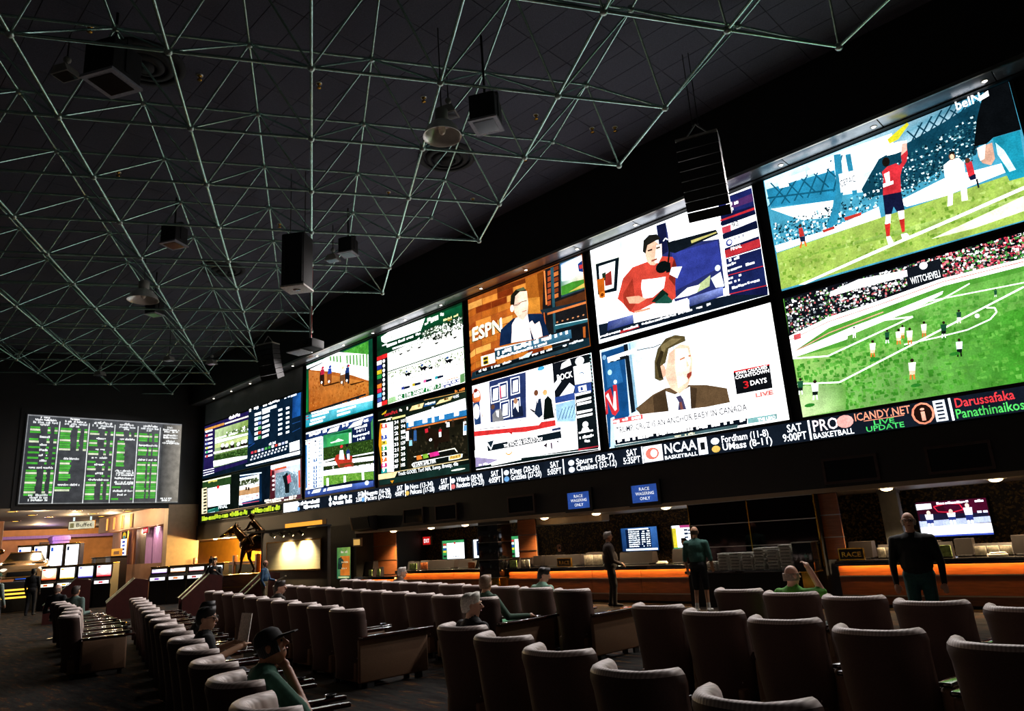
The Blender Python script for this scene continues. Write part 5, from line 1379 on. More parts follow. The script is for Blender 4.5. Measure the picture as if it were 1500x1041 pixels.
  ['p','f0f4f8',[0,0.285,0,0.285,0,0.227,0,0.226]],
  ['p','f0f4f8',[0,0.182,0,0.183,0,0.124,0,0.124]],
  ['e','f0e0e4',[0.1,0.693,0.042,0.029]],
  ['e','f0e0e4',[0.103,0.576,0.042,0.029]],
  ['e','f0e0e4',[0.106,0.459,0.042,0.029]],
  ['e','f0e0e4',[0.109,0.342,0.042,0.029]],
  ['p','7c98a8',[0.173,0.754,0.581,0.755,0.889,0.562,0.904,0.11,0.19,0.101]],
  ['c',61,200,0.03,['6c8898','90a8b8','587484','a8c0cc'],[0.183,0.734,0.887,0.702,0.896,0.111,0.199,0.107]],
  ['p','10181c',[0.477,0.417,0.632,0.428,0.636,0.182,0.504,0.183]],
  ['p','10181c',[0.405,0.642,0.516,0.677,0.673,0.562,0.632,0.393,0.477,0.417]],
  ['p','e8506c',[0.548,0.618,0.649,0.655,0.697,0.453,0.588,0.417]],
  ['e','10181c',[0.539,0.663,0.044,0.043]],
  ['p','e85030',[0.908,0.698,0.963,0.706,0.978,0.271,0.927,0.261]],
  ['s','f0e8d8',14,[-0.185,0.049,1.145,0.059]],
  ['s','f0e8d8',13,[-0.135,0,0.99,0.044]],
 ],
}
# ------------------------------------------------------------------ setting: floor, ceiling, walls
M_black = mat('matte_black_paint', '0b0b0d', .7, ns=6, na=.3)
M_wallblack = mat('black_bulkhead_paint', '0e0c0c', .75, ns=3, na=.3, bump=.2)
M_ceil = mat('charcoal_ceiling_tile', '4c4c5a', .85, ns=40, na=.2, bump=.4)
M_ceilgap = mat('ceiling_shadow_gap', '050506', .9)
M_soffit = mat('grey_satin_soffit_panel', '8e9096', .32, metal=.75, ns=8, na=.08)
M_fascia = mat('dark_brown_fascia', '130e0c', .55, ns=5, na=.3)
M_steel = mat('brushed_steel_trim', 'a8a49c', .3, metal=1, ns=30, na=.1)
M_carpet = mat('patterned_dark_carpet', '2a2422', .95, ns=3.5, na=.55, bump=.5)
def carpet_mat():
    m = bpy.data.materials.new('woven_casino_carpet'); m.use_nodes = True; nt = m.node_tree; b = nt.nodes['Principled BSDF']
    tc = nt.nodes.new('ShaderNodeTexCoord'); mp = nt.nodes.new('ShaderNodeMapping'); mp.inputs['Scale'].default_value = (1, 5, 1); mp.inputs['Rotation'].default_value = (0, 0, .3)
    nz = nt.nodes.new('ShaderNodeTexNoise'); nz.inputs['Scale'].default_value = 1.4; nz.inputs['Detail'].default_value = 6; nz.inputs['Roughness'].default_value = .7
    cr = nt.nodes.new('ShaderNodeValToRGB'); e = cr.color_ramp.elements
    e[0].position = .36; e[0].color = (*hexl('181311'), 1); e[1].position = .62; e[1].color = (*hexl('4c3a24'), 1)
    x = e.new(.46); x.color = (*hexl('201d1c'), 1); x = e.new(.52); x.color = (*hexl('262824'), 1); x = e.new(.57); x.color = (*hexl('301c16'), 1)
    nt.links.new(tc.outputs['Object'], mp.inputs[0]); nt.links.new(mp.outputs[0], nz.inputs[0]); nt.links.new(nz.outputs['Fac'], cr.inputs[0]); nt.links.new(cr.outputs[0], b.inputs['Base Color'])
    b.inputs['Roughness'].default_value = 1.0; b.inputs['Specular IOR Level'].default_value = .05
    return m
M_carpet = carpet_mat()
struct('floor', MB().box(-75, 8, -6, 26, -.2, 0), M_carpet)
ZC = 11.45
ceil = struct('ceiling', MB().box(-40, 8, -6, 15.3, ZC, ZC+.2), M_ceilgap)
# ceiling tiles 1.2 x 0.6, laid along the screen wall
def in_view(p, m=60):
    v = Vector(p)-EYE; z = v.dot(fwd)
    if z < .3: return None
    x = 750+FPX*v.dot(r2)/z; y = 520.5+FPX*v.dot(d2)/z
    return z if -m < x < 1500+m and -m < y < 1041+m else None
tiles = []
for i in range(-31, 6):
    for j in range(-9, 24):
        x, y = i*1.2, j*.6+.6
        if y > 14.5: continue
        z = in_view((x, y, ZC), 120)
        if z: tiles.append((z, x, y))
tiles.sort()
tile_me = MB().box(-.593, .593, -.293, .293, -.018, 0, b=0).mesh('ceiling_panel', M_ceil)
for z, x, y in tiles[:295]:
    link('ceiling_panel', tile_me, ceil, (x, y, ZC))
mb = MB()
for z, x, y in tiles[295:]: mb.box(x-.593, x+.593, y-.293, y+.293, ZC-.018, ZC)
if tiles[295:]:
    o = mb.build('ceiling_panel_field', M_ceil, ceil); o['kind'] = 'stuff'
# screen wall: bulkhead above, soffit band, wall behind screens, fascia below
YS = 14.54
struct('wall_bulkhead', MB().box(-37.3, 6, YS, 15.3, 9.52, ZC), M_wallblack)
wsc = struct('wall_screen', MB().box(-37.3, 6, 15.22, 15.5, 2.95, 9.6), M_black)
sof = struct('trim_1', MB().box(-37.3, 6, YS, 15.22, 9.51, 9.56), M_black)
sp_me = MB().box(0, 1.98, YS+.01, 15.2, 9.49, 9.51, b=.004).mesh('soffit_panel', M_soffit)
for k in range(21): link('soffit_panel', sp_me, sof, (-37.2+2.0*k, 0, 0))
struct('trim_2', MB().box(-37.3, 6, YS-.03, YS+.02, 9.485, 9.56), M_steel)
struct('trim_3', MB().box(-37.3, 6, 15.0, 15.22, 9.462, 9.49), M_black)
# recessed downlights in the soffit
M_bulb = emat('downlight_bulb_white', 'fff4e0', 9.0)
M_bulbw = emat('downlight_bulb_warm', 'ffd9a0', 14.0)
def downlight(x, y, z, label, group, r=.045, bulb=None, trim=None, dome=.006):
    t = thing('downlight', label, 'light', (x, y, z), 0, group)
    MB().lathe([(r*1.6, 0), (r*1.6, -.008), (r, -.012), (r, .0)], n=12).build('trim_ring', trim or M_steel, t)
    MB().lathe([(.001, -.012-dome), (r*.5, -.012-dome*.85), (r*.85, -.012-dome*.45), (r*.95, -.008)], n=12).build('bulb', bulb or M_bulb, t)
    return t
for k in range(18):
    downlight(-1.37-1.98*k, 14.82, 9.49, f'small recessed downlight above the giant screens, {ORDN[k]} from the right', 'downlights above the screens')
    lamp('SPOT', 'soffit_lamp', (-1.37-1.98*k, 14.82, 9.45), SOFFIT_W, (1, .92, .9), .05, (math.radians(-42), 0, 0), math.radians(100), .7)
# the black wall at the far left end with the odds board, open below to the casino
struct('wall_left', MB().box(-37.7, -37.3, -6, 15.3, 4.32, ZC), M_wallblack)
# ------------------------------------------------------------------ giant screens
M_bezel = mat('black_screen_bezel', '08080a', .45, ns=30)
LBL = {
 'S10': 'giant screen showing a red-shirted footballer taking a throw-in', 'S11': 'giant screen showing a wide green football pitch beside the packed stand',
 'S8': 'giant screen showing a man in red sweater at a microphone', 'S9': 'giant screen showing a man in brown suit and tie on a news channel',
 'S6': 'giant screen showing a man in glasses before a brick wall', 'S7': 'giant screen showing studio hosts at a red and white desk',
 'S4': 'giant screen showing racehorses on a white track with numbered column', 'S5': 'giant screen showing a dark paddock and an orange odds table',
 'S2': 'giant screen showing racehorses on brown dirt by white rails', 'S3': 'giant screen showing racehorses before a green hedge',
 'S1': 'wide screen showing grass race and dark blue betting pool table', 'SA': 'small screen with white blank panel at the far lower corner',
 'SB': 'small screen showing a paddock scene in a blue border', 'SC': 'small screen showing a figure in pink on grey ground'}
RECT = {}
for k in range(5):
    x0 = -5.9035-5.1507*k
    RECT[['S10', 'S8', 'S6', 'S4', 'S2'][k]] = (x0, 4.8546, 6.7112, 9.4443)
    RECT[['S11', 'S9', 'S7', 'S5', 'S3'][k]] = (x0, 4.8546, 3.8479, 6.5261)
RECT.update({'S1': (-36.75, 9.9, 5.62, 8.33), 'SA': (-36.75, 4.2, 3.86, 5.5), 'SB': (-32.5, 2.95, 3.86, 5.5), 'SC': (-29.5, 2.65, 3.86, 5.5)})
def bezel(w, h, t, b):
    m = MB()
    m.box(-t, 0, -b, .04, -t, h+t); m.box(w, w+t, -b, .04, -t, h+t); m.box(0, w, -b, .04, -t, 0); m.box(0, w, -b, .04, h, h+t); return m
def screen(name, key, w, h, loc, label, gain, cat='screen', rz=0, t=.05, ops=None, group=None, dep=.06):
    th = thing(name, label, cat, loc, rz, group)
    bezel(w, h, t, dep).build('bezel', M_bezel, th)
    MB().box(0, w, .0, .04, 0, h).build('panel', M_bezel, th)
    Pic(w, h, gain).run(ops if ops is not None else PICS[key]).build('picture', th, (0, -.004, 0))
    return th
for key, (x0, w, z0, z1) in RECT.items():
    screen('video_screen', key, w, z1-z0, (x0, D, z0), LBL[key], SCREEN_GAIN, t=.06 if key[1].isdigit() and key != 'S1' else .04, dep=.005)
# unlit upper part of the end screen
t = thing('blank_display', 'unlit dark grey display strip above the wide race screen', 'screen', (-36.75, D, 8.42))
MB().box(0, 9.9, 0, .04, 0, 1.05).build('panel', mat('unlit_display_grey', '6c7074', .5, ns=4, na=.1), t); bezel(9.9, 1.05, .04, .005).build('bezel', M_bezel, t)
# ticker under the screens
def ticker_ops():
    W_ = 28.38; X0 = -28.36; H = .5; ops = []
    ux = lambda x: (x-X0)/W_
    def T(c, s, x0, x1, v, h): ops.append(['t', c, s, [ux(x0), v, (x1-x0)/W_, h]])
    def R(c, x0, x1, v0, v1): ops.append(['p', c, [ux(x0), v0, ux(x1), v0, ux(x1), v1, ux(x0), v1]])
    R('141c28', X0, X0+W_, 0, 1)
    return ops, T, R, ux, W_, X0
tk_ops, T_, R_, ux_, TW, TX0 = ticker_ops()
WH = 'f4f8ff'
R_(WH, -28.29, -27.1, .08, .95)
GAMES = [(-26.88, -25.41, -25.2, '', '', '', ''), (-24.45, -23.1, -22.82, '', '', 'SAT', '2:30PT'),
         (-22.21, -20.65, -20.4, 'Nuggets (16-26)', 'Pacers (24-22)', 'SAT', '4:00PT'), (-19.55, -18.27, -18.02, 'Nets (13-34)', 'Pelicans (17-28)', 'SAT', '4:00PT'),
         (-17.15, -15.88, -15.65, 'Wizards (20-24)', 'Rockets (25-23)', 'SAT', '4:05PT'), (-14.72, -13.5, -13.24, 'Kings (20-26)', 'Grizzlies (27-20)', 'SAT', '5:05PT'),
         (-12.2, -10.86, -10.62, 'Spurs (38-7)', 'Cavaliers (32-12)', 'SAT', '5:35PT'), (-7.84, -6.65, -6.38, 'Fordham (11-8)', 'UMass (8-11)', 'SAT', '9:00PT')]
for x0, x1, x2, a, b, s1, s2 in GAMES:
    if x0 < -24: tk_ops.append(['s', WH, 13, [ux_(x0), .52, (x1-x0)/TW, .36]]); tk_ops.append(['s', WH, 12, [ux_(x0), .12, (x1-x0)/TW, .36]])
    else: T_(WH, a, x0, x1-.06, .52, .36); T_(WH, b, x0, x1, .12, .36)
    if s1: T_(WH, s1, x2+.1, x2+.42, .55, .38); T_(WH, s2, x2-.02, x2+.5, .12, .38)
    R_(WH, x2+.56, x2+.6, .02, .98)
    for v, c in ((.66, 'd8e0ec'), (.24, ['d0d8e8', 'e07070', '70a8e0', 'e8c060'][int(-x0) % 4])):
        tk_ops.append(['e', c, [ux_(x0-.17), v, .11/TW, .18]])
R_('f6f0f4', -10.0, -9.45, .05, .95); tk_ops.append(['e', 'e87868', [ux_(-9.75), .5, .2/TW, .34]]); tk_ops.append(['e', 'fff0ec', [ux_(-9.7), .5, .1/TW, .22]])
T_(WH, 'NCAA', -9.38, -8.5, .38, .55); T_(WH, 'BASKETBALL', -9.4, -8.5, .06, .2); R_(WH, -8.46, -8.22, .05, .95)
R_('14181c', -8.4, -8.28, .3, .7)
T_('f0e0e8', 'PRO', -5.72, -5.2, .4, .55); tk_ops.append(['e', 'f0a8a0', [ux_(-5.06), .66, .17/TW, .3]]); T_(WH, 'BASKETBALL', -5.74, -4.92, .06, .26)
T_('ffa080', 'ICANDY.NET', -4.86, -3.82, .6, .36); R_('ffa080', -4.7, -3.95, .53, .56); T_('50e070', 'LIVE', -4.52, -4.14, .3, .22); T_('50e070', 'UPDATE', -4.68, -3.98, .04, .24)
tk_ops.append(['e', 'ff9878', [ux_(-3.62), .5, .2/TW, .48]]); tk_ops.append(['e', '20100c', [ux_(-3.62), .5, .16/TW, .4]]); T_('ffb098', 'i', -3.66, -3.58, .2, .6)
R_('dce4f0', -3.42, -3.22, .06, .96)
for k in range(5): R_('202838', -3.38, -3.26, .14+.16*k, .22+.16*k)
R_(WH, -3.16, -3.12, .02, .98)
T_('ff4048', 'Darussafaka', -3.06, -2.13, .54, .4); T_('58e068', 'Panathinaikos', -3.08, -2.02, .08, .4)
screen('ticker_display', None, TW, .44, (TX0, D, 3.335), 'long thin LED ticker of scores running under the screens', SCREEN_GAIN*.9, t=.014, ops=tk_ops, dep=.005)
yo = [['p', '101810', [0, 0, 1, 0, 1, 1, 0, 1]]]
for a, b in ((0.02, .38), (.4, .62), (.66, .98)): yo.append(['s', 'd8e838', int((b-a)*50), [a, .22, b-a, .75]]); yo.append(['s', 'b8d830', int((b-a)*36), [a+.002, .3, b-a, .5]])
screen('ticker_display', None, 8.3, .3, (-36.75, D, 3.45), 'yellow-lettered ticker strip at the far end under small screens', SCREEN_GAIN*.8, t=.02, ops=yo, dep=.005)
# ------------------------------------------------------------------ odds board on the far wall
def board_ops():
    rr = random.Random(3); ops = [['g', ['34363a', '5a5a5c', '5c5e62', '43464a'], [0, 0, 1, 0, 1, 1, 0, 1]], ['g', ['3c3e40', '9a9488', 'a09a90', '404244'], [.86, 0, 1, 0, 1, 1, .86, 1]]]
    R = lambda c, u0, u1, v0, v1: ops.append(['p', c, [u0, v0, u1, v0, u1, v1, u0, v1]])
    R('8a8c90', 0, 1, .985, 1); R('8a8c90', 0, .006, 0, 1); R('9a9c9c', 0, 1, 0, .008)
    E = [0.015, .19, .37, .535, .69, .845, .99]
    for e in E[1:-1]: R('f0f4f4', e-.003, e+.003, 0, .94)
    def txt(c, u0, u1, v, n): ops.append(['s', c, n, [u0, v, u1-u0, .026]])
    G = ['4cb43c', 'dfe8c8', '3da030', 'f0f0e0', '58b848']
    def rows(k, v0, n, gap=True, w=(.02, .36), cols=(.62, .74), cols2=(.86, .97)):
        a, b = E[k]+.004, E[k+1]-.004; L = b-a
        for i in range(n):
            v = v0-i*.0265; g = G[0] if (i % 2 == 0) else G[1] if (i//2) % 2 == 0 else G[4]
            R(g, a+L*w[0], a+L*(w[1]+rr.uniform(-.03, .06)), v, v+.022)
            if cols: R(g, a+L*cols[0], a+L*(cols[1]-rr.uniform(0, .05)), v, v+.022)
            if cols2: R(g, a+L*cols2[0], a+L*cols2[1], v, v+.022)
    for k in range(5):
        a, b = E[k], E[k+1]
        txt('f4f6f8', a+.06, b-.06, .965-.02*(k > 1), 6); txt('f4f6f8', a+.03, b-.02, .935, 22); txt('e4e8ec', a+.02, b-.01, .905, 16); txt('f0f4f4', a+.06, b-.06, .88, 8)
    v = .845
    rows(0, .845, 3); txt('f0f4f4', .08, .14, .74, 6); rows(0, .71, 2); 
    for vv in (.62, .56, .5, .44): txt('f0f4f4', .085, .135, vv+.03, 6); rows(0, vv, 1)
    txt('f4f6f8', .035, .175, .39, 22); rows(0, .355, 11)
    for i in range(3): txt('e8ecec', .05, .16, .085-.028*i, 14)
    rows(1, .845, 10); txt('f4f6f8', .23, .33, .5, 20); rows(1, .47, 9, w=(.1, .45), cols=None, cols2=None); txt('f4f6f8', .21, .34, .2, 20); rows(1, .165, 2, w=(0, .5), cols=None, cols2=None)
    rows(2, .83, 2); txt('f0f4f4', .42, .48, .75, 6); rows(2, .72, 3); txt('f0f4f4', .42, .48, .62, 6); rows(2, .59, 2); txt('f0f4f4', .40, .5, .52, 14); rows(2, .47, 1); txt('f0f4f4', .42, .48, .44, 6); rows(2, .41, 2); txt('f0f4f4', .42, .48, .335, 6); rows(2, .305, 1); txt('f4f6f8', .39, .52, .26, 16); rows(2, .225, 8)
    rows(3, .83, 2); txt('f4f6f8', .57, .67, .755, 14); rows(3, .725, 12, w=(.12, .45), cols=None, cols2=None)
    for vv in (.37, .345, .32, .28, .235, .215): txt('f0f4f4', .555, .68, vv, 18)
    rows(3, .175, 1, cols=None); txt('f0f4f4', .55, .68, .13, 22); txt('f0f4f4', .58, .64, .085, 8); rows(3, .035, 1, cols=None)
    rows(4, .83, 4, w=(.02, .42), cols=(.5, .65), cols2=(.75, .92)); txt('f4f6f8', .7, .83, .69, 18); rows(4, .655, 4, w=(.02, .42), cols=(.5, .65), cols2=(.7, .95)); txt('f4f6f8', .7, .83, .51, 18); rows(4, .475, 17, w=(.02, .42), cols=(.5, .65), cols2=(.7, .95))
    for vv, a, b in ((.93, .89, .93), (.9, .86, .98), (.875, .87, .97), (.83, .865, .97), (.8, .865, .97), (.755, .88, .95), (.73, .86, .985), (.04, .87, .95), (.015, .88, .94)): txt('f0f2f2', a, b, vv, 12)
    return ops
bd = thing('odds_board', 'large grey projected odds board with green and white lines', 'board', (-37.28, 7.42, 4.5), PI/2)
# local x runs along +Y of the world, front faces +X
MB().box(-.25, 7.0, .0, .06, -.28, 4.25).build('surround', M_black, bd)
Pic(6.75, 3.97, 1.1).run(board_ops()).build('picture', bd, (0, -.01, 0))
MB().box(-.06, 0, -.03, .0, -.06, 4.03).box(6.75, 6.81, -.03, 0, -.06, 4.03).box(0, 6.75, -.03, 0, -.06, 0).box(0, 6.75, -.03, 0, 3.97, 4.03).build('frame', M_bezel, bd)
# ------------------------------------------------------------------ space frame under the ceiling
M_tube = mat('green_painted_steel_tube', 'b0d6ca', .24, metal=.92, ns=4, na=.25)
M_node = mat('steel_node_hub', 'a8b8b0', .3, metal=.9, ns=20, na=.2)
ZL, ZU = 9.9, 11.09
_s = (ZL-1.77)/(7-1.77); GX, GY, GA, GP = -7.6458*_s, 1.0133*_s, .5277, 1.4648*_s
Av = Vector((-math.cos(GA), math.sin(GA), 0)); Bv = Vector((math.sin(GA), math.cos(GA), 0))
def gnode(i, j, z): p = Vector((GX, GY, 0))+Av*(GP*i)+Bv*(GP*j); p.z = z; return p
IMAX = {6: -1, 5: 1, 4: 3, 3: 5, 2: 7, 1: 9, 0: 11, -1: 13, -2: 14, -3: 13, -4: 12, -5: 11, -6: 10}
def has(i, j): return j in IMAX and -3 <= i <= IMAX[j]
sf = thing('space_frame', 'green steel space frame of triangulated tubes under the black ceiling', 'truss', (0, 0, 0))
lower, upper, diag, nodes = [], [], [], []
for j in IMAX:
    for i in range(-3, IMAX[j]+1):
        p = gnode(i, j, ZL); nodes.append(p)
        if has(i+1, j): lower.append((p, gnode(i+1, j, ZL)))
        if has(i, j+1): lower.append((p, gnode(i, j+1, ZL)))
def hasu(i, j): return sum((has(i, j), has(i+1, j), has(i, j+1), has(i+1, j+1))) >= 3
for j in range(-6, 7):
    for i in range(-3, 16):
        if not hasu(i, j): continue
        p = gnode(i+.5, j+.5, ZU); nodes.append(p)
        if hasu(i+1, j): upper.append((p, gnode(i+1.5, j+.5, ZU)))
        if hasu(i, j+1): upper.append((p, gnode(i+.5, j+1.5, ZU)))
        for a, b in ((i, j), (i+1, j), (i, j+1), (i+1, j+1)):
            if has(a, b): diag.append((p, gnode(a, b, ZL)))
def tubes(name, segs, r, n, group_limit=295):
    vis = []
    for a, b in segs:
        zs = [z for z in (in_view(a, 150), in_view(b, 150), in_view((a+b)/2, 150)) if z]
        if zs: vis.append((min(zs), a, b))
    vis.sort(key=lambda t: t[0]); cache = {}
    for k, (z, a, b) in enumerate(vis[:group_limit]):
        L = round((b-a).length, 3)
        if L not in cache: cache[L] = MB().tube((0, 0, 0), (0, 0, L), r, n).mesh(name, M_tube)
        o = link(name, cache[L], sf, a); o.rotation_mode = 'QUATERNION'; o.rotation_quaternion = Vector((0, 0, 1)).rotation_difference((b-a).normalized())
    rest = vis[group_limit:]
    if rest:
        m = MB()
        for z, a, b in rest: m.tube(a, b, r, n)
        o = m.build(name+'_field', M_tube, sf); o['kind'] = 'stuff'
tubes('lower_chord', lower, .031, 10); tubes('upper_chord', upper, .027, 8); tubes('diagonal_strut', diag, .022, 8)
hub_me = MB().lathe([(.001, -.07), (.045, -.065), (.07, -.03), (.075, 0), (.07, .03), (.045, .065), (.001, .07)], n=10).mesh('node_hub', M_node)
vn = sorted((in_view(p, 120), tuple(p)) for p in nodes if in_view(p, 120))
for z, p in vn[:290]: link('node_hub', hub_me, sf, p)
# ------------------------------------------------------------------ betting counters under the fascia
M_redwood = mat('red_mahogany_veneer', '9c5a30', .35, ns=3, na=.3, stretch=(1, 1, 14), coat=.3)
M_brownwood = mat('brown_walnut_panel', '7a482a', .4, ns=3, na=.3, stretch=(1, 1, 12), coat=.2)
M_palewood = mat('pale_wood_soffit', '9a8468', .5, ns=4, na=.1)
M_gloss = mat('black_gloss_panel', '0c0a0a', .12, ns=3, na=.2, coat=.6)
M_granite = mat('black_granite_top', '14110f', .2, ns=60, na=.6, coat=.3)
M_gold = mat('brass_plate', 'c8953a', .25, metal=1, ns=10, na=.15)
M_paper = mat('newsprint_paper', 'dcd8cc', .9, ns=60, na=.25)
M_term = mat('dark_plastic_terminal', '1c1512', .5, ns=20)
M_grey = mat('grey_enamel', '8a8780', .6, ns=10, na=.1)
def sparkle_mat():
    m = bpy.data.materials.new('dark_mosaic_wall'); m.use_nodes = True; nt = m.node_tree; b = nt.nodes['Principled BSDF']
    tc = nt.nodes.new('ShaderNodeTexCoord'); v = nt.nodes.new('ShaderNodeTexVoronoi'); v.inputs['Scale'].default_value = 26
    cr = nt.nodes.new('ShaderNodeValToRGB'); cr.color_ramp.elements[0].position = .55; cr.color_ramp.elements[1].position = .95
    cr.color_ramp.elements[0].color = (*hexl('17130f'), 1); cr.color_ramp.elements[1].color = (*hexl('8a6c38'), 1)
    sp = nt.nodes.new('ShaderNodeSeparateColor'); nt.links.new(tc.outputs['Object'], v.inputs[0]); nt.links.new(v.outputs['Color'], sp.inputs[0]); nt.links.new(sp.outputs[0], cr.inputs[0]); nt.links.new(cr.outputs[0], b.inputs['Base Color'])
    b.inputs['Roughness'].default_value = .45; return m
struct('wall_fascia', MB().box(-22.9, 6, D+.02, 15.5, 2.3, 3.3).box(-37.3, -22.9, D+.02, 15.5, 2.6, 3.3), M_fascia)
struct('wall_back', MB().box(-26, 6, 18.4, 18.6, 0, 2.4), sparkle_mat())
struct('trim_4', MB().box(-22.9, 6, D+.01, 18.4, 2.24, 2.3), M_palewood)
struct('trim_5', MB().box(-22.9, 6, D-.03, D+.03, 2.24, 2.33), M_palewood)
struct('wall_counter_end', MB().box(-25.3, -22.9, D+.02, 18.4, 0, 2.6), mat('dark_olive_wall', '2a2418', .7, ns=4, na=.2))
M_dlt = mat('white_trim_ring', 'e8e0d0', .4)
for k, x in enumerate((-21.0, -18.9, -17.2, -13.8, -11.93, -9.75, -4.62, -2.76, -.8)):
    downlight(x, D+.32, 2.24, f'round warm downlight in soffit over the betting counter, {ORDN[k]} from the left', 'downlights over the counter', .12, M_bulbw, M_dlt, .05)
    lamp('SPOT', 'downlight_lamp', (x, D+.32, 2.13), DOWNLIGHT_W*20, (1, .72, .42), .06, (0, 0, 0), math.radians(130), .7)
M_led = emat('orange_led_strip', 'ffb45a', 60.0)
def counter(x0, x1, zt, label, grp):
    c = thing('betting_counter', label, 'counter', (0, D, 0), 0, grp)
    MB().box(x0, x1, -.1, .62, zt-.05, zt, b=.008).box(x0, x1, -.1, -.07, zt-.1, zt-.04, b=.005).build('worktop', M_granite, c)
    MB().box(x0+.03, x1-.03, .08, .58, .0, zt-.07).build('carcass', M_brownwood, c)
    n = max(1, round((x1-x0)/1.55)); w = (x1-x0)/n; s = zt/.89
    for k in range(n):
        a, b = x0+k*w+.006, x0+(k+1)*w-.006
        MB().box(a, b, .05, .09, .60*s, zt-.07).build('upper_panel', M_redwood, c)
        MB().box(a, b, .03, .09, .235*s, .575*s).build('front_panel', M_brownwood, c)
        MB().box(a, b, .03, .09, .06, .205*s).build('lower_panel', M_brownwood, c)
    MB().box(x0, x1, .015, .07, .578*s, .598*s).build('steel_trim', M_steel, c)
    MB().box(x0, x1, .02, .07, .21*s, .23*s).build('steel_trim', M_steel, c)
    MB().box(x0, x1, .05, .1, 0, .055).build('kick_plate', M_black, c)
    MB().box(x0+.05, x1-.05, -.03, .0, zt-.065, zt-.052).build('light_strip', M_led, c)
    return c
counter(-15.1, -8.98, .89, 'long mahogany betting counter with orange glow between column and cabinet', 'betting counters')
counter(-5.72, 4.0, .89, 'mahogany betting counter with orange glow at the right end of hall', 'betting counters')
counter(-20.4, -16.1, .9, 'mahogany betting counter with orange glow left of the dark column', 'betting counters')
counter(-22.88, -20.45, .72, 'lower end counter with orange glow beside the poster', 'betting counters')
# red wood returns at the openings
def cladding(x0, x1, z0, y, label):
    c = thing('wood_cladding', label, 'panel', (x0, y, z0))
    h = 2.24-z0; n = 3
    for k in range(n): MB().box(0, x1-x0, 0, .05, h*k/n+.01, h*(k+1)/n-.01).build('wood_panel', M_redwood, c)
    for k in range(1, n): MB().box(-.01, x1-x0+.01, -.012, .03, h*k/n-.01, h*k/n+.01).build('steel_trim', M_steel, c)
    MB().box(0, x1-x0, .02, .06, 0, h).build('backing', M_black, c)
cladding(-15.12, -14.4, .9, D+.55, 'red mahogany wall cladding right of the black glossy column')
cladding(-22.85, -21.45, .73, D+.75, 'red mahogany wall cladding above the low end counter')
cladding(-5.95, -5.57, .9, D+.2, 'red mahogany wall cladding right of the newspaper cabinet')
t = thing('steel_pilaster', 'brushed grey pilaster beside mosaic wall at right counter', 'pillar', (-5.6, 16.9, .89)); MB().box(.35, .72, 0, .2, 0, 1.34, b=.01).build('shaft', M_grey, t); MB().box(.33, .74, -.02, .22, 1.28, 1.345).build('cap', M_steel, t)
t = thing('lit_ledge', 'pale lit ledge under the soffit above the left clerk', 'ledge', (-15.0, 15.9, 2.0)); MB().box(0, 2.9, 0, .35, .05, .22).build('board', M_palewood, t); MB().box(0, 2.9, .02, .33, .02, .05).build('lip', M_steel, t)
# black column with brass foot
def column(x0, x1, label):
    c = thing('gloss_column', label, 'column', ((x0+x1)/2, D+.05, 0)); w = (x1-x0)/2
    for k in range(3): MB().box(-w, w, -.28, .3, .66+.5*k, 1.14+.5*k, b=.012).build('gloss_panel', M_gloss, c)
    MB().box(-w+.02, w-.02, -.26, .28, .64, 2.24).build('core', M_black, c)
    MB().box(-w*.72, w*.72, -.2, .22, 0, .64, b=.02).build('brass_foot', M_gold, c)
    for k in range(4): MB().box(-w-.006, w+.006, -.286, .306, .64+.5*k, .658+.5*k).build('steel_trim', M_steel, c)
column(-16.05, -15.2, 'black glossy panelled column on a brass foot between counters')
# newspaper cabinet
c = thing('display_cabinet', 'dark mirror-panelled cabinet with steel trims behind the newspapers', 'cabinet', (-8.95, D, 0))
W3 = 2.98
MB().box(0, W3, .04, .7, 0, 2.24).build('carcass', M_black, c)
M_mirror = mat('smoked_mirror_panel', '241a18', .06, metal=.85, ns=2, na=.15)
for r, (z0, z1) in enumerate(((.77, 1.24), (1.26, 1.74), (1.76, 2.23))):
    for q, (a, b) in enumerate(((.01, 1.47), (1.5, W3-.01))): MB().box(a, b, .0, .04, z0, z1).build('mirror_panel', M_mirror, c)
for z in (1.25, 1.75, 2.235): MB().box(0, W3, -.012, .03, z-.009, z+.009).build('steel_trim', M_steel, c)
for x in (0, 1.485, W3): MB().box(x-.012, x+.012, -.014, .03, .76, 2.24).build('steel_trim', M_gold, c)
MB().box(0, W3-.55, -.48, .02, .7, .76, b=.008).build('shelf', M_granite, c)
MB().box(.05, W3-.6, -.42, 0, 0, .7).build('base', M_black, c)
c = thing('gloss_column', 'short black box pillar on a brass foot right of the newspapers', 'column', (-6.2, D-.25, 0))
MB().box(-.2, .2, -.2, .2, .72, 1.28, b=.012).build('gloss_panel', M_gloss, c); MB().box(-.12, .12, -.12, .12, 0, .72, b=.012).build('brass_foot', M_gold, c); MB().box(-.21, .21, -.21, .21, .7, .72).build('steel_trim', M_gold, c); MB().box(-.205, .205, -.205, .205, 1.28, 1.295).build('steel_trim', M_steel, c)
ORD = ['first', 'second', 'third', 'fourth', 'fifth', 'sixth', 'seventh']
M_ink = mat('printed_news_columns', '55534c', .9, ns=25, na=.5)
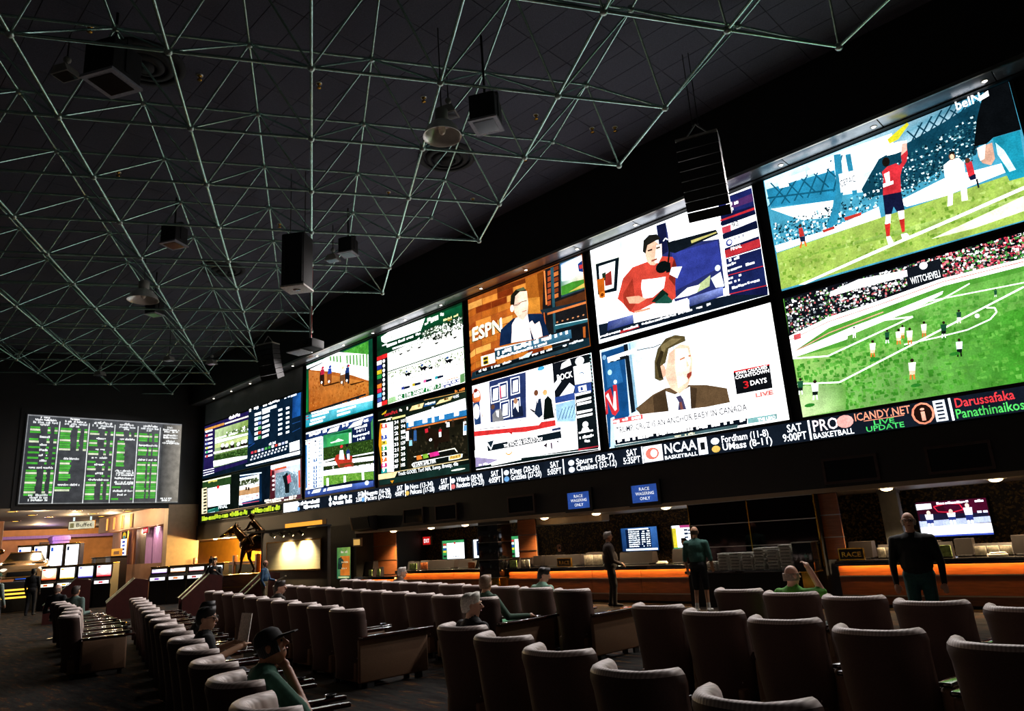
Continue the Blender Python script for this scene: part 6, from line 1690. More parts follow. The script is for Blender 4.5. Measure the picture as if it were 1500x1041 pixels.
for k in range(7):
    s = thing('newspaper_stack', f'{["low", "tall", "tall", "tall", "taller", "taller", "tallest"][k]} stack of newspapers, {ORD[k]} from the left on cabinet shelf', 'newspapers', (-8.3+.285*k, D-.24, .762), random.uniform(-.05, .05), 'newspaper stacks on the cabinet shelf')
    n = [9, 17, 17, 17, 21, 21, 23][k]
    for i in range(n):
        dx, dy = random.uniform(-.012, .012), random.uniform(-.01, .01)
        p = MB().box(-.12+dx, .12+dx, -.15+dy, .15+dy, .0215*i, .0215*i+.018, b=.006).build('newspaper', M_paper, s)
        if i % 3 == 0: MB().box(-.09+dx, .09+dx, -.153+dy, -.149+dy, .0215*i+.003, .0215*i+.015).build('print', M_ink, p)
# things standing on the counters
def terminal(x0, x1, y, z, h, label):
    t = thing('betting_terminal', label, 'terminal', ((x0+x1)/2, y, z), 0, 'betting terminals'); w = (x1-x0)/2
    m = MB(); m.prism([(0, .03), (.3, .03), (.26, h), (.06, h)], lambda a, b, t_: (t_, a, b), -w, w); m.build('housing', M_term, t)
    MB().box(-w*.8, w*.8, -.02, .32, 0, .03, b=.006).build('base', M_black, t)
    MB().box(-w*.55, w*.55, .285, .3, h*.35, h*.85).build('vent', M_black, t)
ZT = .89
for i, (a, b, h, lab) in enumerate([(-13.9, -12.6, .3, 'wide dark terminal in front of the bald clerk'), (-11.3, -10.3, .3, 'dark terminal right of the man in brown jacket'), (-9.72, -9.3, .34, 'dark terminal at the right end of middle counter'), (-14.35, -14.02, .3, 'narrow dark terminal beside the black column on middle counter'),
    (-5.55, -5.1, .34, 'dark terminal behind the RACE sign on right counter'), (-4.3, -3.9, .3, 'dark terminal behind the bald man in black jacket'), (-3.64, -3.35, .32, 'dark terminal below the hockey monitor'), (-2.74, -2.3, .34, 'dark terminal at the right edge of right counter')]):
    terminal(a, b, D+.28, ZT, h, lab)
for a, b, lab in [(-20.2, -19.95, 'narrow dark terminal at left end of the far counter'), (-19.1, -17.8, 'wide dark terminal in middle of the far counter'), (-17.6, -16.95, 'dark terminal next to the column on far counter')]: terminal(a, b, D+.28, .9, .27, lab)
terminal(-22.8, -22.3, D+.3, .72, .5, 'tall dark terminal on the low end counter')
def race_sign(x, y, z, w, label):
    t = thing('race_sign', label, 'sign', (x, y, z)); h = w*.42
    MB().box(-w/2, w/2, 0, .03, 0, h).build('plate', M_term, t); bezel(w, h, .018, .012).build('frame', M_gold, t, (-w/2, 0, 0))
    vs, fs = text_mesh('RACE'); m = MB(); m.add([(-w*.4+a*w*.8, -.006, h*.24+b*h*.5) for a, b in vs], fs); m.build('lettering', M_gold, t)
    MB().box(-w/4, w/4, .03, .1, 0, .012).build('foot', M_gold, t)
race_sign(-12.96, D+.05, ZT+.02, .46, 'small gold-framed RACE sign on the middle counter')
race_sign(-5.42, D+.05, ZT+.02, .46, 'small gold-framed RACE sign on the right counter')
def rack(x, y, z, w, h, m_, label, n=2):
    t = thing('leaflet_rack', label, 'rack', (x, y, z)); MB().prism([(0, 0), (.16, 0), (.16, h), (.12, h)], lambda a, b, t_: (t_, a, b), -w/2, w/2).build('stand', M_term, t)
    for k in range(n): MB().box(-w/2+.01+w/n*k, -w/2+w/n*(k+1)-.01, -.01, .015, .02, h*.8, b=.003).build('leaflet', m_, t)
M_or = mat('orange_leaflet_print', 'c06428', .7, ns=18, na=.7); M_gr = mat('green_leaflet_print', '8aa05a', .7, ns=14, na=.7); M_pl = mat('pale_leaflet_print', 'cfc8b4', .8, ns=20, na=.4)
rack(-12.2, D+.35, ZT, .62, .34, M_pl, 'pale leaflet rack behind the man in brown jacket'); rack(-14.75, D+.3, ZT, .55, .26, M_pl, 'pale leaflet rack beside the bald clerk', 3)
rack(-14.9, D+.05, ZT, .3, .27, M_gr, 'green leaflet card at left end of middle counter', 1); rack(-4.85, D+.3, ZT, .32, .26, M_pl, 'grey leaflet rack beside the RACE sign on right counter'); rack(-3.78, D+.1, ZT, .26, .28, M_gr, 'yellow green card in stand under the hockey monitor', 1)
rack(-3.05, D+.35, ZT, .6, .22, M_pl, 'pale papers standing below the hockey monitor', 3); rack(-20.0+.35, D+.1, .9, .4, .26, M_gr, 'small leaflets on the left part of far counter', 3); rack(-19.45, D+.35, .9, .5, .28, M_or, 'orange leaflet rack on the far counter'); rack(-16.7, D+.05, .9, .3, .24, M_or, 'small orange card near the column on far counter', 1)
rack(-22.2, D+.15, .72, .22, .27, M_gr, 'pale leaflet card on the low end counter', 1); rack(-21.7, D+.15, .72, .2, .3, M_gr, 'second pale leaflet card on the low end counter', 1)
# folded slips lying on the counters
for x, w, lab in [(-2.95, .3, 'white folded betting slips on right counter by the wall monitor'), (-11.5, .22, 'small pile of betting slips right of the brown-jacketed man'), (-9.9, .25, 'yellow lit pile of slips at right end of middle counter')]:
    o = MB().box(-w/2, w/2, -.1, .1, 0, .05, b=.012).box(-w/2+.04, w/2-.02, -.08, .11, .05, .075, b=.008).build('paper_slips', mat('white_slip_paper', 'd8d0bc', .9, ns=30, na=.1), None, (x, D+.1, ZT), .3); tag(o, lab, 'paper')
# monitors on the mosaic wall
def table_ops():
    o = [['g', ['16305c', '1c4888', '3c70b8', '24508c'], [0, 0, 1, 0, 1, 1, 0, 1]], ['p', '0c1c3c', [.12, .12, .8, .12, .8, .93, .12, .93]], ['p', 'e8f4ff', [.2, .9, .75, .9, .75, .96, .2, .96]]]
    for i in range(8):
        v = .8-.09*i; o += [['s', 'e8f4ff', 9, [.2, v, .3, .06]], ['s', 'e8f4ff', 3, [.55, v, .1, .06]], ['s', 'e8f4ff', 3, [.68, v, .1, .06]]]
    o.append(['p', 'e0f0ff', [.1, .02, .95, .02, .95, .1, .1, .1]]); return o
def hockey_ops():
    o = [['p', '3c0c20', [0, 0, 1, 0, 1, 1, 0, 1]], ['p', '4c0c28', [.4, .55, 1, .55, 1, 1, .4, 1]], ['p', 'f0f4ff', [0, 0, 1, 0, 1, .32, 0, .3]], ['p', 'b8c4f0', [0, .28, 1, .34, 1, .5, 0, .46]], ['p', '1c1c38', [.02, .45, .98, .5, .98, .6, .02, .66]], ['l', 'f02848', .03, [.25, .85, .45, .92, .62, .88, .66, .72, .5, .66, .3, .7, .25, .85]]]
    o += [['s', 'f4f4ff', 16, [.3, .9, .66, .07]], ['p', 'f0f4ff', [0, .78, .22, .8, .22, .95, 0, .95]]]
    for u, v, h in ((.16, .3, .4), (.72, .3, .55), (.48, .38, .32)):
        o += [['p', 'e8ecff', [u-.05, v+h*.45, u+.05, v+h*.45, u+.06, v+h*.85, u-.06, v+h*.85]], ['p', '2c3c8c', [u-.05, v+h*.2, u+.05, v+h*.2, u+.05, v+h*.48, u-.05, v+h*.48]], ['p', 'f0e8e0', [u-.04, v-.06, u-.01, v-.06, u-.01, v+h*.22, u-.04, v+h*.22]], ['p', 'f0e8e0', [u+.01, v-.06, u+.04, v-.06, u+.04, v+h*.22, u+.01, v+h*.22]], ['e', 'e8d0c0', [u, v+h*.95, .03, .07]]]
    o += [['p', 'd8e0ff', [.84, .6, .9, .6, .9, .66, .84, .66]], ['p', 'd8e0ff', [.92, .6, .98, .6, .98, .66, .92, .66]], ['p', '4058c8', [0, 0, 1, 0, 1, .05, 0, .04]]]; return o
def chart_ops(seed):
    rr = random.Random(seed); o = [['p', 'e8f4ff', [0, 0, 1, 0, 1, 1, 0, 1]], ['p', '40a060', [0, .86, 1, .86, 1, 1, 0, 1]], ['p', '308850', [0, 0, .2, 0, .2, .86, 0, .86]]]
    for i in range(6): o.append(['p', ['e04040', 'f0f0f0', '3050b0', 'e8d840', '30a050', '202020'][i], [.03, .74-.13*i, .17, .74-.13*i, .17, .84-.13*i, .03, .84-.13*i]])
    o += [['e', 'e03040', [.55, .84, .04, .07]], ['p', 'fbfdff', [.24, .06, .96, .06, .96, .8, .24, .8]], ['s', '486078', 14, [.3, .1, .5, .05]]]; return o
def news_ops(seed):
    rr = random.Random(seed); o = [['p', 'f4f8ff', [0, 0, 1, 0, 1, 1, 0, 1]], ['p', 'e8d838', [0, .1, .1, .1, .1, .9, 0, .9]], ['p', 'c04888', [.2, .9, .5, .9, .5, 1, .2, 1]], ['p', '3078c8', [.5, .88, 1, .88, 1, 1, .5, 1]], ['p', '28a070', [0, 0, .3, 0, .3, .1, 0, .1]]]
    for i in range(5): o.append(['s', '283858', 6, [.3, .75-.14*i, .6, .09]])
    return o
screen('wall_monitor', None, 1.4, .77, (-4.92, 18.33, 1.17), 'wall monitor showing hockey players above the right counter', 2.2, 'monitor', t=.025, ops=hockey_ops())
screen('wall_monitor', None, 1.33, .68, (-13.25, 18.33, 1.12), 'wall monitor showing a blue table right of the brown-jacketed man', 2.2, 'monitor', t=.025, ops=table_ops())
screen('wall_monitor', None, 1.3, .68, (-11.44, 18.33, 1.1), 'wall monitor with bright white picture near newspaper cabinet', 2.2, 'monitor', t=.025, ops=news_ops(2))
screen('wall_monitor', None, 1.32, .68, (-21.76, 18.33, 1.1), 'wall monitor with green and white chart behind the far counter', 2.2, 'monitor', t=.025, ops=chart_ops(1))
screen('wall_monitor', None, 1.3, .65, (-19.97, 18.33, 1.1), 'wall monitor with blue and white picture left of dark column', 2.2, 'monitor', t=.025, ops=chart_ops(5)[:1]+table_ops()[1:])
screen('wall_monitor', None, 1.3, .7, (-18.1, 18.33, 1.08), 'wall monitor partly behind the mahogany cladding by the column', 2.2, 'monitor', t=.025, ops=chart_ops(4))
# blue signs and dark displays in the fascia
def blue_ops(): 
    return [['p', '2c4c98', [0, 0, 1, 0, 1, 1, 0, 1]], ['t', 'f4f8ff', 'RACE', [.3, .68, .4, .18]], ['t', 'f4f8ff', 'WAGERING', [.14, .42, .72, .18]], ['t', 'f4f8ff', 'ONLY', [.3, .14, .4, .18]]]
screen('wagering_sign', None, .76, .43, (-12.6, D-.02, 2.39), 'blue RACE WAGERING ONLY display above the middle counter', 1.0, 'sign', t=.09, ops=blue_ops(), dep=.03)
screen('wagering_sign', None, .76, .43, (-10.48, D-.02, 2.39), 'blue RACE WAGERING ONLY display nearest the newspaper cabinet', 1.0, 'sign', t=.09, ops=blue_ops(), dep=.03)
M_dim = mat('switched_off_glass', '0a0909', .15, ns=4); M_frm = mat('dark_red_display_frame', '38221c', .6, ns=10)
for x, lab in [(-14.85, 'switched-off display above left end of the middle counter'), (-5.62, 'switched-off display above the right mahogany cladding'), (-3.68, 'switched-off display above the hockey monitor'), (-19.9, 'switched-off display above the far counter'), (-18.2, 'switched-off display left of the dark column')]:
    t = thing('fascia_display', lab, 'screen', (x, D-.02, 2.45)); MB().box(0, .98, 0, .05, 0, .42).build('glass', M_dim, t); bezel(.98, .42, .05, .03).build('frame', M_frm, t)
# exit sign and door behind the far counter
t = thing('exit_sign', 'red lit EXIT sign behind the far counter', 'sign', (-22.85, 18.25, 1.68)); Pic(.46, .3, 1.6).run([['p', 'c01818', [0, 0, 1, 0, 1, 1, 0, 1]], ['t', 'fff0f0', 'EXIT', [.14, .25, .72, .5]]]).build('legend', t, (0, -.005, 0)); MB().box(-.03, .49, 0, .08, -.03, .33, b=.008).build('housing', M_palewood, t)
t = thing('back_door', 'blue-grey door and panel behind the far counter', 'door', (-24.6, 18.3, 0)); M_door = mat('blue_grey_door_paint', '4a6078', .5, ns=5, na=.1)
MB().box(0, 1.35, .02, .08, 0, 2.1).build('leaf', M_door, t); MB().box(-.2, 0, 0, .1, 0, 2.2).box(1.35, 1.5, 0, .1, 0, 2.2).build('frame', mat('pale_blue_frame', '7890a8', .5), t); MB().tube((1.2, 0, 1.0), (1.2, -.05, 1.0), .03).tube((1.2, -.05, 1.0), (1.05, -.05, 1.0), .012).build('handle', M_steel, t)
# loudspeaker on the fascia and poster
t = thing('wall_loudspeaker', 'black box loudspeaker tilted from the fascia left of far counter', 'speaker', (-22.2, D-.05, 2.3))
MB().prism([(0, 0), (-.28, .06), (-.38, .5), (0, .52)], lambda a, b, t_: (t_, a, b), -.35, .75).build('cabinet', M_term, t); MB().prism([(-.3, .09), (-.285, .09), (-.375, .47), (-.395, .47)], lambda a, b, t_: (t_, a, b), -.3, .7).build('grille', M_black, t)
MB().prism([(.01, 0), (-.3, .06), (-.4, .52), (.01, .54)], lambda a, b, t_: (t_, a, b), -.42, -.36).build('end_plate', M_palewood, t)
t = thing('small_wall_light', 'small square pale light box above the poster', 'light', (-23.0, D-.05, 1.78)); MB().box(0, .5, 0, .08, 0, .3, b=.01).build('housing', M_palewood, t); MB().box(.05, .45, -.008, 0, .05, .25).build('diffuser', emat('amber_box_diffuser', 'd8a858', 1.0), t)
t = thing('poster', 'green and orange poster on the dark wall by end counter', 'poster', (-24.1, D-.03, .66))
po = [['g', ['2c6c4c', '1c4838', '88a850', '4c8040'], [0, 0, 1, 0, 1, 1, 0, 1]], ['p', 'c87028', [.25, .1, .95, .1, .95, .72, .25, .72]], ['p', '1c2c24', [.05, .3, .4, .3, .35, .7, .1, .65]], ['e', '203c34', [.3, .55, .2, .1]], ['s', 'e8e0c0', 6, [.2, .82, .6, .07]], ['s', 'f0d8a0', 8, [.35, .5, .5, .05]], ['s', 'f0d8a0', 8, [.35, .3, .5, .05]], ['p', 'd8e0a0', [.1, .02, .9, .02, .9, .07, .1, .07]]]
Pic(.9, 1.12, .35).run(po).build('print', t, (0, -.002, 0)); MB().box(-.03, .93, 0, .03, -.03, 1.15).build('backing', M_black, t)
# ------------------------------------------------------------------ lounge chairs
def fabric_mat():
    m = bpy.data.materials.new('ribbed_tan_upholstery'); m.use_nodes = True; nt = m.node_tree; b = nt.nodes['Principled BSDF']
    tc = nt.nodes.new('ShaderNodeTexCoord'); w = nt.nodes.new('ShaderNodeTexWave'); w.inputs['Scale'].default_value = 14; w.inputs['Distortion'].default_value = .6; w.inputs['Detail'].default_value = 2
    cr = nt.nodes.new('ShaderNodeValToRGB'); cr.color_ramp.elements[0].color = (*hexl('a8958c'), 1); cr.color_ramp.elements[1].color = (*hexl('cdbcb4'), 1)
    nt.links.new(tc.outputs['Object'], w.inputs[0]); nt.links.new(w.outputs['Fac'], cr.inputs[0]); nt.links.new(cr.outputs[0], b.inputs['Base Color'])
    bp = nt.nodes.new('ShaderNodeBump'); bp.inputs['Strength'].default_value = .15; bp.inputs['Distance'].default_value = .004; nt.links.new(w.outputs['Fac'], bp.inputs['Height']); nt.links.new(bp.outputs[0], b.inputs['Normal'])
    b.inputs['Roughness'].default_value = .5; b.inputs['Sheen Weight'].default_value = .3; return m
M_fab = fabric_mat()
M_fabback = mat('dark_brown_back_upholstery', '4a342c', .8, ns=90, na=.15, bump=.1)
M_fabside = mat('plain_tan_upholstery', '6e5038', .6, ns=80, na=.12, bump=.1)
M_cap = mat('polished_dark_mahogany', '2c120c', .08, ns=4, na=.4, coat=1.0, stretch=(1, 6, 1))
M_tray = mat('black_ashtray_plastic', '0c0c0c', .25)
def back_mesh():
    n = 15; W_, T = .315, .085; m = MB(); rings = []
    for z, sc, tt in ((.1, .94, .9), (.3, .96, 1), (.5, 1, 1.05), (.7, 1, 1.1), (.83, 1, 1.15), (.86, 1.005, 1.25), (.9, 1.01, 1.35), (.94, 1.0, 1.2), (.965, .985, .8), (.975, .97, .3)):
        lean = -.14*max(0, z-.3); ring = []; q = .5*(T*tt)
        for i in range(n):
            u = -1+2*i/(n-1); a = abs(u); x = W_*sc*u*(1-.10*a**4); y = .25*a**3.2
            # outward normal of the barrel curve
            dx = W_*(1-.5*a**4); dy = .8*(1 if u > 0 else -1)*a**2.2; L = math.hypot(dx, dy) or 1
            ring.append(((x+dy/L*q), lean+y-dx/L*q, z))
        for i in reversed(range(n)):
            u = -1+2*i/(n-1); a = abs(u); x = W_*sc*u*(1-.10*a**4); y = .25*a**3.2
            dx = W_*(1-.5*a**4); dy = .8*(1 if u > 0 else -1)*a**2.2; L = math.hypot(dx, dy) or 1
            ring.append(((x-dy/L*q), lean+y+dx/L*q, z-.006))
        rings.append(ring)
    N = 2*n; vs = [p for r in rings for p in r]; K = len(rings)
    for k in range(K-1):
        for i in range(N):
            out = i < n-1 and k < 7
            m.add([vs[k*N+i], vs[k*N+(i+1) % N], vs[(k+1)*N+(i+1) % N], vs[(k+1)*N+i]], [(0, 1, 2, 3)], 1 if out else 0, True)
    m.add(rings[0], [tuple(range(N))[::-1]], 1); m.add(rings[-1], [tuple(range(N))], 0, True)
    bm = bmesh.new(); me = m.mesh('x', []); bm.from_mesh(me); bmesh.ops.remove_doubles(bm, verts=bm.verts[:], dist=1e-5); bmesh.ops.recalc_face_normals(bm, faces=bm.faces[:]); bm.to_mesh(me); bm.free(); return me
def seat_mesh():
    return MB().box(-.27, .27, .06, .62, .3, .46, b=.05)
ch0 = thing('lounge_chair', 'tan upholstered lounge chair', 'chair')
bme = back_mesh(); bme.name = 'backrest'; bme.materials.append(M_fab); bme.materials.append(M_fabback); link('backrest', bme, ch0); seat_mesh().build('seat_cushion', M_fab, ch0)
MB().box(-.28, .28, .04, .56, .06, .3, b=.02).build('seat_base', M_fabside, ch0)
for s in (-1, 1):
    a = MB().box(s*.365-.045, s*.365+.045, .2, .86, .07, .575, b=.03).build('armrest', M_fabside, ch0)
    MB().box(s*.365-.05, s*.365+.05, .2, .98, .578, .612, b=.012).build('wood_cap', M_cap, a)
    if s == 1: MB().lathe([(.001, .004), (.03, .004), (.045, .024), (.05, .022), (.036, 0), (.001, 0)], (s*.365, .86, .612), 14).build('ashtray', M_tray, a)
for sx in (-.34, .34):
    for sy in (.1, .78): MB().box(sx-.03, sx+.03, sy-.03, sy+.03, 0, .08).build('foot', M_black, ch0)
used = [False]
SEAT = {}
def row(key, x, y, deg, pitch, n, desc, order, group, fdeg=-6):
    a = math.radians(deg); c_, s_ = math.cos(a), math.sin(a)
    face = math.radians(fdeg)
    for k in range(n):
        o = ch0 if not used[0] else copy_tree(ch0); used[0] = True
        o.location = (x+c_*pitch*k, y+s_*pitch*k, 0); o.rotation_euler = (0, 0, face)
        o['label'] = f'tan lounge chair, {ORDN[k]} from the {order} in the {desc}'; o['group'] = group
        SEAT[(key, k)] = (Vector(o.location), face)
row('R1', -4.51, 8.46, -22.5, .87, 5, 'front row at right below newspapers', 'left', 'chairs of the right block', -8)
row('R2', -4.56, 6.72, -22.8, .93, 5, 'middle row of the right block', 'left', 'chairs of the right block', -8)
row('R3', -5.54, 4.80, -21.5, 1.0, 5, 'nearest row of the right block', 'left', 'chairs of the right block', -8)
row('M', -8.77, 5.58, 167.3, .99, 10, 'middle block back row', 'aisle', 'chairs of the middle block', -4)
row('N', -7.82, 7.17, 168.3, .95, 11, 'middle block centre row', 'aisle', 'chairs of the middle block', -4)
row('O', -7.12, 8.36, 166.6, .955, 11, 'middle block front row', 'aisle', 'chairs of the middle block', -4)
row('L', -4.02, 2.02, 164, 1.012, 15, 'long left row running away', 'camera', 'chairs of the left row', -12)
row('P', -14.02, 3.66, 164, 1.08, 3, 'short row beside the lit aisle steps', 'camera', 'chairs of the far left block', -12)
row('Q', -17.4, 4.5, 170, 1.1, 3, 'row at the far left edge', 'camera', 'chairs of the far left block', -12)
# tall upholstered end panels of the aisle chairs
for key, k, side, lab in [('O', 0, 1, 'front row aisle chair in the middle block'), ('N', 0, 1, 'centre row aisle chair in the middle block'), ('M', 0, 1, 'back row aisle chair in the middle block')]:
    p, f = SEAT[(key, k)]
    t = thing('end_panel', f'tan upholstered end panel with wood cap beside {lab}', 'panel', p, f)
    MB().box(.42, .48, -.02, 1.05, .07, .6, b=.02).build('panel', M_fabside, t); MB().box(.42, .54, .0, 1.12, .602, .64, b=.012).build('wood_cap', M_cap, t); MB().box(.43, .47, .1, .2, 0, .08).build('foot', M_black, t); MB().box(.43, .47, .85, .95, 0, .08).build('foot', M_black, t)
# gold lit nosings of the shallow aisle steps
M_goldled = emat('gold_step_light', 'ffb030', 5.0)
for k, (x, y) in enumerate([(-20.9, 6.55), (-22.45, 7.0), (-24.35, 7.6), (-26.4, 8.25)]):
    t = thing('aisle_step', f'low aisle step edge with gold lights, {ORDN[k]} from the camera', 'step', (x, y, 0), math.radians(-30), 'lit aisle steps')
    MB().box(-.12, .12, -.42, .42, 0, .035, b=.008).build('nosing', M_black, t)
    for q in range(5): MB().box(.121, .126, -.36+.16*q, -.28+.16*q, .008, .028).build('light', M_goldled, t)
# small things on the arm caps
t = thing('phone', 'lit phone lying on arm cap at the bottom right', 'phone', (-2.02, 3.62, .613), math.radians(-40)); MB().box(-.04, .04, -.08, .08, 0, .009, b=.003).build('case', M_black, t); Pic(.068, .14, 2.0).run([['p', 'e8f4ff', [0, 0, 1, 0, 1, 1, 0, 1]], ['p', '80c0f0', [0, .8, 1, .8, 1, 1, 0, 1]]]).build('display', t, (-.034, -.07, .0095)).rotation_euler = (-PI/2, 0, 0)
M_gbottle = mat('green_bottle_glass', '2c9a6c', .1, ns=5, na=.1, coat=.5)
t = thing('bottle', 'green plastic bottle standing beside the phone on arm cap', 'bottle', (-2.1, 3.78, .613)); MB().lathe([(.001, 0), (.032, 0), (.033, .11), (.026, .15), (.012, .175), (.011, .2)], n=14).build('body', M_gbottle, t); MB().lathe([(.013, .195), (.013, .215), (.001, .216)], n=12).build('cap', M_gold, t)
# ------------------------------------------------------------------ things hung from the ceiling
M_lampsh = mat('aluminium_lamp_reflector', 'd8d4cc', .3, metal=.6, ns=6, na=.1); M_cable = mat('black_cable', '101010', .6)
def pendant(x, y, z, r, label):
    t = thing('pendant_lamp', label, 'lamp', (x, y, z))
    MB().lathe([(r, 0), (r*.97, .02), (r*.85, .14), (r*.6, .26), (r*.3, .33), (r*.28, .34), (r*.56, .25), (r*.8, .13), (r*.93, .01), (r, 0)], n=28).build('reflector', M_lampsh, t)
    MB().lathe([(r*.3, .33), (r*.34, .36), (r*.34, .56), (r*.2, .6), (.001, .61)], n=16).build('ballast', M_grey, t)
    MB().sphere((0, 0, .16), .07, .07, .11).build('bulb', mat('frosted_lamp_bulb', 'e8d8c0', .3), t)
    MB().tube((0, 0, .6), (0, 0, ZC-z), .012, 6).build('chain', M_cable, t)
pendant(-8.79, 7.77, 9.05, .36, 'bell-shaped metal pendant lamp hanging near the big square projector'); pendant(-20.7, 6.6, 9.0, .42, 'bell-shaped metal pendant lamp over the far left truss')
M_box = mat('black_projector_case', '101012', .75, ns=10); M_lens = mat('grey_projector_grille', '8a8a94', .45, ns=30, na=.2)
def projector_box(x, y, z, s, yaw, label):
    t = thing('ceiling_floodlight', label, 'light', (x, y, z), yaw)
    MB().box(-.3*s, .3*s, -.3*s, .3*s, 0, .62*s, b=.02).build('case', M_box, t)
    f = MB().box(-.33*s, .33*s, -.33*s, .33*s, -.05*s, .0).build('front_frame', M_lens, t); MB().box(-.24*s, .24*s, -.24*s, .24*s, -.06*s, -.05*s).build('lens', M_dim, f)
    MB().tube((0, 0, .62*s), (0, 0, ZC-z), .025, 8).build('stem', M_cable, t); MB().box(-.32*s, -.3*s, -.05, .05, .1, .75*s).box(.3*s, .32*s, -.05, .05, .1, .75*s).box(-.32*s, .32*s, -.05, .05, .73*s, .75*s).build('bracket', M_box, t)
for x, y, z, s, yw, lab in [(-8.4, 8.56, 9.45, .85, .5, 'large black square floodlight beside the pendant lamp'), (-16.36, 10.64, 10.0, .7, .5, 'black square floodlight with pale frame in mid ceiling'), (-18.7, 6.64, 10.05, .8, .5, 'dim black square floodlight over the left truss'), (-12.31, 3.16, 10.0, 1.05, .5, 'big dark square floodlight at the upper left'), (-24.5, 8.2, 9.9, .7, .5, 'dark square floodlight low over the far truss')]:
    projector_box(x, y, z, s, yw, lab)
def small_flood(x, y, z, yaw, label):
    t = thing('truss_floodlight', label, 'light', (x, y, z), yaw)
    h = MB().prism([(-.2, -.05), (.2, -.05), (.12, .12), (-.12, .12)], lambda a, b, c_: (a, c_, b), -.15, .15).build('housing', M_grey, t); MB().box(-.17, .17, -.12, .12, -.06, -.05).build('glass', M_dim, h)
    MB().tube((0, 0, .12), (0, 0, ZC-z), .015, 6).build('stem', M_cable, t); MB().sphere((0, 0, .3), .07, n=10, k=6).build('joint', M_grey, t)
for x, y, z, lab in [(-9.66, 8.74, 10.4, 'small tray floodlight hanging right above the bell lamp'), (-17.6, 10.9, 10.3, 'small tray floodlight left of the pale framed floodlight'), (-13.5, 2.7, 10.6, 'small orange lit tray floodlight at the upper left corner'), (-29.6, 10.6, 9.75, 'small tray floodlight low at the far truss'), (-29.3, 12.24, 9.75, 'small tray floodlight at the end of truss by the screens'), (-33.3, 9.1, 9.7, 'small tray floodlight above the odds board')]:
    small_flood(x, y, z, .5, lab)
def diffuser(x, y, r, label):
    t = thing('ceiling_diffuser', label, 'vent', (x, y, ZC-.02), 0, 'round ceiling diffusers')
    for k, (a, b) in enumerate(((1, .82), (.74, .56), (.48, .3))): MB().lathe([(r*a, 0), (r*a, -.03-.02*k), (r*b, -.06-.03*k), (r*b*.98, -.03-.03*k), (r*a*.97, -.01)], n=28).build('ring', M_box, t)
    MB().lathe([(r*.24, 0), (r*.22, -.15), (.001, -.15)], n=20).build('cone', M_box, t)
for x, y, lab in [(-12.3, 11.0, 'round black ceiling diffuser beside the pendant lamp'), (-13.4, 4.0, 'round black ceiling diffuser at the upper left'), (-22.9, 9.8, 'round black ceiling diffuser in the far middle ceiling')]: diffuser(x, y, .75, lab)
for x, y in [(-9.52, 11.4), (-9.0, 12.9), (-8.6, 13.3), (-10.7, 8.95), (-11.76, 6.94), (-13.1, 4.96), (-11.0, 12.6), (-13.6, 13.1), (-14.8, 10.96), (-13.0, 2.9), (-18.2, 5.0), (-18.5, 9.6)]:
    t = thing('sprinkler_head', 'tiny brass sprinkler head dotted under the black ceiling', 'sprinkler', (x, y, ZC-.02), 0, 'ceiling sprinklers'); MB().lathe([(.001, -.12), (.05, -.118), (.05, -.11), (.02, -.1), (.02, -.03), (.05, -.02), (.05, 0)], n=10).build('body', M_gold, t); MB().lathe([(.07, 0), (.07, -.012), (.02, -.014)], n=12).build('plate', M_lampsh, t)
# line array loudspeakers
def line_array(x, y, z, n, s, yaw, label, bend=.035):
    t = thing('line_array', label, 'speaker', (x, y, z), yaw); px, pz, a = 0.0, 0.0, .1
    for k in range(n):
        c_, s_ = math.cos(a), math.sin(a); w, d_, h = .42*s, .42*s, .2*s
        def P(u, v, q): return (u, px+v*c_+q*s_, pz-q*c_+v*s_)
        m = MB().prism([(-d_/2, 0), (d_/2, .02*s), (d_/2, h-.02*s), (-d_/2, h-.004)], lambda a_, b_, t_: P(t_, a_, b_), -w, w); b = m.build('cabinet', M_box, t)
        MB().prism([(-d_/2-.006, .02), (-d_/2, .02), (-d_/2, h-.02), (-d_/2-.006, h-.02)], lambda a_, b_, t_: P(t_, a_, b_), -w*.92, w*.92).build('grille', M_cable, b)
        px += h*s_; pz -= h*c_; a += bend
    fr = MB().box(-.42*s, .42*s, -.22*s, .22*s, .0, .05).tube((-.3*s, 0, .05), (0, 0, .4), .015, 6).tube((.3*s, 0, .05), (0, 0, .4), .015, 6); fr.build('fly_frame', M_grey, t)
    MB().tube((-.06, 0, .38), (-.06, 0, ZC-z), .01, 6).tube((.06, 0, .38), (.06, 0, ZC-z), .01, 6).build('chain', M_cable, t)
line_array(-5.95, 12.2, 9.35, 8, 1.0, .35, 'tall curved line array loudspeaker hanging before the big screens', .05)
line_array(-26.2, 13.2, 9.95, 7, 1.0, .35, 'curved line array loudspeaker hanging before the far end screen', .05)
t = thing('hanging_loudspeaker', 'large black box loudspeaker with white base plate hung from truss', 'speaker', (-15.4, 8.5, 8.2), .6)
MB().box(-.3, .3, -.27, .27, 0, 1.4, b=.03).build('cabinet', M_box, t)
for sx in (-1, 1): MB().box(sx*.24-.04, sx*.24+.04, -.3, -.27, .05, 1.35, b=.01).build('corner_rail', M_cable, t)
pl = MB().box(-.32, .32, -.29, .29, -.05, 0, b=.01).build('base_plate', mat('white_metal_plate', 'c8c4bc', .5), t); MB().lathe([(.1, -.052), (.07, -.06), (.001, -.06)], n=16).build('port', M_dim, pl)
MB().tube((-.2, 0, 1.4), (-.2, 0, ZC-8.2), .012, 6).tube((.2, 0, 1.4), (.2, 0, ZC-8.2), .012, 6).build('chain', M_cable, t)
t = thing('video_projector', 'video projector on a red cabled pole before the screen band', 'projector', (-20.8, 12.0, 8.35), .3)
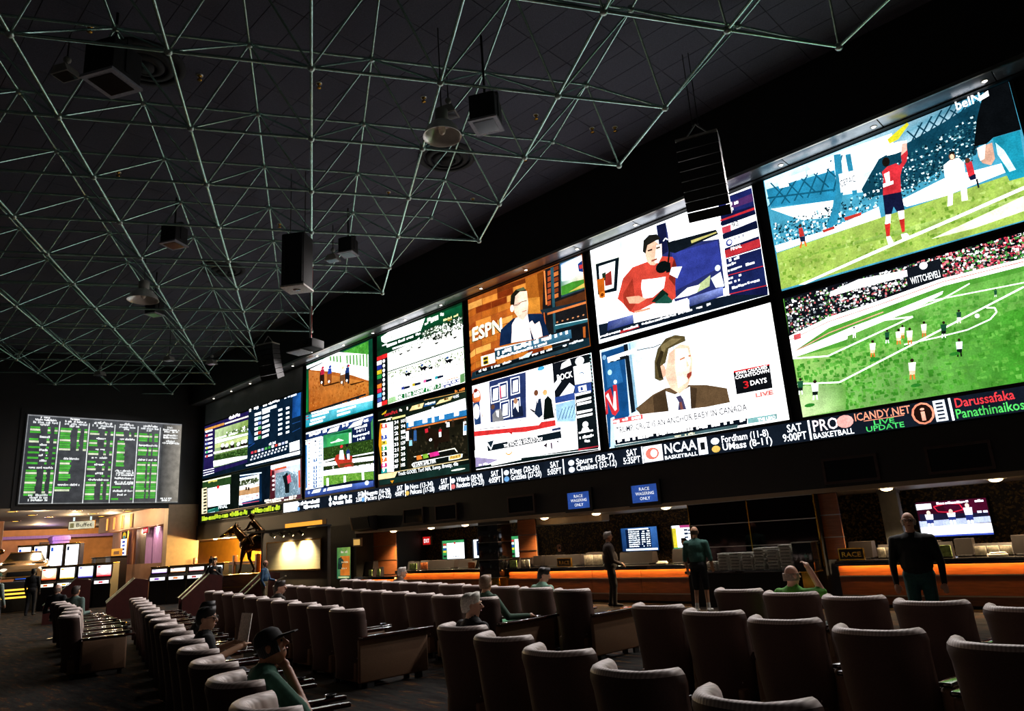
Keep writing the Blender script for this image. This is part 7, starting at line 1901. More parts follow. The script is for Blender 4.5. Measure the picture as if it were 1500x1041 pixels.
MB().box(-.35, .35, -.3, .3, 0, .3, b=.03).build('body', M_box, t); MB().box(-.75, -.1, -.35, .25, -.06, -.02, b=.01).build('shelf', mat('grey_tray_metal', '9a9a9c', .5), t); MB().tube((.1, -.3, .15), (.1, -.36, .15), .08, 14).build('lens', M_dim, t)
MB().tube((0, 0, .3), (0, 0, ZC-8.35), .03, 8).build('pole', M_grey, t); MB().tube((.05, 0, .3), (.06, .03, ZC-8.35), .015, 6).build('cable', mat('red_cable', 'b02a20', .5), t)
# ------------------------------------------------------------------ casino beyond the left opening
M_tan = mat('tan_plaster', '8a7660', .7, ns=5, na=.1); M_brown = mat('brown_plaster', '6a4c3c', .7, ns=4, na=.12); M_peach = mat('peach_wall', 'b8824e', .7, ns=3, na=.12); M_purple = mat('lilac_curtain', '8a6cb0', .7, ns=8, na=.2, stretch=(8, 8, .3)); M_yel = mat('yellow_ochre_wall', 'c8902c', .7, ns=3, na=.1)
struct('wall_pier', MB().box(-37.75, -37.25, 13.75, 15.3, 0, 4.4), M_tan)
struct('ceiling_casino', MB().box(-76, -37.7, -4, 19, 4.4, 4.6), M_wallblack)
struct('wall_casino_side', MB().box(-48.2, -37.7, 13.8, 14.0, 3.5, 4.4).box(-48.2, -37.7, 13.8, 14.0, 0, 1.62).box(-37.95, -37.7, 13.8, 14.0, 1.6, 3.5), M_brown)
struct('wall_casino_recess', MB().box(-48.2, -37.7, 15.0, 15.2, 0, 4.4), M_peach)
struct('wall_casino_far', MB().box(-61, -60.6, -4, 19, 0, 4.4), M_peach)
struct('trim_6', MB().box(-60.6, -59.8, -4, 19, 3.75, 3.95), M_purple)
M_glow = emat('warm_slot_glow', 'ff9a48', 2.2)
for k, x in enumerate((-46.53, -45.31, -43.95, -42.56)):
    t = thing('wall_light_slot', f'tall orange light slot in brown casino wall, {ORDN[k]} from the left', 'light', (x, 13.79, 3.58), 0, 'orange wall light slots'); MB().box(-.2, .2, -.03, 0, 0, .72, b=.01).build('frame', M_brown, t); MB().box(-.12, .12, -.04, -.03, .03, .7).build('diffuser', M_glow, t)
for x0, x1, m_, lab in [(-42.1, -41.25, M_purple, 'left narrow lilac curtain in the casino recess'), (-40.95, -39.7, M_purple, 'wide lilac curtain in the casino recess'), (-47.8, -45.6, M_brown, 'plain brown panel at the left of casino recess'), (-43.8, -42.3, M_term, 'dark glass panel in the casino recess')]:
    o = thing('recess_panel', lab, 'panel', (x0, 14.5, 0)); w = x1-x0; n = 6
    for k in range(n): MB().tube((w*(k+.5)/n, 0, 0), (w*(k+.5)/n, 0, 3.48), w/n*.56, 8).build('fold', m_, o) if m_ is M_purple else MB().box(w*k/n, w*(k+1)/n-.02, 0, .05, 0, 3.48).build('board', m_, o)
t = thing('lit_niche', 'glowing orange wall niche at right end of the casino recess', 'niche', (-39.3, 14.6, 0)); MB().box(0, 1.3, .2, .25, 0, 3.4).build('back', mat('orange_niche_wall', 'd87a28', .6), t); MB().box(-.05, 0, 0, .25, 0, 3.4).box(1.3, 1.35, 0, .25, 0, 3.4).build('cheek', M_brown, t)
lamp('SPOT', 'niche_lamp', (-38.65, 14.62, 1.75), 130, (1, .6, .2), .05, (math.radians(175), 0, 0), math.radians(70), .8)
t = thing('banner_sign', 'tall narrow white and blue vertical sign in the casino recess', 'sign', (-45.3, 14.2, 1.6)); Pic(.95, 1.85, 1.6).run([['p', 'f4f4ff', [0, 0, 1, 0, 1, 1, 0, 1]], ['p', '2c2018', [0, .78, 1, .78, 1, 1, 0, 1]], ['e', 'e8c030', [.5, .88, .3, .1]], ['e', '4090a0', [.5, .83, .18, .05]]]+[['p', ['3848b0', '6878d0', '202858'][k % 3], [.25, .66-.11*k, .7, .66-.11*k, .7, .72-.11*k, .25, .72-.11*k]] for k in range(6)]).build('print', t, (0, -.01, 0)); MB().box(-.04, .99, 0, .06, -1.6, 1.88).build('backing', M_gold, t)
t = thing('notice_board', 'yellow notice board standing before the dark recess glass', 'sign', (-43.9, 13.3, 0)); MB().box(0, 1.65, 0, .04, 1.7, 2.5).build('panel', mat('yellow_notice_card', 'd8a83c', .6, ns=12, na=.15), t); MB().tube((.2, .05, 0), (.2, .05, 1.8), .03).build('leg', M_black, t); MB().tube((1.45, .05, 0), (1.45, .05, 1.8), .03).build('leg', M_black, t); MB().box(.4, 1.25, -.005, 0, 2.2, 2.36).build('print', M_brown, t)
t = thing('exit_sign', 'small red EXIT sign above the lilac curtains', 'sign', (-41.6, 14.1, 3.2)); Pic(.7, .28, 1.8).run([['p', 'd82830', [0, 0, 1, 0, 1, 1, 0, 1]], ['t', 'fff0f0', 'EXIT', [.16, .25, .68, .5]]]).build('legend', t, (0, -.01, 0)); MB().box(-.02, .72, 0, .05, -.02, .3).build('housing', M_black, t); MB().tube((.35, .02, .3), (.35, .02, 1.2), .02).build('rod', M_black, t)
for k, (x, y) in enumerate([(-40.57, 7.85), (-43.5, 9.3), (-45.6, 10.6), (-48.9, 9.7), (-40.9, 10.7), (-43.4, 12.1), (-46.1, 13.3), (-38.45, 12.1), (-41.7, 13.3)]):
    downlight(x, y, 4.4, f'round amber downlight in the dark casino ceiling, {["nearest the odds board left end", "left of the hanging sign", "farther left of the hanging sign", "lowest at far left", "left of the ceiling middle", "right of the hanging sign", "beside the brown wall lights", "under the odds board right end", "above the brown wall right end"][k]}', 'amber casino downlights', .16, emat('amber_downlight', 'ffc850', 2.5), M_gold)
for x, y in ((-40.5, 9.0), (-44.5, 11.5), (-44, 13.2), (-50, 8), (-54, 12), (-57, 15.5), (-39.5, 12.6)): lamp('POINT', 'casino_downlight', (x, y, 4.1), 420, (1, .68, .36), .15)
for x in (-46, -43, -40.3): lamp('POINT', 'recess_lamp', (x, 14.35, 3.35), 110, (1, .66, .42), .08)
t = thing('hanging_sign', 'white lit Buffet sign hanging from the casino ceiling', 'sign', (-46.7, 11.85, 3.74), math.radians(45))
Pic(1.45, .42, 1.1).run([['p', 'd8d0b0', [0, 0, 1, 0, 1, 1, 0, 1]], ['t', '201c14', 'Buffet', [.3, .28, .6, .5]], ['p', '807850', [.05, .2, .2, .2, .2, .8, .05, .8]]]).build('face', t, (0, -.04, 0)); MB().box(-.03, 1.48, -.03, .03, -.03, .45).build('box', M_gold, t); MB().tube((.25, 0, .45), (.25, 0, .7), .05).tube((1.2, 0, .45), (1.2, 0, .7), .05).build('rod', emat('lit_sign_rod', 'e8ffff', 1.0), t)
# slot machines
SL = [('ff9a58', 'fff4d8', 'e05020'), ('fff4d0', 'ffffff', 'e8c030'), ('c8c8ff', 'ffffff', '5048c0'), ('ff7a78', 'fff0f4', 'd82838')]
def slot(x, y, yaw, cols, label, h=1.7, g=2.4):
    t = thing('slot_machine', label, 'slot machine', (x, y, 0), yaw, 'slot machines')
    MB().prism([(0, 0), (.6, 0), (.6, h+.05), (.12, h+.05), (.08, 1.2), (-.05, 1.08), (-.05, .95), (.02, .9)], lambda a, b, c_: (c_, a, b), -.36, .36).build('cabinet', M_term, t)
    Pic(.6, h-1.25, g).run([['g', [cols[0], cols[0], cols[1], cols[1]], [0, 0, 1, 0, 1, 1, 0, 1]], ['e', cols[1], [.5, .55, .36, .36]], ['p', cols[2], [0, 0, 1, 0, 1, .1, 0, .1]], ['p', cols[2], [.05, .82, .25, .82, .25, .95, .05, .95]]]).build('screen', t, (-.3, .075, 1.24))
    MB().box(-.32, .32, -.04, .1, 1.04, 1.09, b=.01).build('button_deck', M_lampsh, t); Pic(.6, .12, g).run([['p', cols[1], [0, 0, 1, 0, 1, 1, 0, 1]], ['p', cols[2], [.3, .2, .6, .2, .6, .8, .3, .8]]]).build('button_row', t, (-.3, -.055, .95))
    MB().box(-.37, .37, .08, .6, h+.05, h+.1, b=.01).build('top', M_gold, t)
YW = 1.33
for k, (x, y) in enumerate([(-36.05, 8.52), (-35.49, 9.06), (-34.93, 9.6), (-34.37, 10.14)]):
    slot(x, y, .78, SL[k], f'slot machine with glowing {["orange", "yellow", "violet", "red"][k]} screen near the odds board')
BL = ('a8c8ff', 'ffffff', '3060d0')
for k, (x, y) in enumerate([(-45.3, 9.5), (-44.83, 10.12), (-44.36, 10.74), (-43.89, 11.36)]): slot(x, y, .92, BL if k < 3 else ('e8f0ff', 'ffffff', '303850'), f'tall blue-white slot machine behind the car, {ORDN[k]} from the left', 2.85, 3.0)
for k, (x, y) in enumerate([(-31.6, 11.4), (-31.05, 11.93), (-30.5, 12.46), (-29.95, 12.99)]): slot(x, y, .78, [('f0d8ff', 'ffffff', '8040c0'), ('fff0c8', 'ffffff', 'e88030'), ('ffe0e0', 'ffffff', 'c05050'), ('d8e8ff', 'ffffff', '4060c0')][k], f'low slot machine before the yellow alcove, {ORDN[k]} from the left', 1.4, 1.3)
# display car on its plinth
t = thing('display_plinth', 'black prize car plinth with yellow light strips', 'plinth', (-38.0, 8.0, 0), YW); MB().box(-1.3, 1.3, -.4, 3.6, 0, 1.2, b=.03).build('deck', M_black, t)
for k in range(3): MB().box(-.7+.05*k, .4, -.42, -.4, .55+.16*k, .62+.16*k).build('light_strip', emat('yellow_plinth_light', 'ffc040', 2.0), t)
t = thing('prize_car', 'beige sports car with hood scoops shown on a plinth', 'car', (-38.0, 8.0, 1.2), YW); M_car = mat('beige_metallic_car_paint', 'd0a878', .25, metal=.3, coat=.8, ns=3, na=.05)
rings = []
for y, w, z0, z1, k in ((0, .80, .2, .52, .7), (.12, .92, .16, .66, .85), (.5, .96, .15, .76, .9), (1.2, .97, .15, .86, .92), (1.5, .97, .15, .9, .92), (2.6, .97, .15, .95, .9), (3.2, .95, .2, .95, .85)):
    rings.append([(-w, y, z0), (w, y, z0), (w, y, z1*.7), (w*k, y, z1), (w*k*.4, y, z1+.03), (-w*k*.4, y, z1+.03), (-w*k, y, z1), (-w, y, z1*.7)])
MB().loft(rings).build('body', M_car, t)
MB().loft([[(-.8, 1.3, .88), (.8, 1.3, .88), (.8, 3.0, .9), (-.8, 3.0, .9)], [(-.6, 1.95, 1.26), (.6, 1.95, 1.26), (.6, 2.7, 1.28), (-.6, 2.7, 1.28)]], smooth=False).build('windscreen', M_dim, t); MB().box(-.6, .6, 1.95, 2.75, 1.26, 1.32, b=.02).build('roof', M_car, t)
for s in (-1, 1):
    MB().box(s*.55-.25, s*.55+.25, .45, .75, .79, .82, b=.005).build('hood_scoop', M_black, t); MB().tube((s*.9, .6, .32), (s*1.0, .6, .32), .315, 18).build('wheel', M_black, t); MB().sphere((s*.68, .06, .55), .14, .06, .07).build('headlight', emat('car_headlight', 'fff0d8', 1.2), t)
MB().box(-.55, .55, -.03, .05, .25, .45, b=.01).build('grille', M_black, t)
# casino columns and far decoration
t = thing('casino_column', 'dark round casino column with brass collar at the far left', 'column', (-49, 8.6, 0)); MB().lathe([(.6, 0), (.6, 4.4)], n=20).build('shaft', M_brown, t); MB().lathe([(.62, 2.6), (.75, 2.65), (.75, 2.85), (.62, 2.9)], n=20).build('collar', M_gold, t)
t = thing('wall_picture', 'framed dark picture on the peach casino wall', 'picture', (-60.55, 13.6, 2.6), PI/2); MB().box(0, 1.5, -.03, 0, 0, .9).build('frame', M_term, t); MB().box(.08, 1.42, -.04, -.03, .08, .82).build('canvas', M_brown, t)
t = thing('lilac_column', 'lilac lit square column before the peach wall', 'column', (-58, 14.2, 0)); MB().box(-.5, .5, -.5, .5, 0, 3.8, b=.03).build('shaft', M_purple, t); MB().box(-.55, .55, -.55, .55, 3.5, 3.75).build('cap', M_purple, t)
lamp('POINT', 'lilac_lamp', (-56, 13, 3.5), 160, (.75, .5, 1), .2)
for k, (x, y, w) in enumerate([(-43.0, 12.55, .35), (-41.2, 12.75, .4)]): 
    t = thing('dark_post', f'dark square post before the casino recess, {["left", "right"][k]} one', 'post', (x, y, 0)); MB().box(-w, w, -w, w, 0, 2.05, b=.03).build('shaft', M_term, t); MB().box(-w-.03, w+.03, -w-.03, w+.03, 2.05, 2.1, b=.01).build('cap', M_black, t)
# carrels: desks with sloped side panels
M_car_red = mat('dark_oxblood_laminate', '4a1c18', .5, ns=6, na=.15); M_edge = mat('pale_green_edge_trim', 'b8c8a8', .35, metal=.4)
def carrel(x, y, yaw, s, label):
    t = thing('betting_carrel', label, 'desk', (x, y, 0), yaw, 'betting carrels')
    for q, sx in enumerate((-.5, .5)):
        p = MB().prism([(0, 0), (1.1, 0), (1.1, 1.1), (.72, 1.16), (0, .5)], lambda a, b, c_: (c_, a*s, b*s), sx*s-.025, sx*s+.025).build('side_panel', M_car_red, t)
        MB().prism([(-.01, .5), (.72, 1.17), (.72, 1.2), (-.03, .52)], lambda a, b, c_: (c_, a*s, b*s), sx*s-.03, sx*s+.03).build('edge_trim', M_edge, p)
    MB().box(-.5*s, .5*s, .3*s, 1.08*s, .68*s, .72*s).build('desk_top', M_cap, t); MB().box(-.5*s, .5*s, 1.04*s, 1.09*s, 0, 1.1*s).build('back_panel', M_car_red, t)
    m = MB().box(-.25*s, .25*s, .8*s, .86*s, .78*s, 1.05*s).box(-.08, .08, .78*s, .9*s, .72*s, .78*s).build('monitor', M_black, t); Pic(.44*s, .22*s, 1.2).run([['g', ['60a0c0', '4080a0', 'a0d8c0', '80b0d0'], [0, 0, 1, 0, 1, 1, 0, 1]]]).build('display', m, (-.22*s, .795*s, .8*s))
for x, y, s, lab in [(-26.5, 8.0, 1.05, 'oxblood betting carrel with sloped sides beyond the gold aisle lights'), (-24.2, 9.45, 1.05, 'oxblood betting carrel with sloped sides in the middle distance'), (-23.6, 11.2, 1.0, 'oxblood betting carrel with sloped sides before the bronze horse'), (-28.0, 6.6, 1.15, 'dark betting carrel at far left behind the seats')]: carrel(x, y, math.radians(-16), s, lab)
# ------------------------------------------------------------------ yellow alcove, horse and display board
struct('wall_alcove', MB().box(-50, -29.6, 18.2, 18.4, 0, 2.7).box(-29.8, -29.5, 15.4, 18.2, 0, 2.7), M_yel); struct('ceiling_alcove', MB().box(-50, -22.9, 15.2, 18.4, 2.62, 2.72), M_brown)
for k, x in enumerate((-36.2, -34.8, -33.4)): downlight(x, 15.7, 2.62, f'round downlight over the yellow alcove, {ORDN[k]} from the left', 'alcove downlights', .12, M_bulbw, M_dlt, .05)
for x in (-36.5, -34.3, -32.0): lamp('POINT', 'alcove_lamp', (x, 16.4, 2.35), 800, (1, .66, .22), .1)
lamp('SPOT', 'pier_lamp', (-36.6, 12.6, 3.9), 160, (1, .7, .35), .1, (math.radians(25), math.radians(-28), 0), math.radians(90), .8)
t = thing('orange_branches', 'spray of orange glittering branches in the yellow alcove', 'decoration', (-33.6, 17.0, 0)); m = MB(); rr = random.Random(9)
for k in range(44):
    a = rr.uniform(-.9, .9); h = rr.uniform(1.3, 2.5); m.tube((rr.uniform(-.1, .1), rr.uniform(-.1, .1), .6), (a*.9, rr.uniform(-.3, .3), h), .02, 5, r2=.008)
o = m.build('branches', mat('orange_glitter_twig', 'd85a14', .4, ns=30, na=.5), t); o['kind'] = 'stuff'; MB().lathe([(.15, 0), (.22, .3), (.16, .6), (.12, .7)], n=16).build('vase', M_gold, t)
rl = thing('alcove_railing', 'low railing with wooden posts and green panels before the alcove', 'railing', (-37.0, 14.95, 0))
for k in range(4):
    MB().box(2.2*k, 2.2*k+.18, 0, .18, 0, 1.75-.0, b=.02).build('post', M_brownwood, rl)
    if k < 3: MB().box(2.2*k+.2, 2.2*k+2.18, .06, .1, .35, 1.35).build('glass_panel', mat('olive_glass_panel', '6a6a2c', .25), rl); MB().box(2.2*k+.18, 2.2*k+2.2, .04, .14, 1.36, 1.46).build('rail', M_brownwood, rl)
t = thing('horse_pedestal', 'brown wooden pedestal under the bronze horse', 'pedestal', (-28.3, 14.1, 0), math.radians(25)); MB().box(-1.4, 1.4, -.45, .45, 0, .95, b=.02).build('block', M_brownwood, t); MB().box(-1.45, 1.45, -.5, .5, .95, 1.0, b=.01).build('top', M_gold, t); MB().box(-1.4, 1.4, -.46, -.45, .5, .53).build('trim', M_gold, t)
t = thing('display_stand', 'dark free-standing wall carrying the lit display board', 'wall panel', (-25.9, 13.02, 0)); MB().box(0, 4.55, 0, .12, 0, 2.5, b=.01).build('panel', mat('dark_olive_stand', '33291a', .6, ns=3, na=.25), t); MB().box(-.06, 0, -.02, .14, 0, 2.55).build('edge_post', M_black, t); MB().box(0, 4.6, -.6, .12, 2.5, 2.55).build('canopy', M_black, t)
t = thing('display_board', 'pale wooden display board lit by spotlights beside the bronze horse', 'board', (-25.4, 13.0, 1.15)); MB().box(0, 3.72, -.05, .0, 0, .94).build('panel', mat('pale_maple_board', 'e0d0a0', .55, ns=2, na=.08, stretch=(.5, 1, 8)), t)
MB().box(-.04, 0, -.06, .0, -.04, .98).box(3.72, 3.76, -.06, .0, -.04, .98).box(0, 3.72, -.06, .0, -.04, 0).box(0, 3.72, -.06, .0, .94, .98).build('frame', M_gold, t)
tr = thing('track_light', 'black track with four spotlights above the display board', 'light', (-24.6, 12.5, 2.42)); MB().box(0, 2.8, -.03, .03, .03, .09).build('rail', M_black, tr)
for k in range(4):
    x = .4+.65*k; h = MB().tube((x, 0, .03), (x, .02, -.05), .012).tube((x, -.06, -.02), (x, .1, -.12), .045, r2=.055, n=12).build('spot_head', M_black, tr); MB().sphere((x, .095, -.118), .04, n=10, k=6).build('bulb', M_bulbw, h)
for x in (-23.8, -22.6): lamp('SPOT', 'board_spot', (x, 12.66, 2.2), 330, (1, .84, .55), .04, (math.radians(28), 0, 0), math.radians(125), .9)
t = thing('light_trough', 'amber glowing light trough over the display board', 'light', (-24.0, 12.9, 2.55)); MB().box(0, 2.5, 0, .2, 0, .03).box(0, 2.5, .16, .2, .03, .2).build('trough', M_term, t); MB().box(.02, 2.48, .0, .02, .03, .17).build('diffuser', emat('amber_trough_glow', 'ffa53a', 1.3), t)
# ------------------------------------------------------------------ people and the bronze horse: one continuous voxel-merged body each
import numpy as np
def caps(m, a, b, ra, rb=None): return ('c', m, Vector(a), Vector(b), ra, ra if rb is None else rb)
def ell(m, c, r): return ('e', m, Vector(c), Vector(r))
def blob(name, prims, mats, voxel, parent, smooth=2):
    mb = MB()
    for p in prims:
        if p[0] == 'c':
            _, m, a, b, ra, rb = p; d = (b-a); L = d.length or 1e-4; q = Vector((0, 0, 1)).rotation_difference(d/L); rings = []
            for k in range(4): t = PI/2*k/4; rings.append((-ra*math.cos(t), ra*math.sin(t) or 1e-4))
            rings += [(0, ra), (L, rb)]
            for k in range(1, 5): t = PI/2*k/4; rings.append((L+rb*math.sin(t), max(1e-4, rb*math.cos(t))))
            mb.loft([[a+q @ Vector((r*math.cos(2*PI*i/10), r*math.sin(2*PI*i/10), z)) for i in range(10)] for z, r in rings])
        else: mb.sphere(p[2], p[3].x, p[3].y, p[3].z, 14, 10)
    me = mb.mesh(name, []); o = bpy.data.objects.new(name, me); COL.objects.link(o)
    md = o.modifiers.new('r', 'REMESH'); md.mode = 'VOXEL'; md.voxel_size = voxel
    if smooth: ms = o.modifiers.new('s', 'SMOOTH'); ms.factor = .5; ms.iterations = smooth
    dg = bpy.context.evaluated_depsgraph_get(); out = bpy.data.meshes.new_from_object(o.evaluated_get(dg)); bpy.data.objects.remove(o); bpy.data.meshes.remove(me)
    out.name = name
    for mt in mats: out.materials.append(mt)
    n = len(out.polygons); cen = np.empty(n*3); out.polygons.foreach_get('center', cen); cen = cen.reshape(-1, 3); best = np.full(n, 1e9); idx = np.zeros(n, dtype=np.int32)
    for p in prims:
        if p[0] == 'c':
            _, m, a, b, ra, rb = p; A = np.array(a); d = np.array(b)-A; t = np.clip(((cen-A) @ d)/max(1e-9, d @ d), 0, 1); ds = np.linalg.norm(cen-A-t[:, None]*d, axis=1)-(ra+(rb-ra)*t)
        else:
            c = np.array(p[2]); r = np.array(p[3]); m = p[1]; k = np.linalg.norm((cen-c)/r, axis=1); ds = (k-1)*r.min()
        w = ds < best; best[w] = ds[w]; idx[w] = m
    out.polygons.foreach_set('material_index', idx); out.polygons.foreach_set('use_smooth', np.ones(n, dtype=bool)); out.update()
    return link(name, out, parent)
def skin(h): return mat('skin_'+h, h, .5, ns=12, na=.08)
def cloth(h): return mat('cloth_'+h, h, .85, ns=30, na=.2, bump=.15)
def hand(P, w, dirv, side, curl=.3, m=0):
    d = Vector(dirv).normalized(); up = Vector((0, 0, 1)); s = d.cross(up)
    if s.length < .2: s = Vector((1, 0, 0))
    s.normalize(); n = s.cross(d).normalized(); w = Vector(w); P.append(ell(m, w+d*.045, (.032, .032, .036)))
    for k, L in enumerate((.062, .072, .066, .05)):
        b = w+d*.075+s*(-.027+.018*k); e = b+d*L*.55*(1-curl*.5)-n*L*.4*curl; f = e+d*L*.5*(1-curl)-n*L*.6*curl
        P.append(caps(m, b-d*.03, e, .0098, .009)); P.append(caps(m, e, f, .009, .0078))
    t0 = w+d*.03+s*(-.03*side); t1 = t0+d*.03+s*(-.03*side)-n*.012; P.append(caps(m, t0, t1, .0115, .010)); P.append(caps(m, t1, t1+d*.028-n*.01, .010, .0085))
def head_parts(t, hc, turn, hair, hairstyle, glasses=False, cap=None, pitch=0.0):
    R_ = Matrix.Rotation(turn, 4, 'Z') @ Matrix.Rotation(pitch, 4, 'X'); T = Matrix.Translation(hc) @ R_
    def put(mb, name, m_): o = mb.build(name, m_, t); o.matrix_local = T; return o
    if hairstyle == 'short':
        prof = [(.001, .128), (.045, .122), (.075, .095), (.088, .055), (.09, .01), (.084, -.035), (.078, -.06), (.07, -.03)]
        o = MB().lathe(prof, n=18); o.v = [(x*.97, y*1.12-.016-z*.0, z+(min(.075, max(0, (y+.03)*1.1)) if z < .06 else 0)) for x, y, z in o.v]; put(o, 'hair', hair)
    elif hairstyle == 'fringe':
        o = MB(); 
        for a in np.linspace(-2.2, 2.2, 27): o.tube((.072*math.sin(a), -.088*math.cos(a)-.004, .03), (.07*math.sin(a), -.086*math.cos(a)-.004, -.05), .012, 6)
        put(o, 'hair', hair)
    for s in (-1, 1): put(MB().sphere((s*.03, .083, .012), .0105, .008, .008, 8, 6), 'eye', mat('dark_eye', '16100c', .2)); put(MB().tube((s*.016, .094, .034), (s*.046, .086, .036), .0045, 6), 'eyebrow', hair)
    put(MB().sphere((0, .089, -.052), .022, .008, .006, 10, 6), 'mouth', mat('lip_red', '8a4038', .5))
    if glasses:
        g = MB()
        for s in (-1, 1):
            for k in range(10): a, b = 2*PI*k/10, 2*PI*(k+1)/10; g.tube((s*.033+.024*math.cos(a), .1, .012+.018*math.sin(a)), (s*.033+.024*math.cos(b), .1, .012+.018*math.sin(b)), .0028, 5)
            g.tube((s*.056, .098, .016), (s*.08, .0, .018), .0028, 5)
        g.tube((-.01, .1, .016), (.01, .1, .016), .0028, 5); put(g, 'glasses', mat('dark_spectacle_frame', '101010', .3))
    if cap:
        c_ = MB().lathe([(.001, .135), (.05, .128), (.082, .1), (.094, .05), (.095, .03)], n=18); c_.v = [(x, y*1.1-.01, z) for x, y, z in c_.v]; c_.loft([[(-.07, .08, .035), (.07, .08, .035), (.07, .08, .05), (-.07, .08, .05)], [(-.05, .19, .025), (.05, .19, .025), (.05, .19, .033), (-.05, .19, .033)]]); put(c_, 'cap', cap)
def person(label, loc, rz, sk, top, bot, shoe, hair, style='short', sit=False, scale=1.0, turn=0.0, pitch=0.0, larm=None, rarm=None, lean=0.0, shorts=None, glasses=False, cap=None, vox=.013, under=None, recl=None, group=None, name='person', bulk=1.0):
    t = thing(name, label, 'person', loc, rz, group); S, T_, B, F, U = 0, 1, 2, 3, 4; P = []
    if sit:
        pz = .535; pel = Vector((0, .26, pz)); ch = Vector((0, .19+lean*.6, pz+.29)); nk = Vector((0, .17+lean, pz+.44)); hc = nk+Vector((0, .03+lean*.3, .155))
    else:
        pz = .95; pel = Vector((0, 0, pz)); ch = Vector((0, lean*.6, pz+.33)); nk = Vector((0, lean, pz+.51)); hc = nk+Vector((0, .03, .16))
    P += [ell(T_, ch+Vector((0, 0, .02)), (.175*bulk, .12*bulk, .2)), ell(T_, (pel+ch)/2+Vector((0, .02, 0)), (.17*bulk, .13*bulk*bulk, .21)), ell(B, pel, (.165*bulk, .13*bulk, .13)), caps(T_, ch+Vector((-.13*bulk, 0, .1)), ch+Vector((.13*bulk, 0, .1)), .075*bulk), caps(S, nk-Vector((0, .0, .05)), nk+Vector((0, .015, .08)), .058, .052)]
    Rm = Matrix.Rotation(turn, 3, 'Z') @ Matrix.Rotation(pitch, 3, 'X'); hp = lambda v: hc+Rm @ Vector(v)
    P += [ell(S, hc+Vector((0, 0, .015)), (.076, .092, .102)), ell(S, hp((0, .02, -.055)), (.055, .062, .06)), caps(S, hp((0, .088, .015)), hp((0, .108, -.02)), .011, .014), ell(S, hp((-.078, -.005, -.005)), (.014, .02, .03)), ell(S, hp((.078, -.005, -.005)), (.014, .02, .03)), caps(U, nk+Vector((0, .0, -.03)), nk+Vector((0, .0, -.005)), .066, .062)]
    for s, arm in ((-1, larm), (1, rarm)):
        sh = ch+Vector((s*.185*bulk, 0, .11))
        if arm is None: arm = ((s*.225*bulk+s*.012, .02, ch.z-.19), (s*.22*bulk+s*.012, .1, ch.z-.42)) if not sit else ((s*.25, .12+ch.y*.2, ch.z-.2), (s*.2, .42, pz+.1))
        el, wr = Vector(arm[0]), Vector(arm[1]); P += [caps(T_, sh, el, .062, .05), caps(T_ if len(arm) < 3 else S, el, wr, .047 if len(arm) < 3 else .04, .034)]
        if len(arm) >= 3: P.append(caps(T_, sh, (sh+el)/2+(el-sh)*.2, .066, .062))
        hand(P, wr, (wr-el), s, .75 if len(arm) > 3 else .4)
    for s in (-1, 1):
        hip = pel+Vector((s*.09, 0, -.03))
        if sit: kn = Vector((s*.13, .62, .53)); an = Vector((s*.13, .66, .1))
        else: kn = Vector((s*.1, .03+.02*s, .5)); an = Vector((s*.11, -.02+.04*s, .09))
        lower = B if shorts is None else S
        P += [caps(B, hip, kn, .096, .072), caps(lower, kn, an, .064 if lower == B else .05, .052 if lower == B else .034), caps(F, an-Vector((0, .03, .04)), an+Vector((s*.02, .16, -.05)), .042, .036)]
        if shorts is not None: P.append(caps(F, an, an+(kn-an)*.22, .042, .042))
    mats = [skin(sk), cloth(top), cloth(bot), cloth(shoe), cloth(under or top)]
    b = blob('body', P, mats, vox, t); t.scale = (scale,)*3
    head_parts(t, hc, turn, mat('hair_'+hair, hair, .6, ns=60, na=.3), style, glasses, cloth(cap) if cap else None, pitch)
    return t
R45 = math.radians
person('grey-haired man in dark brown jacket standing sideways at the counter', (-10.75, 14.3, 0), R45(-48), 'c08a68', '2a1c14', '1a1512', '0c0a0a', '8a8078', larm=((-.25, .06, 1.06), (-.12, .26, .98)), rarm=((.25, .05, 1.06), (.16, .26, .96)), glasses=True, under='8a7a60', lean=-.02, bulk=1.2)
person('man in green checked shirt and dark shorts seen from behind', (-8.05, 13.75, 0), R45(14), 'c89878', '3c6a60', '16181c', 'd8d4cc', '4a3c30', 'fringe', shorts=True, larm=((-.27, .0, 1.06), (-.26, .08, .86), 1), rarm=((.27, .02, 1.06), (.25, .16, .9), 1), bulk=1.12)
person('bald man in black jacket and teal jeans facing the camera', (-2.95, 10.5, 0), R45(-166), 'c09078', '0e0f10', '1c4a4c', '0c0c0c', 'a89888', 'fringe', glasses=True, under='5a5030', scale=1.01, bulk=1.16)
def seated(key, k, label, **kw):
    p, f = SEAT[(key, k)]; return person(label, tuple(p), f+kw.pop('rot', 0), sit=True, **kw)
seated('R3', 0, 'white-haired man in black seated in the nearest right row', sk='c89a80', top='101214', bot='1c3a2c', shoe='0c0c0c', hair='d8d4c8', turn=R45(-35))
seated('N', 0, 'person with tan hair leaning on armrest in aisle seat, green trousers', sk='c09070', top='2c4a38', bot='3c8a5c', shoe='202020', hair='8a7058', turn=R45(10), rarm=((.36, .28, .68), (.45, .58, .67)))
seated('O', 1, 'dark-haired man in pale green shirt in middle block front row', sk='c89880', top='8ab8a0', bot='24282c', shoe='0c0c0c', hair='14100e', turn=R45(-50), pitch=R45(-12), lean=.08)
seated('O', 7, 'grey-haired person looking right in the middle block front row', sk='c8a088', top='5a4a40', bot='24282c', shoe='0c0c0c', hair='b8b0a8', turn=R45(-40), lean=.1)
seated('M', 4, 'short-haired man looking right in the middle block back row', sk='c09078', top='302820', bot='24282c', shoe='0c0c0c', hair='2a201c', turn=R45(-40), lean=.05)
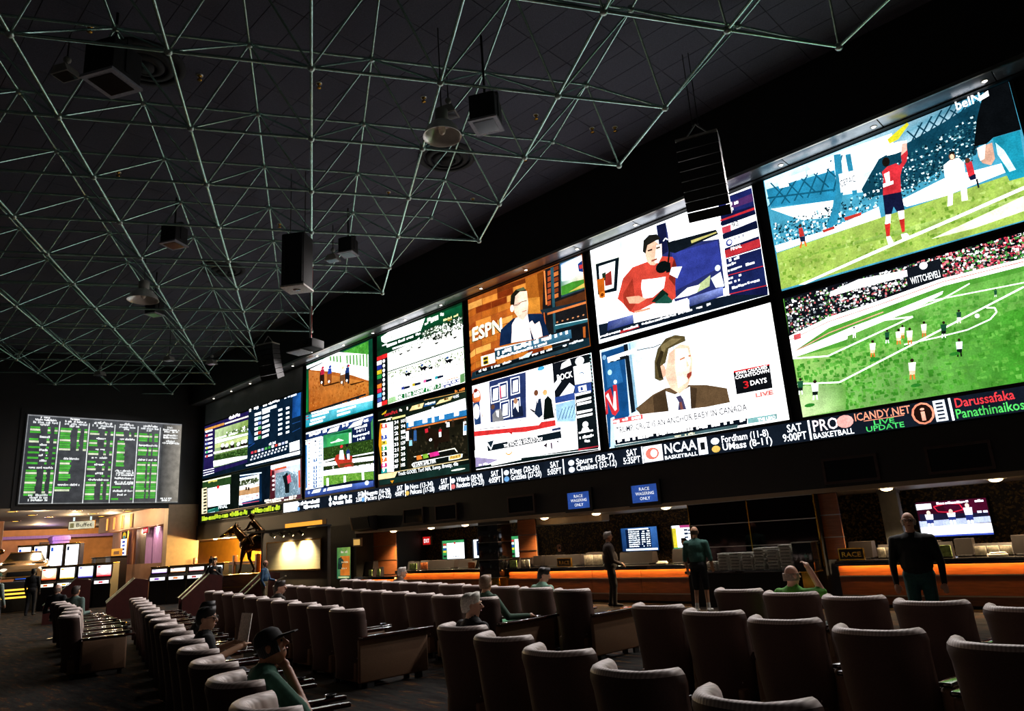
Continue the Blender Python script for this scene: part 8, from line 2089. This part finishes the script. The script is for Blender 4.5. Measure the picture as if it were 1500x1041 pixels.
seated('L', 4, 'man in black with glasses reading a newspaper in the left row', sk='c89a7c', top='0e1012', bot='1a1c20', shoe='0c0c0c', hair='120e0c', turn=R45(-35), glasses=True, vox=.010, lean=.02, larm=((-.27, .25, .75), (-.1, .5, .84), 1), rarm=((.28, .25, .75), (.2, .52, .84), 1), under='28785a')
seated('L', 5, 'young dark-haired man looking towards camera in the left row', sk='c08c70', top='141618', bot='1a1c20', shoe='0c0c0c', hair='0e0c0c', turn=R45(-75), vox=.011, lean=.12)
seated('L', 1, 'man in black cap and green hoodie resting chin on his fist', sk='a06a4c', top='2c5a48', bot='24302c', shoe='14181a', hair='14100e', turn=R45(-30), pitch=R45(22), cap='0c0e10', style='fringe', vox=.009, lean=.06, rarm=((.3, .46, .66), (.07, .37, .97), 0, 1), larm=((-.28, .3, .64), (-.15, .55, .62)), under='3c7a60')
seated('R1', 1, 'balding man raising his fist in the right block front row', sk='d0a088', top='58a838', bot='24302c', shoe='14181a', hair='8e7c6e', style='fringe', turn=R45(-25), rarm=((.27, .34, .94), (.18, .28, 1.2), 0, 1))
# newspaper held open by the reading man
p, f = SEAT[('L', 4)]
t = thing('held_newspaper', 'open newspaper held up by the man with glasses', 'newspaper', (p.x, p.y, 0), f)
m = MB(); g = [[(-.22+.07*i, .64-.06*abs(i-3)/3+.05*j/4, .78+.09*j) for j in range(5)] for i in range(7)]
m.add([v for r in g for v in r], [(i*5+j, (i+1)*5+j, (i+1)*5+j+1, i*5+j+1) for i in range(6) for j in range(4)], 0, True); m.add([(x, y+.004, z) for r in g for x, y, z in r], [(i*5+j, i*5+j+1, (i+1)*5+j+1, (i+1)*5+j) for i in range(6) for j in range(4)], 0, True); m.build('sheets', M_paper, t)
for q in (-1, 1): MB().box(q*.12-.08, q*.12+.08, .595, .6, .84, .86).build('headline', M_ink, t)
person('bald clerk in dark uniform behind the middle counter', (-14.64, 17.0, 0), R45(170), 'c89070', '241c18', '14100e', '0c0c0c', '2a201a', 'fringe', scale=.84)
person('clerk with orange-lit face behind counter near newspaper cabinet', (-10.27, 17.0, 0), R45(165), 'c88a60', '3a3434', '14100e', '0c0c0c', '30241c', scale=.83)
person('man in blue jacket and maroon shirt walking past the display board', (-22.68, 11.5, 0), R45(-50), 'b8846c', '24486a', '6a6048', '14100e', '584838', 'fringe', scale=.88, under='5a2024', larm=((-.24, .1, 1.05), (-.2, .32, 1.0)), rarm=((.24, .0, 1.04), (.2, .1, .84)))
t = thing('rolled_paper', 'rolled paper carried by the walking man', 'paper', (-22.68, 11.5, 0), R45(-50)); MB().tube((-.18, .34, .86), (-.16, .66, 1.0), .022, 10).build('roll', M_paper, t); MB().tube((-.165, .58, .965), (-.163, .615, .98), .024, 10).build('band', M_grey, t)
person('man in black filming with a video camera before yellow alcove', (-24.85, 10.78, 0), R45(-115), 'c09478', '0c0c0e', '101014', '0c0c0c', '120e0c', scale=.98, larm=((-.26, .18, 1.1), (-.06, .28, 1.3)), rarm=((.27, .16, 1.2), (.14, .3, 1.48)))
t = thing('video_camera', 'black shoulder video camera held by the man filming', 'camera', (-24.85, 10.78, 1.6), R45(-115)); MB().box(.06, .17, -.05, .32, -.06, .1, b=.01).build('body', M_black, t); MB().tube((.115, .32, .02), (.115, .48, .02), .05, 14, r2=.06).build('lens', M_dim, t); MB().tube((.115, .0, .1), (.115, .2, .16), .02, 8).build('handle', M_cable, t)
# people at the far left among the machines
def stool(x, y, label):
    t = thing('bar_stool', label, 'stool', (x, y, 0)); MB().lathe([(.001, .5), (.2, .5), (.21, .45), (.17, .43), (.001, .43)], n=16).build('seat', M_cap, t); MB().lathe([(.03, .02), (.03, .43)], n=10).build('post', M_steel, t); MB().lathe([(.22, 0), (.22, .02), (.04, .03)], n=16).build('foot', M_steel, t)
person('person in green cap and pale shirt standing at left edge', (-25.1, 4.7, 0), R45(30), 'b88a70', '8a9a92', '1a1c20', '0c0c0c', '2a2420', 'fringe', cap='1a4a30', scale=.97)
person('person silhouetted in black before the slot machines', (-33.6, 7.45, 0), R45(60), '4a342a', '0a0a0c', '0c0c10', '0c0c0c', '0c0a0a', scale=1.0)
stool(-21.65, 5.44, 'dark bar stool under the bald man at far left'); person('bald seated man with bright head at far left', (-21.65, 5.24, 0), R45(40), 'd8a890', '14181a', '1a1c20', '0c0c0c', '8a7a70', 'fringe', sit=True, scale=1.06)
stool(-20.1, 5.44, 'dark bar stool under the seated man in grey green'); person('seated man in grey green shirt beside the bald man', (-20.1, 5.24, 0), R45(35), 'a87a60', '5a7068', '1a1c20', '0c0c0c', '3a302a', sit=True, scale=1.02)
# bronze horse with jockey
M_bronze = mat('polished_dark_bronze', '5a3c20', .22, metal=1, ns=6, na=.35)
hs = thing('horse_statue', 'polished bronze racehorse and jockey statue before the far end screen', 'statue', (-28.3, 14.1, 1.017), R45(25))
def C_(a, b, r, r_=None): return caps(0, a, b, r, r_)
HP = [ell(0, (-.55, 0, 1.15), (.42, .26, .34)), ell(0, (0, 0, 1.13), (.62, .25, .30)), ell(0, (.62, 0, 1.18), (.42, .27, .35)), C_((-.72, 0, 1.3), (-1.25, 0, 1.82), .21, .13), C_((-1.22, 0, 1.86), (-1.5, 0, 1.72), .135, .12), C_((-1.5, 0, 1.72), (-1.95, 0, 1.52), .105, .065), C_((-1.25, 0, 1.7), (-1.45, 0, 1.62), .12, .1),
      C_((-1.2, .06, 1.95), (-1.16, .08, 2.08), .035, .012), C_((-1.2, -.06, 1.95), (-1.16, -.08, 2.08), .035, .012), C_((.95, 0, 1.3), (1.35, 0, 1.1), .05, .09), C_((1.35, 0, 1.1), (1.6, 0, .7), .09, .03)]
for s, f1, f2, r1, r2_ in ((-1, -.75, -.8, .95, 1.05), (1, -.6, -.35, .75, .6)):
    HP += [C_((-.62, s*.14, 1.0), (f1, s*.14, .58), .14, .075), C_((f1, s*.14, .58), (f2, s*.14, .16), .06, .042), C_((f2, s*.14, .16), (f2-.05, s*.14, .05), .05, .065), C_((.7, s*.15, 1.05), (.55+(.1 if s > 0 else 0), s*.15, .72), .19, .11), C_((.55+(.1 if s > 0 else 0), s*.15, .72), (r1, s*.15, .5), .09, .055), C_((r1, s*.15, .5), (r2_-.05, s*.15, .16), .05, .042), C_((r2_-.05, s*.15, .16), (r2_-.1, s*.15, .05), .05, .062)]
blob('horse_body', HP, [M_bronze], .022, hs, 3)
m = MB()
for k in range(9): m.tube((-.75-.06*k, 0, 1.5+.058*k), (-.62-.06*k, (-1)**k*.05, 1.52+.05*k), .035, 6, r2=.01)
m.build('mane', M_bronze, hs); MB().tube((-1.75, -.08, 1.6), (-.35, -.1, 1.62), .012, 6).tube((-1.75, .08, 1.6), (-.35, .1, 1.62), .012, 6).build('rein', M_gold, hs)
MB().sphere((.02, 0, 1.4), .3, .24, .07).build('saddle', mat('dark_bronze_patina', '1c1612', .3, metal=.9), hs)
JP = [ell(0, (.05, 0, 1.62), (.17, .17, .15)), C_((.02, 0, 1.66), (-.3, 0, 1.98), .14, .15), C_((-.34, 0, 2.08), (-.38, 0, 2.14), .06), ell(0, (-.42, 0, 2.24), (.115, .1, .12)), ell(0, (-.43, 0, 2.28), (.135, .115, .1)), C_((-.5, 0, 2.26), (-.6, 0, 2.23), .05, .03)]
for s in (-1, 1): JP += [C_((0, s*.13, 1.6), (-.32, s*.24, 1.45), .1, .07), C_((-.32, s*.24, 1.45), (-.08, s*.27, 1.12), .065, .05), C_((-.08, s*.27, 1.12), (-.24, s*.27, 1.08), .05, .035), C_((-.32, s*.17, 2.0), (-.42, s*.24, 1.78), .06, .05), C_((-.42, s*.24, 1.78), (-.66, s*.12, 1.72), .045, .035), ell(0, (-.7, s*.1, 1.71), (.05, .035, .04))]
blob('jockey', JP, [M_bronze], .018, hs, 2)
lamp('SPOT', 'horse_spot', (-30.5, 12.6, 3.6), 260, (1, .72, .3), .05, None, math.radians(40), .5).rotation_euler = (Vector((-28.9, 14.2, 1.6))-Vector((-30.5, 12.6, 3.6))).to_track_quat('-Z', 'Y').to_euler()
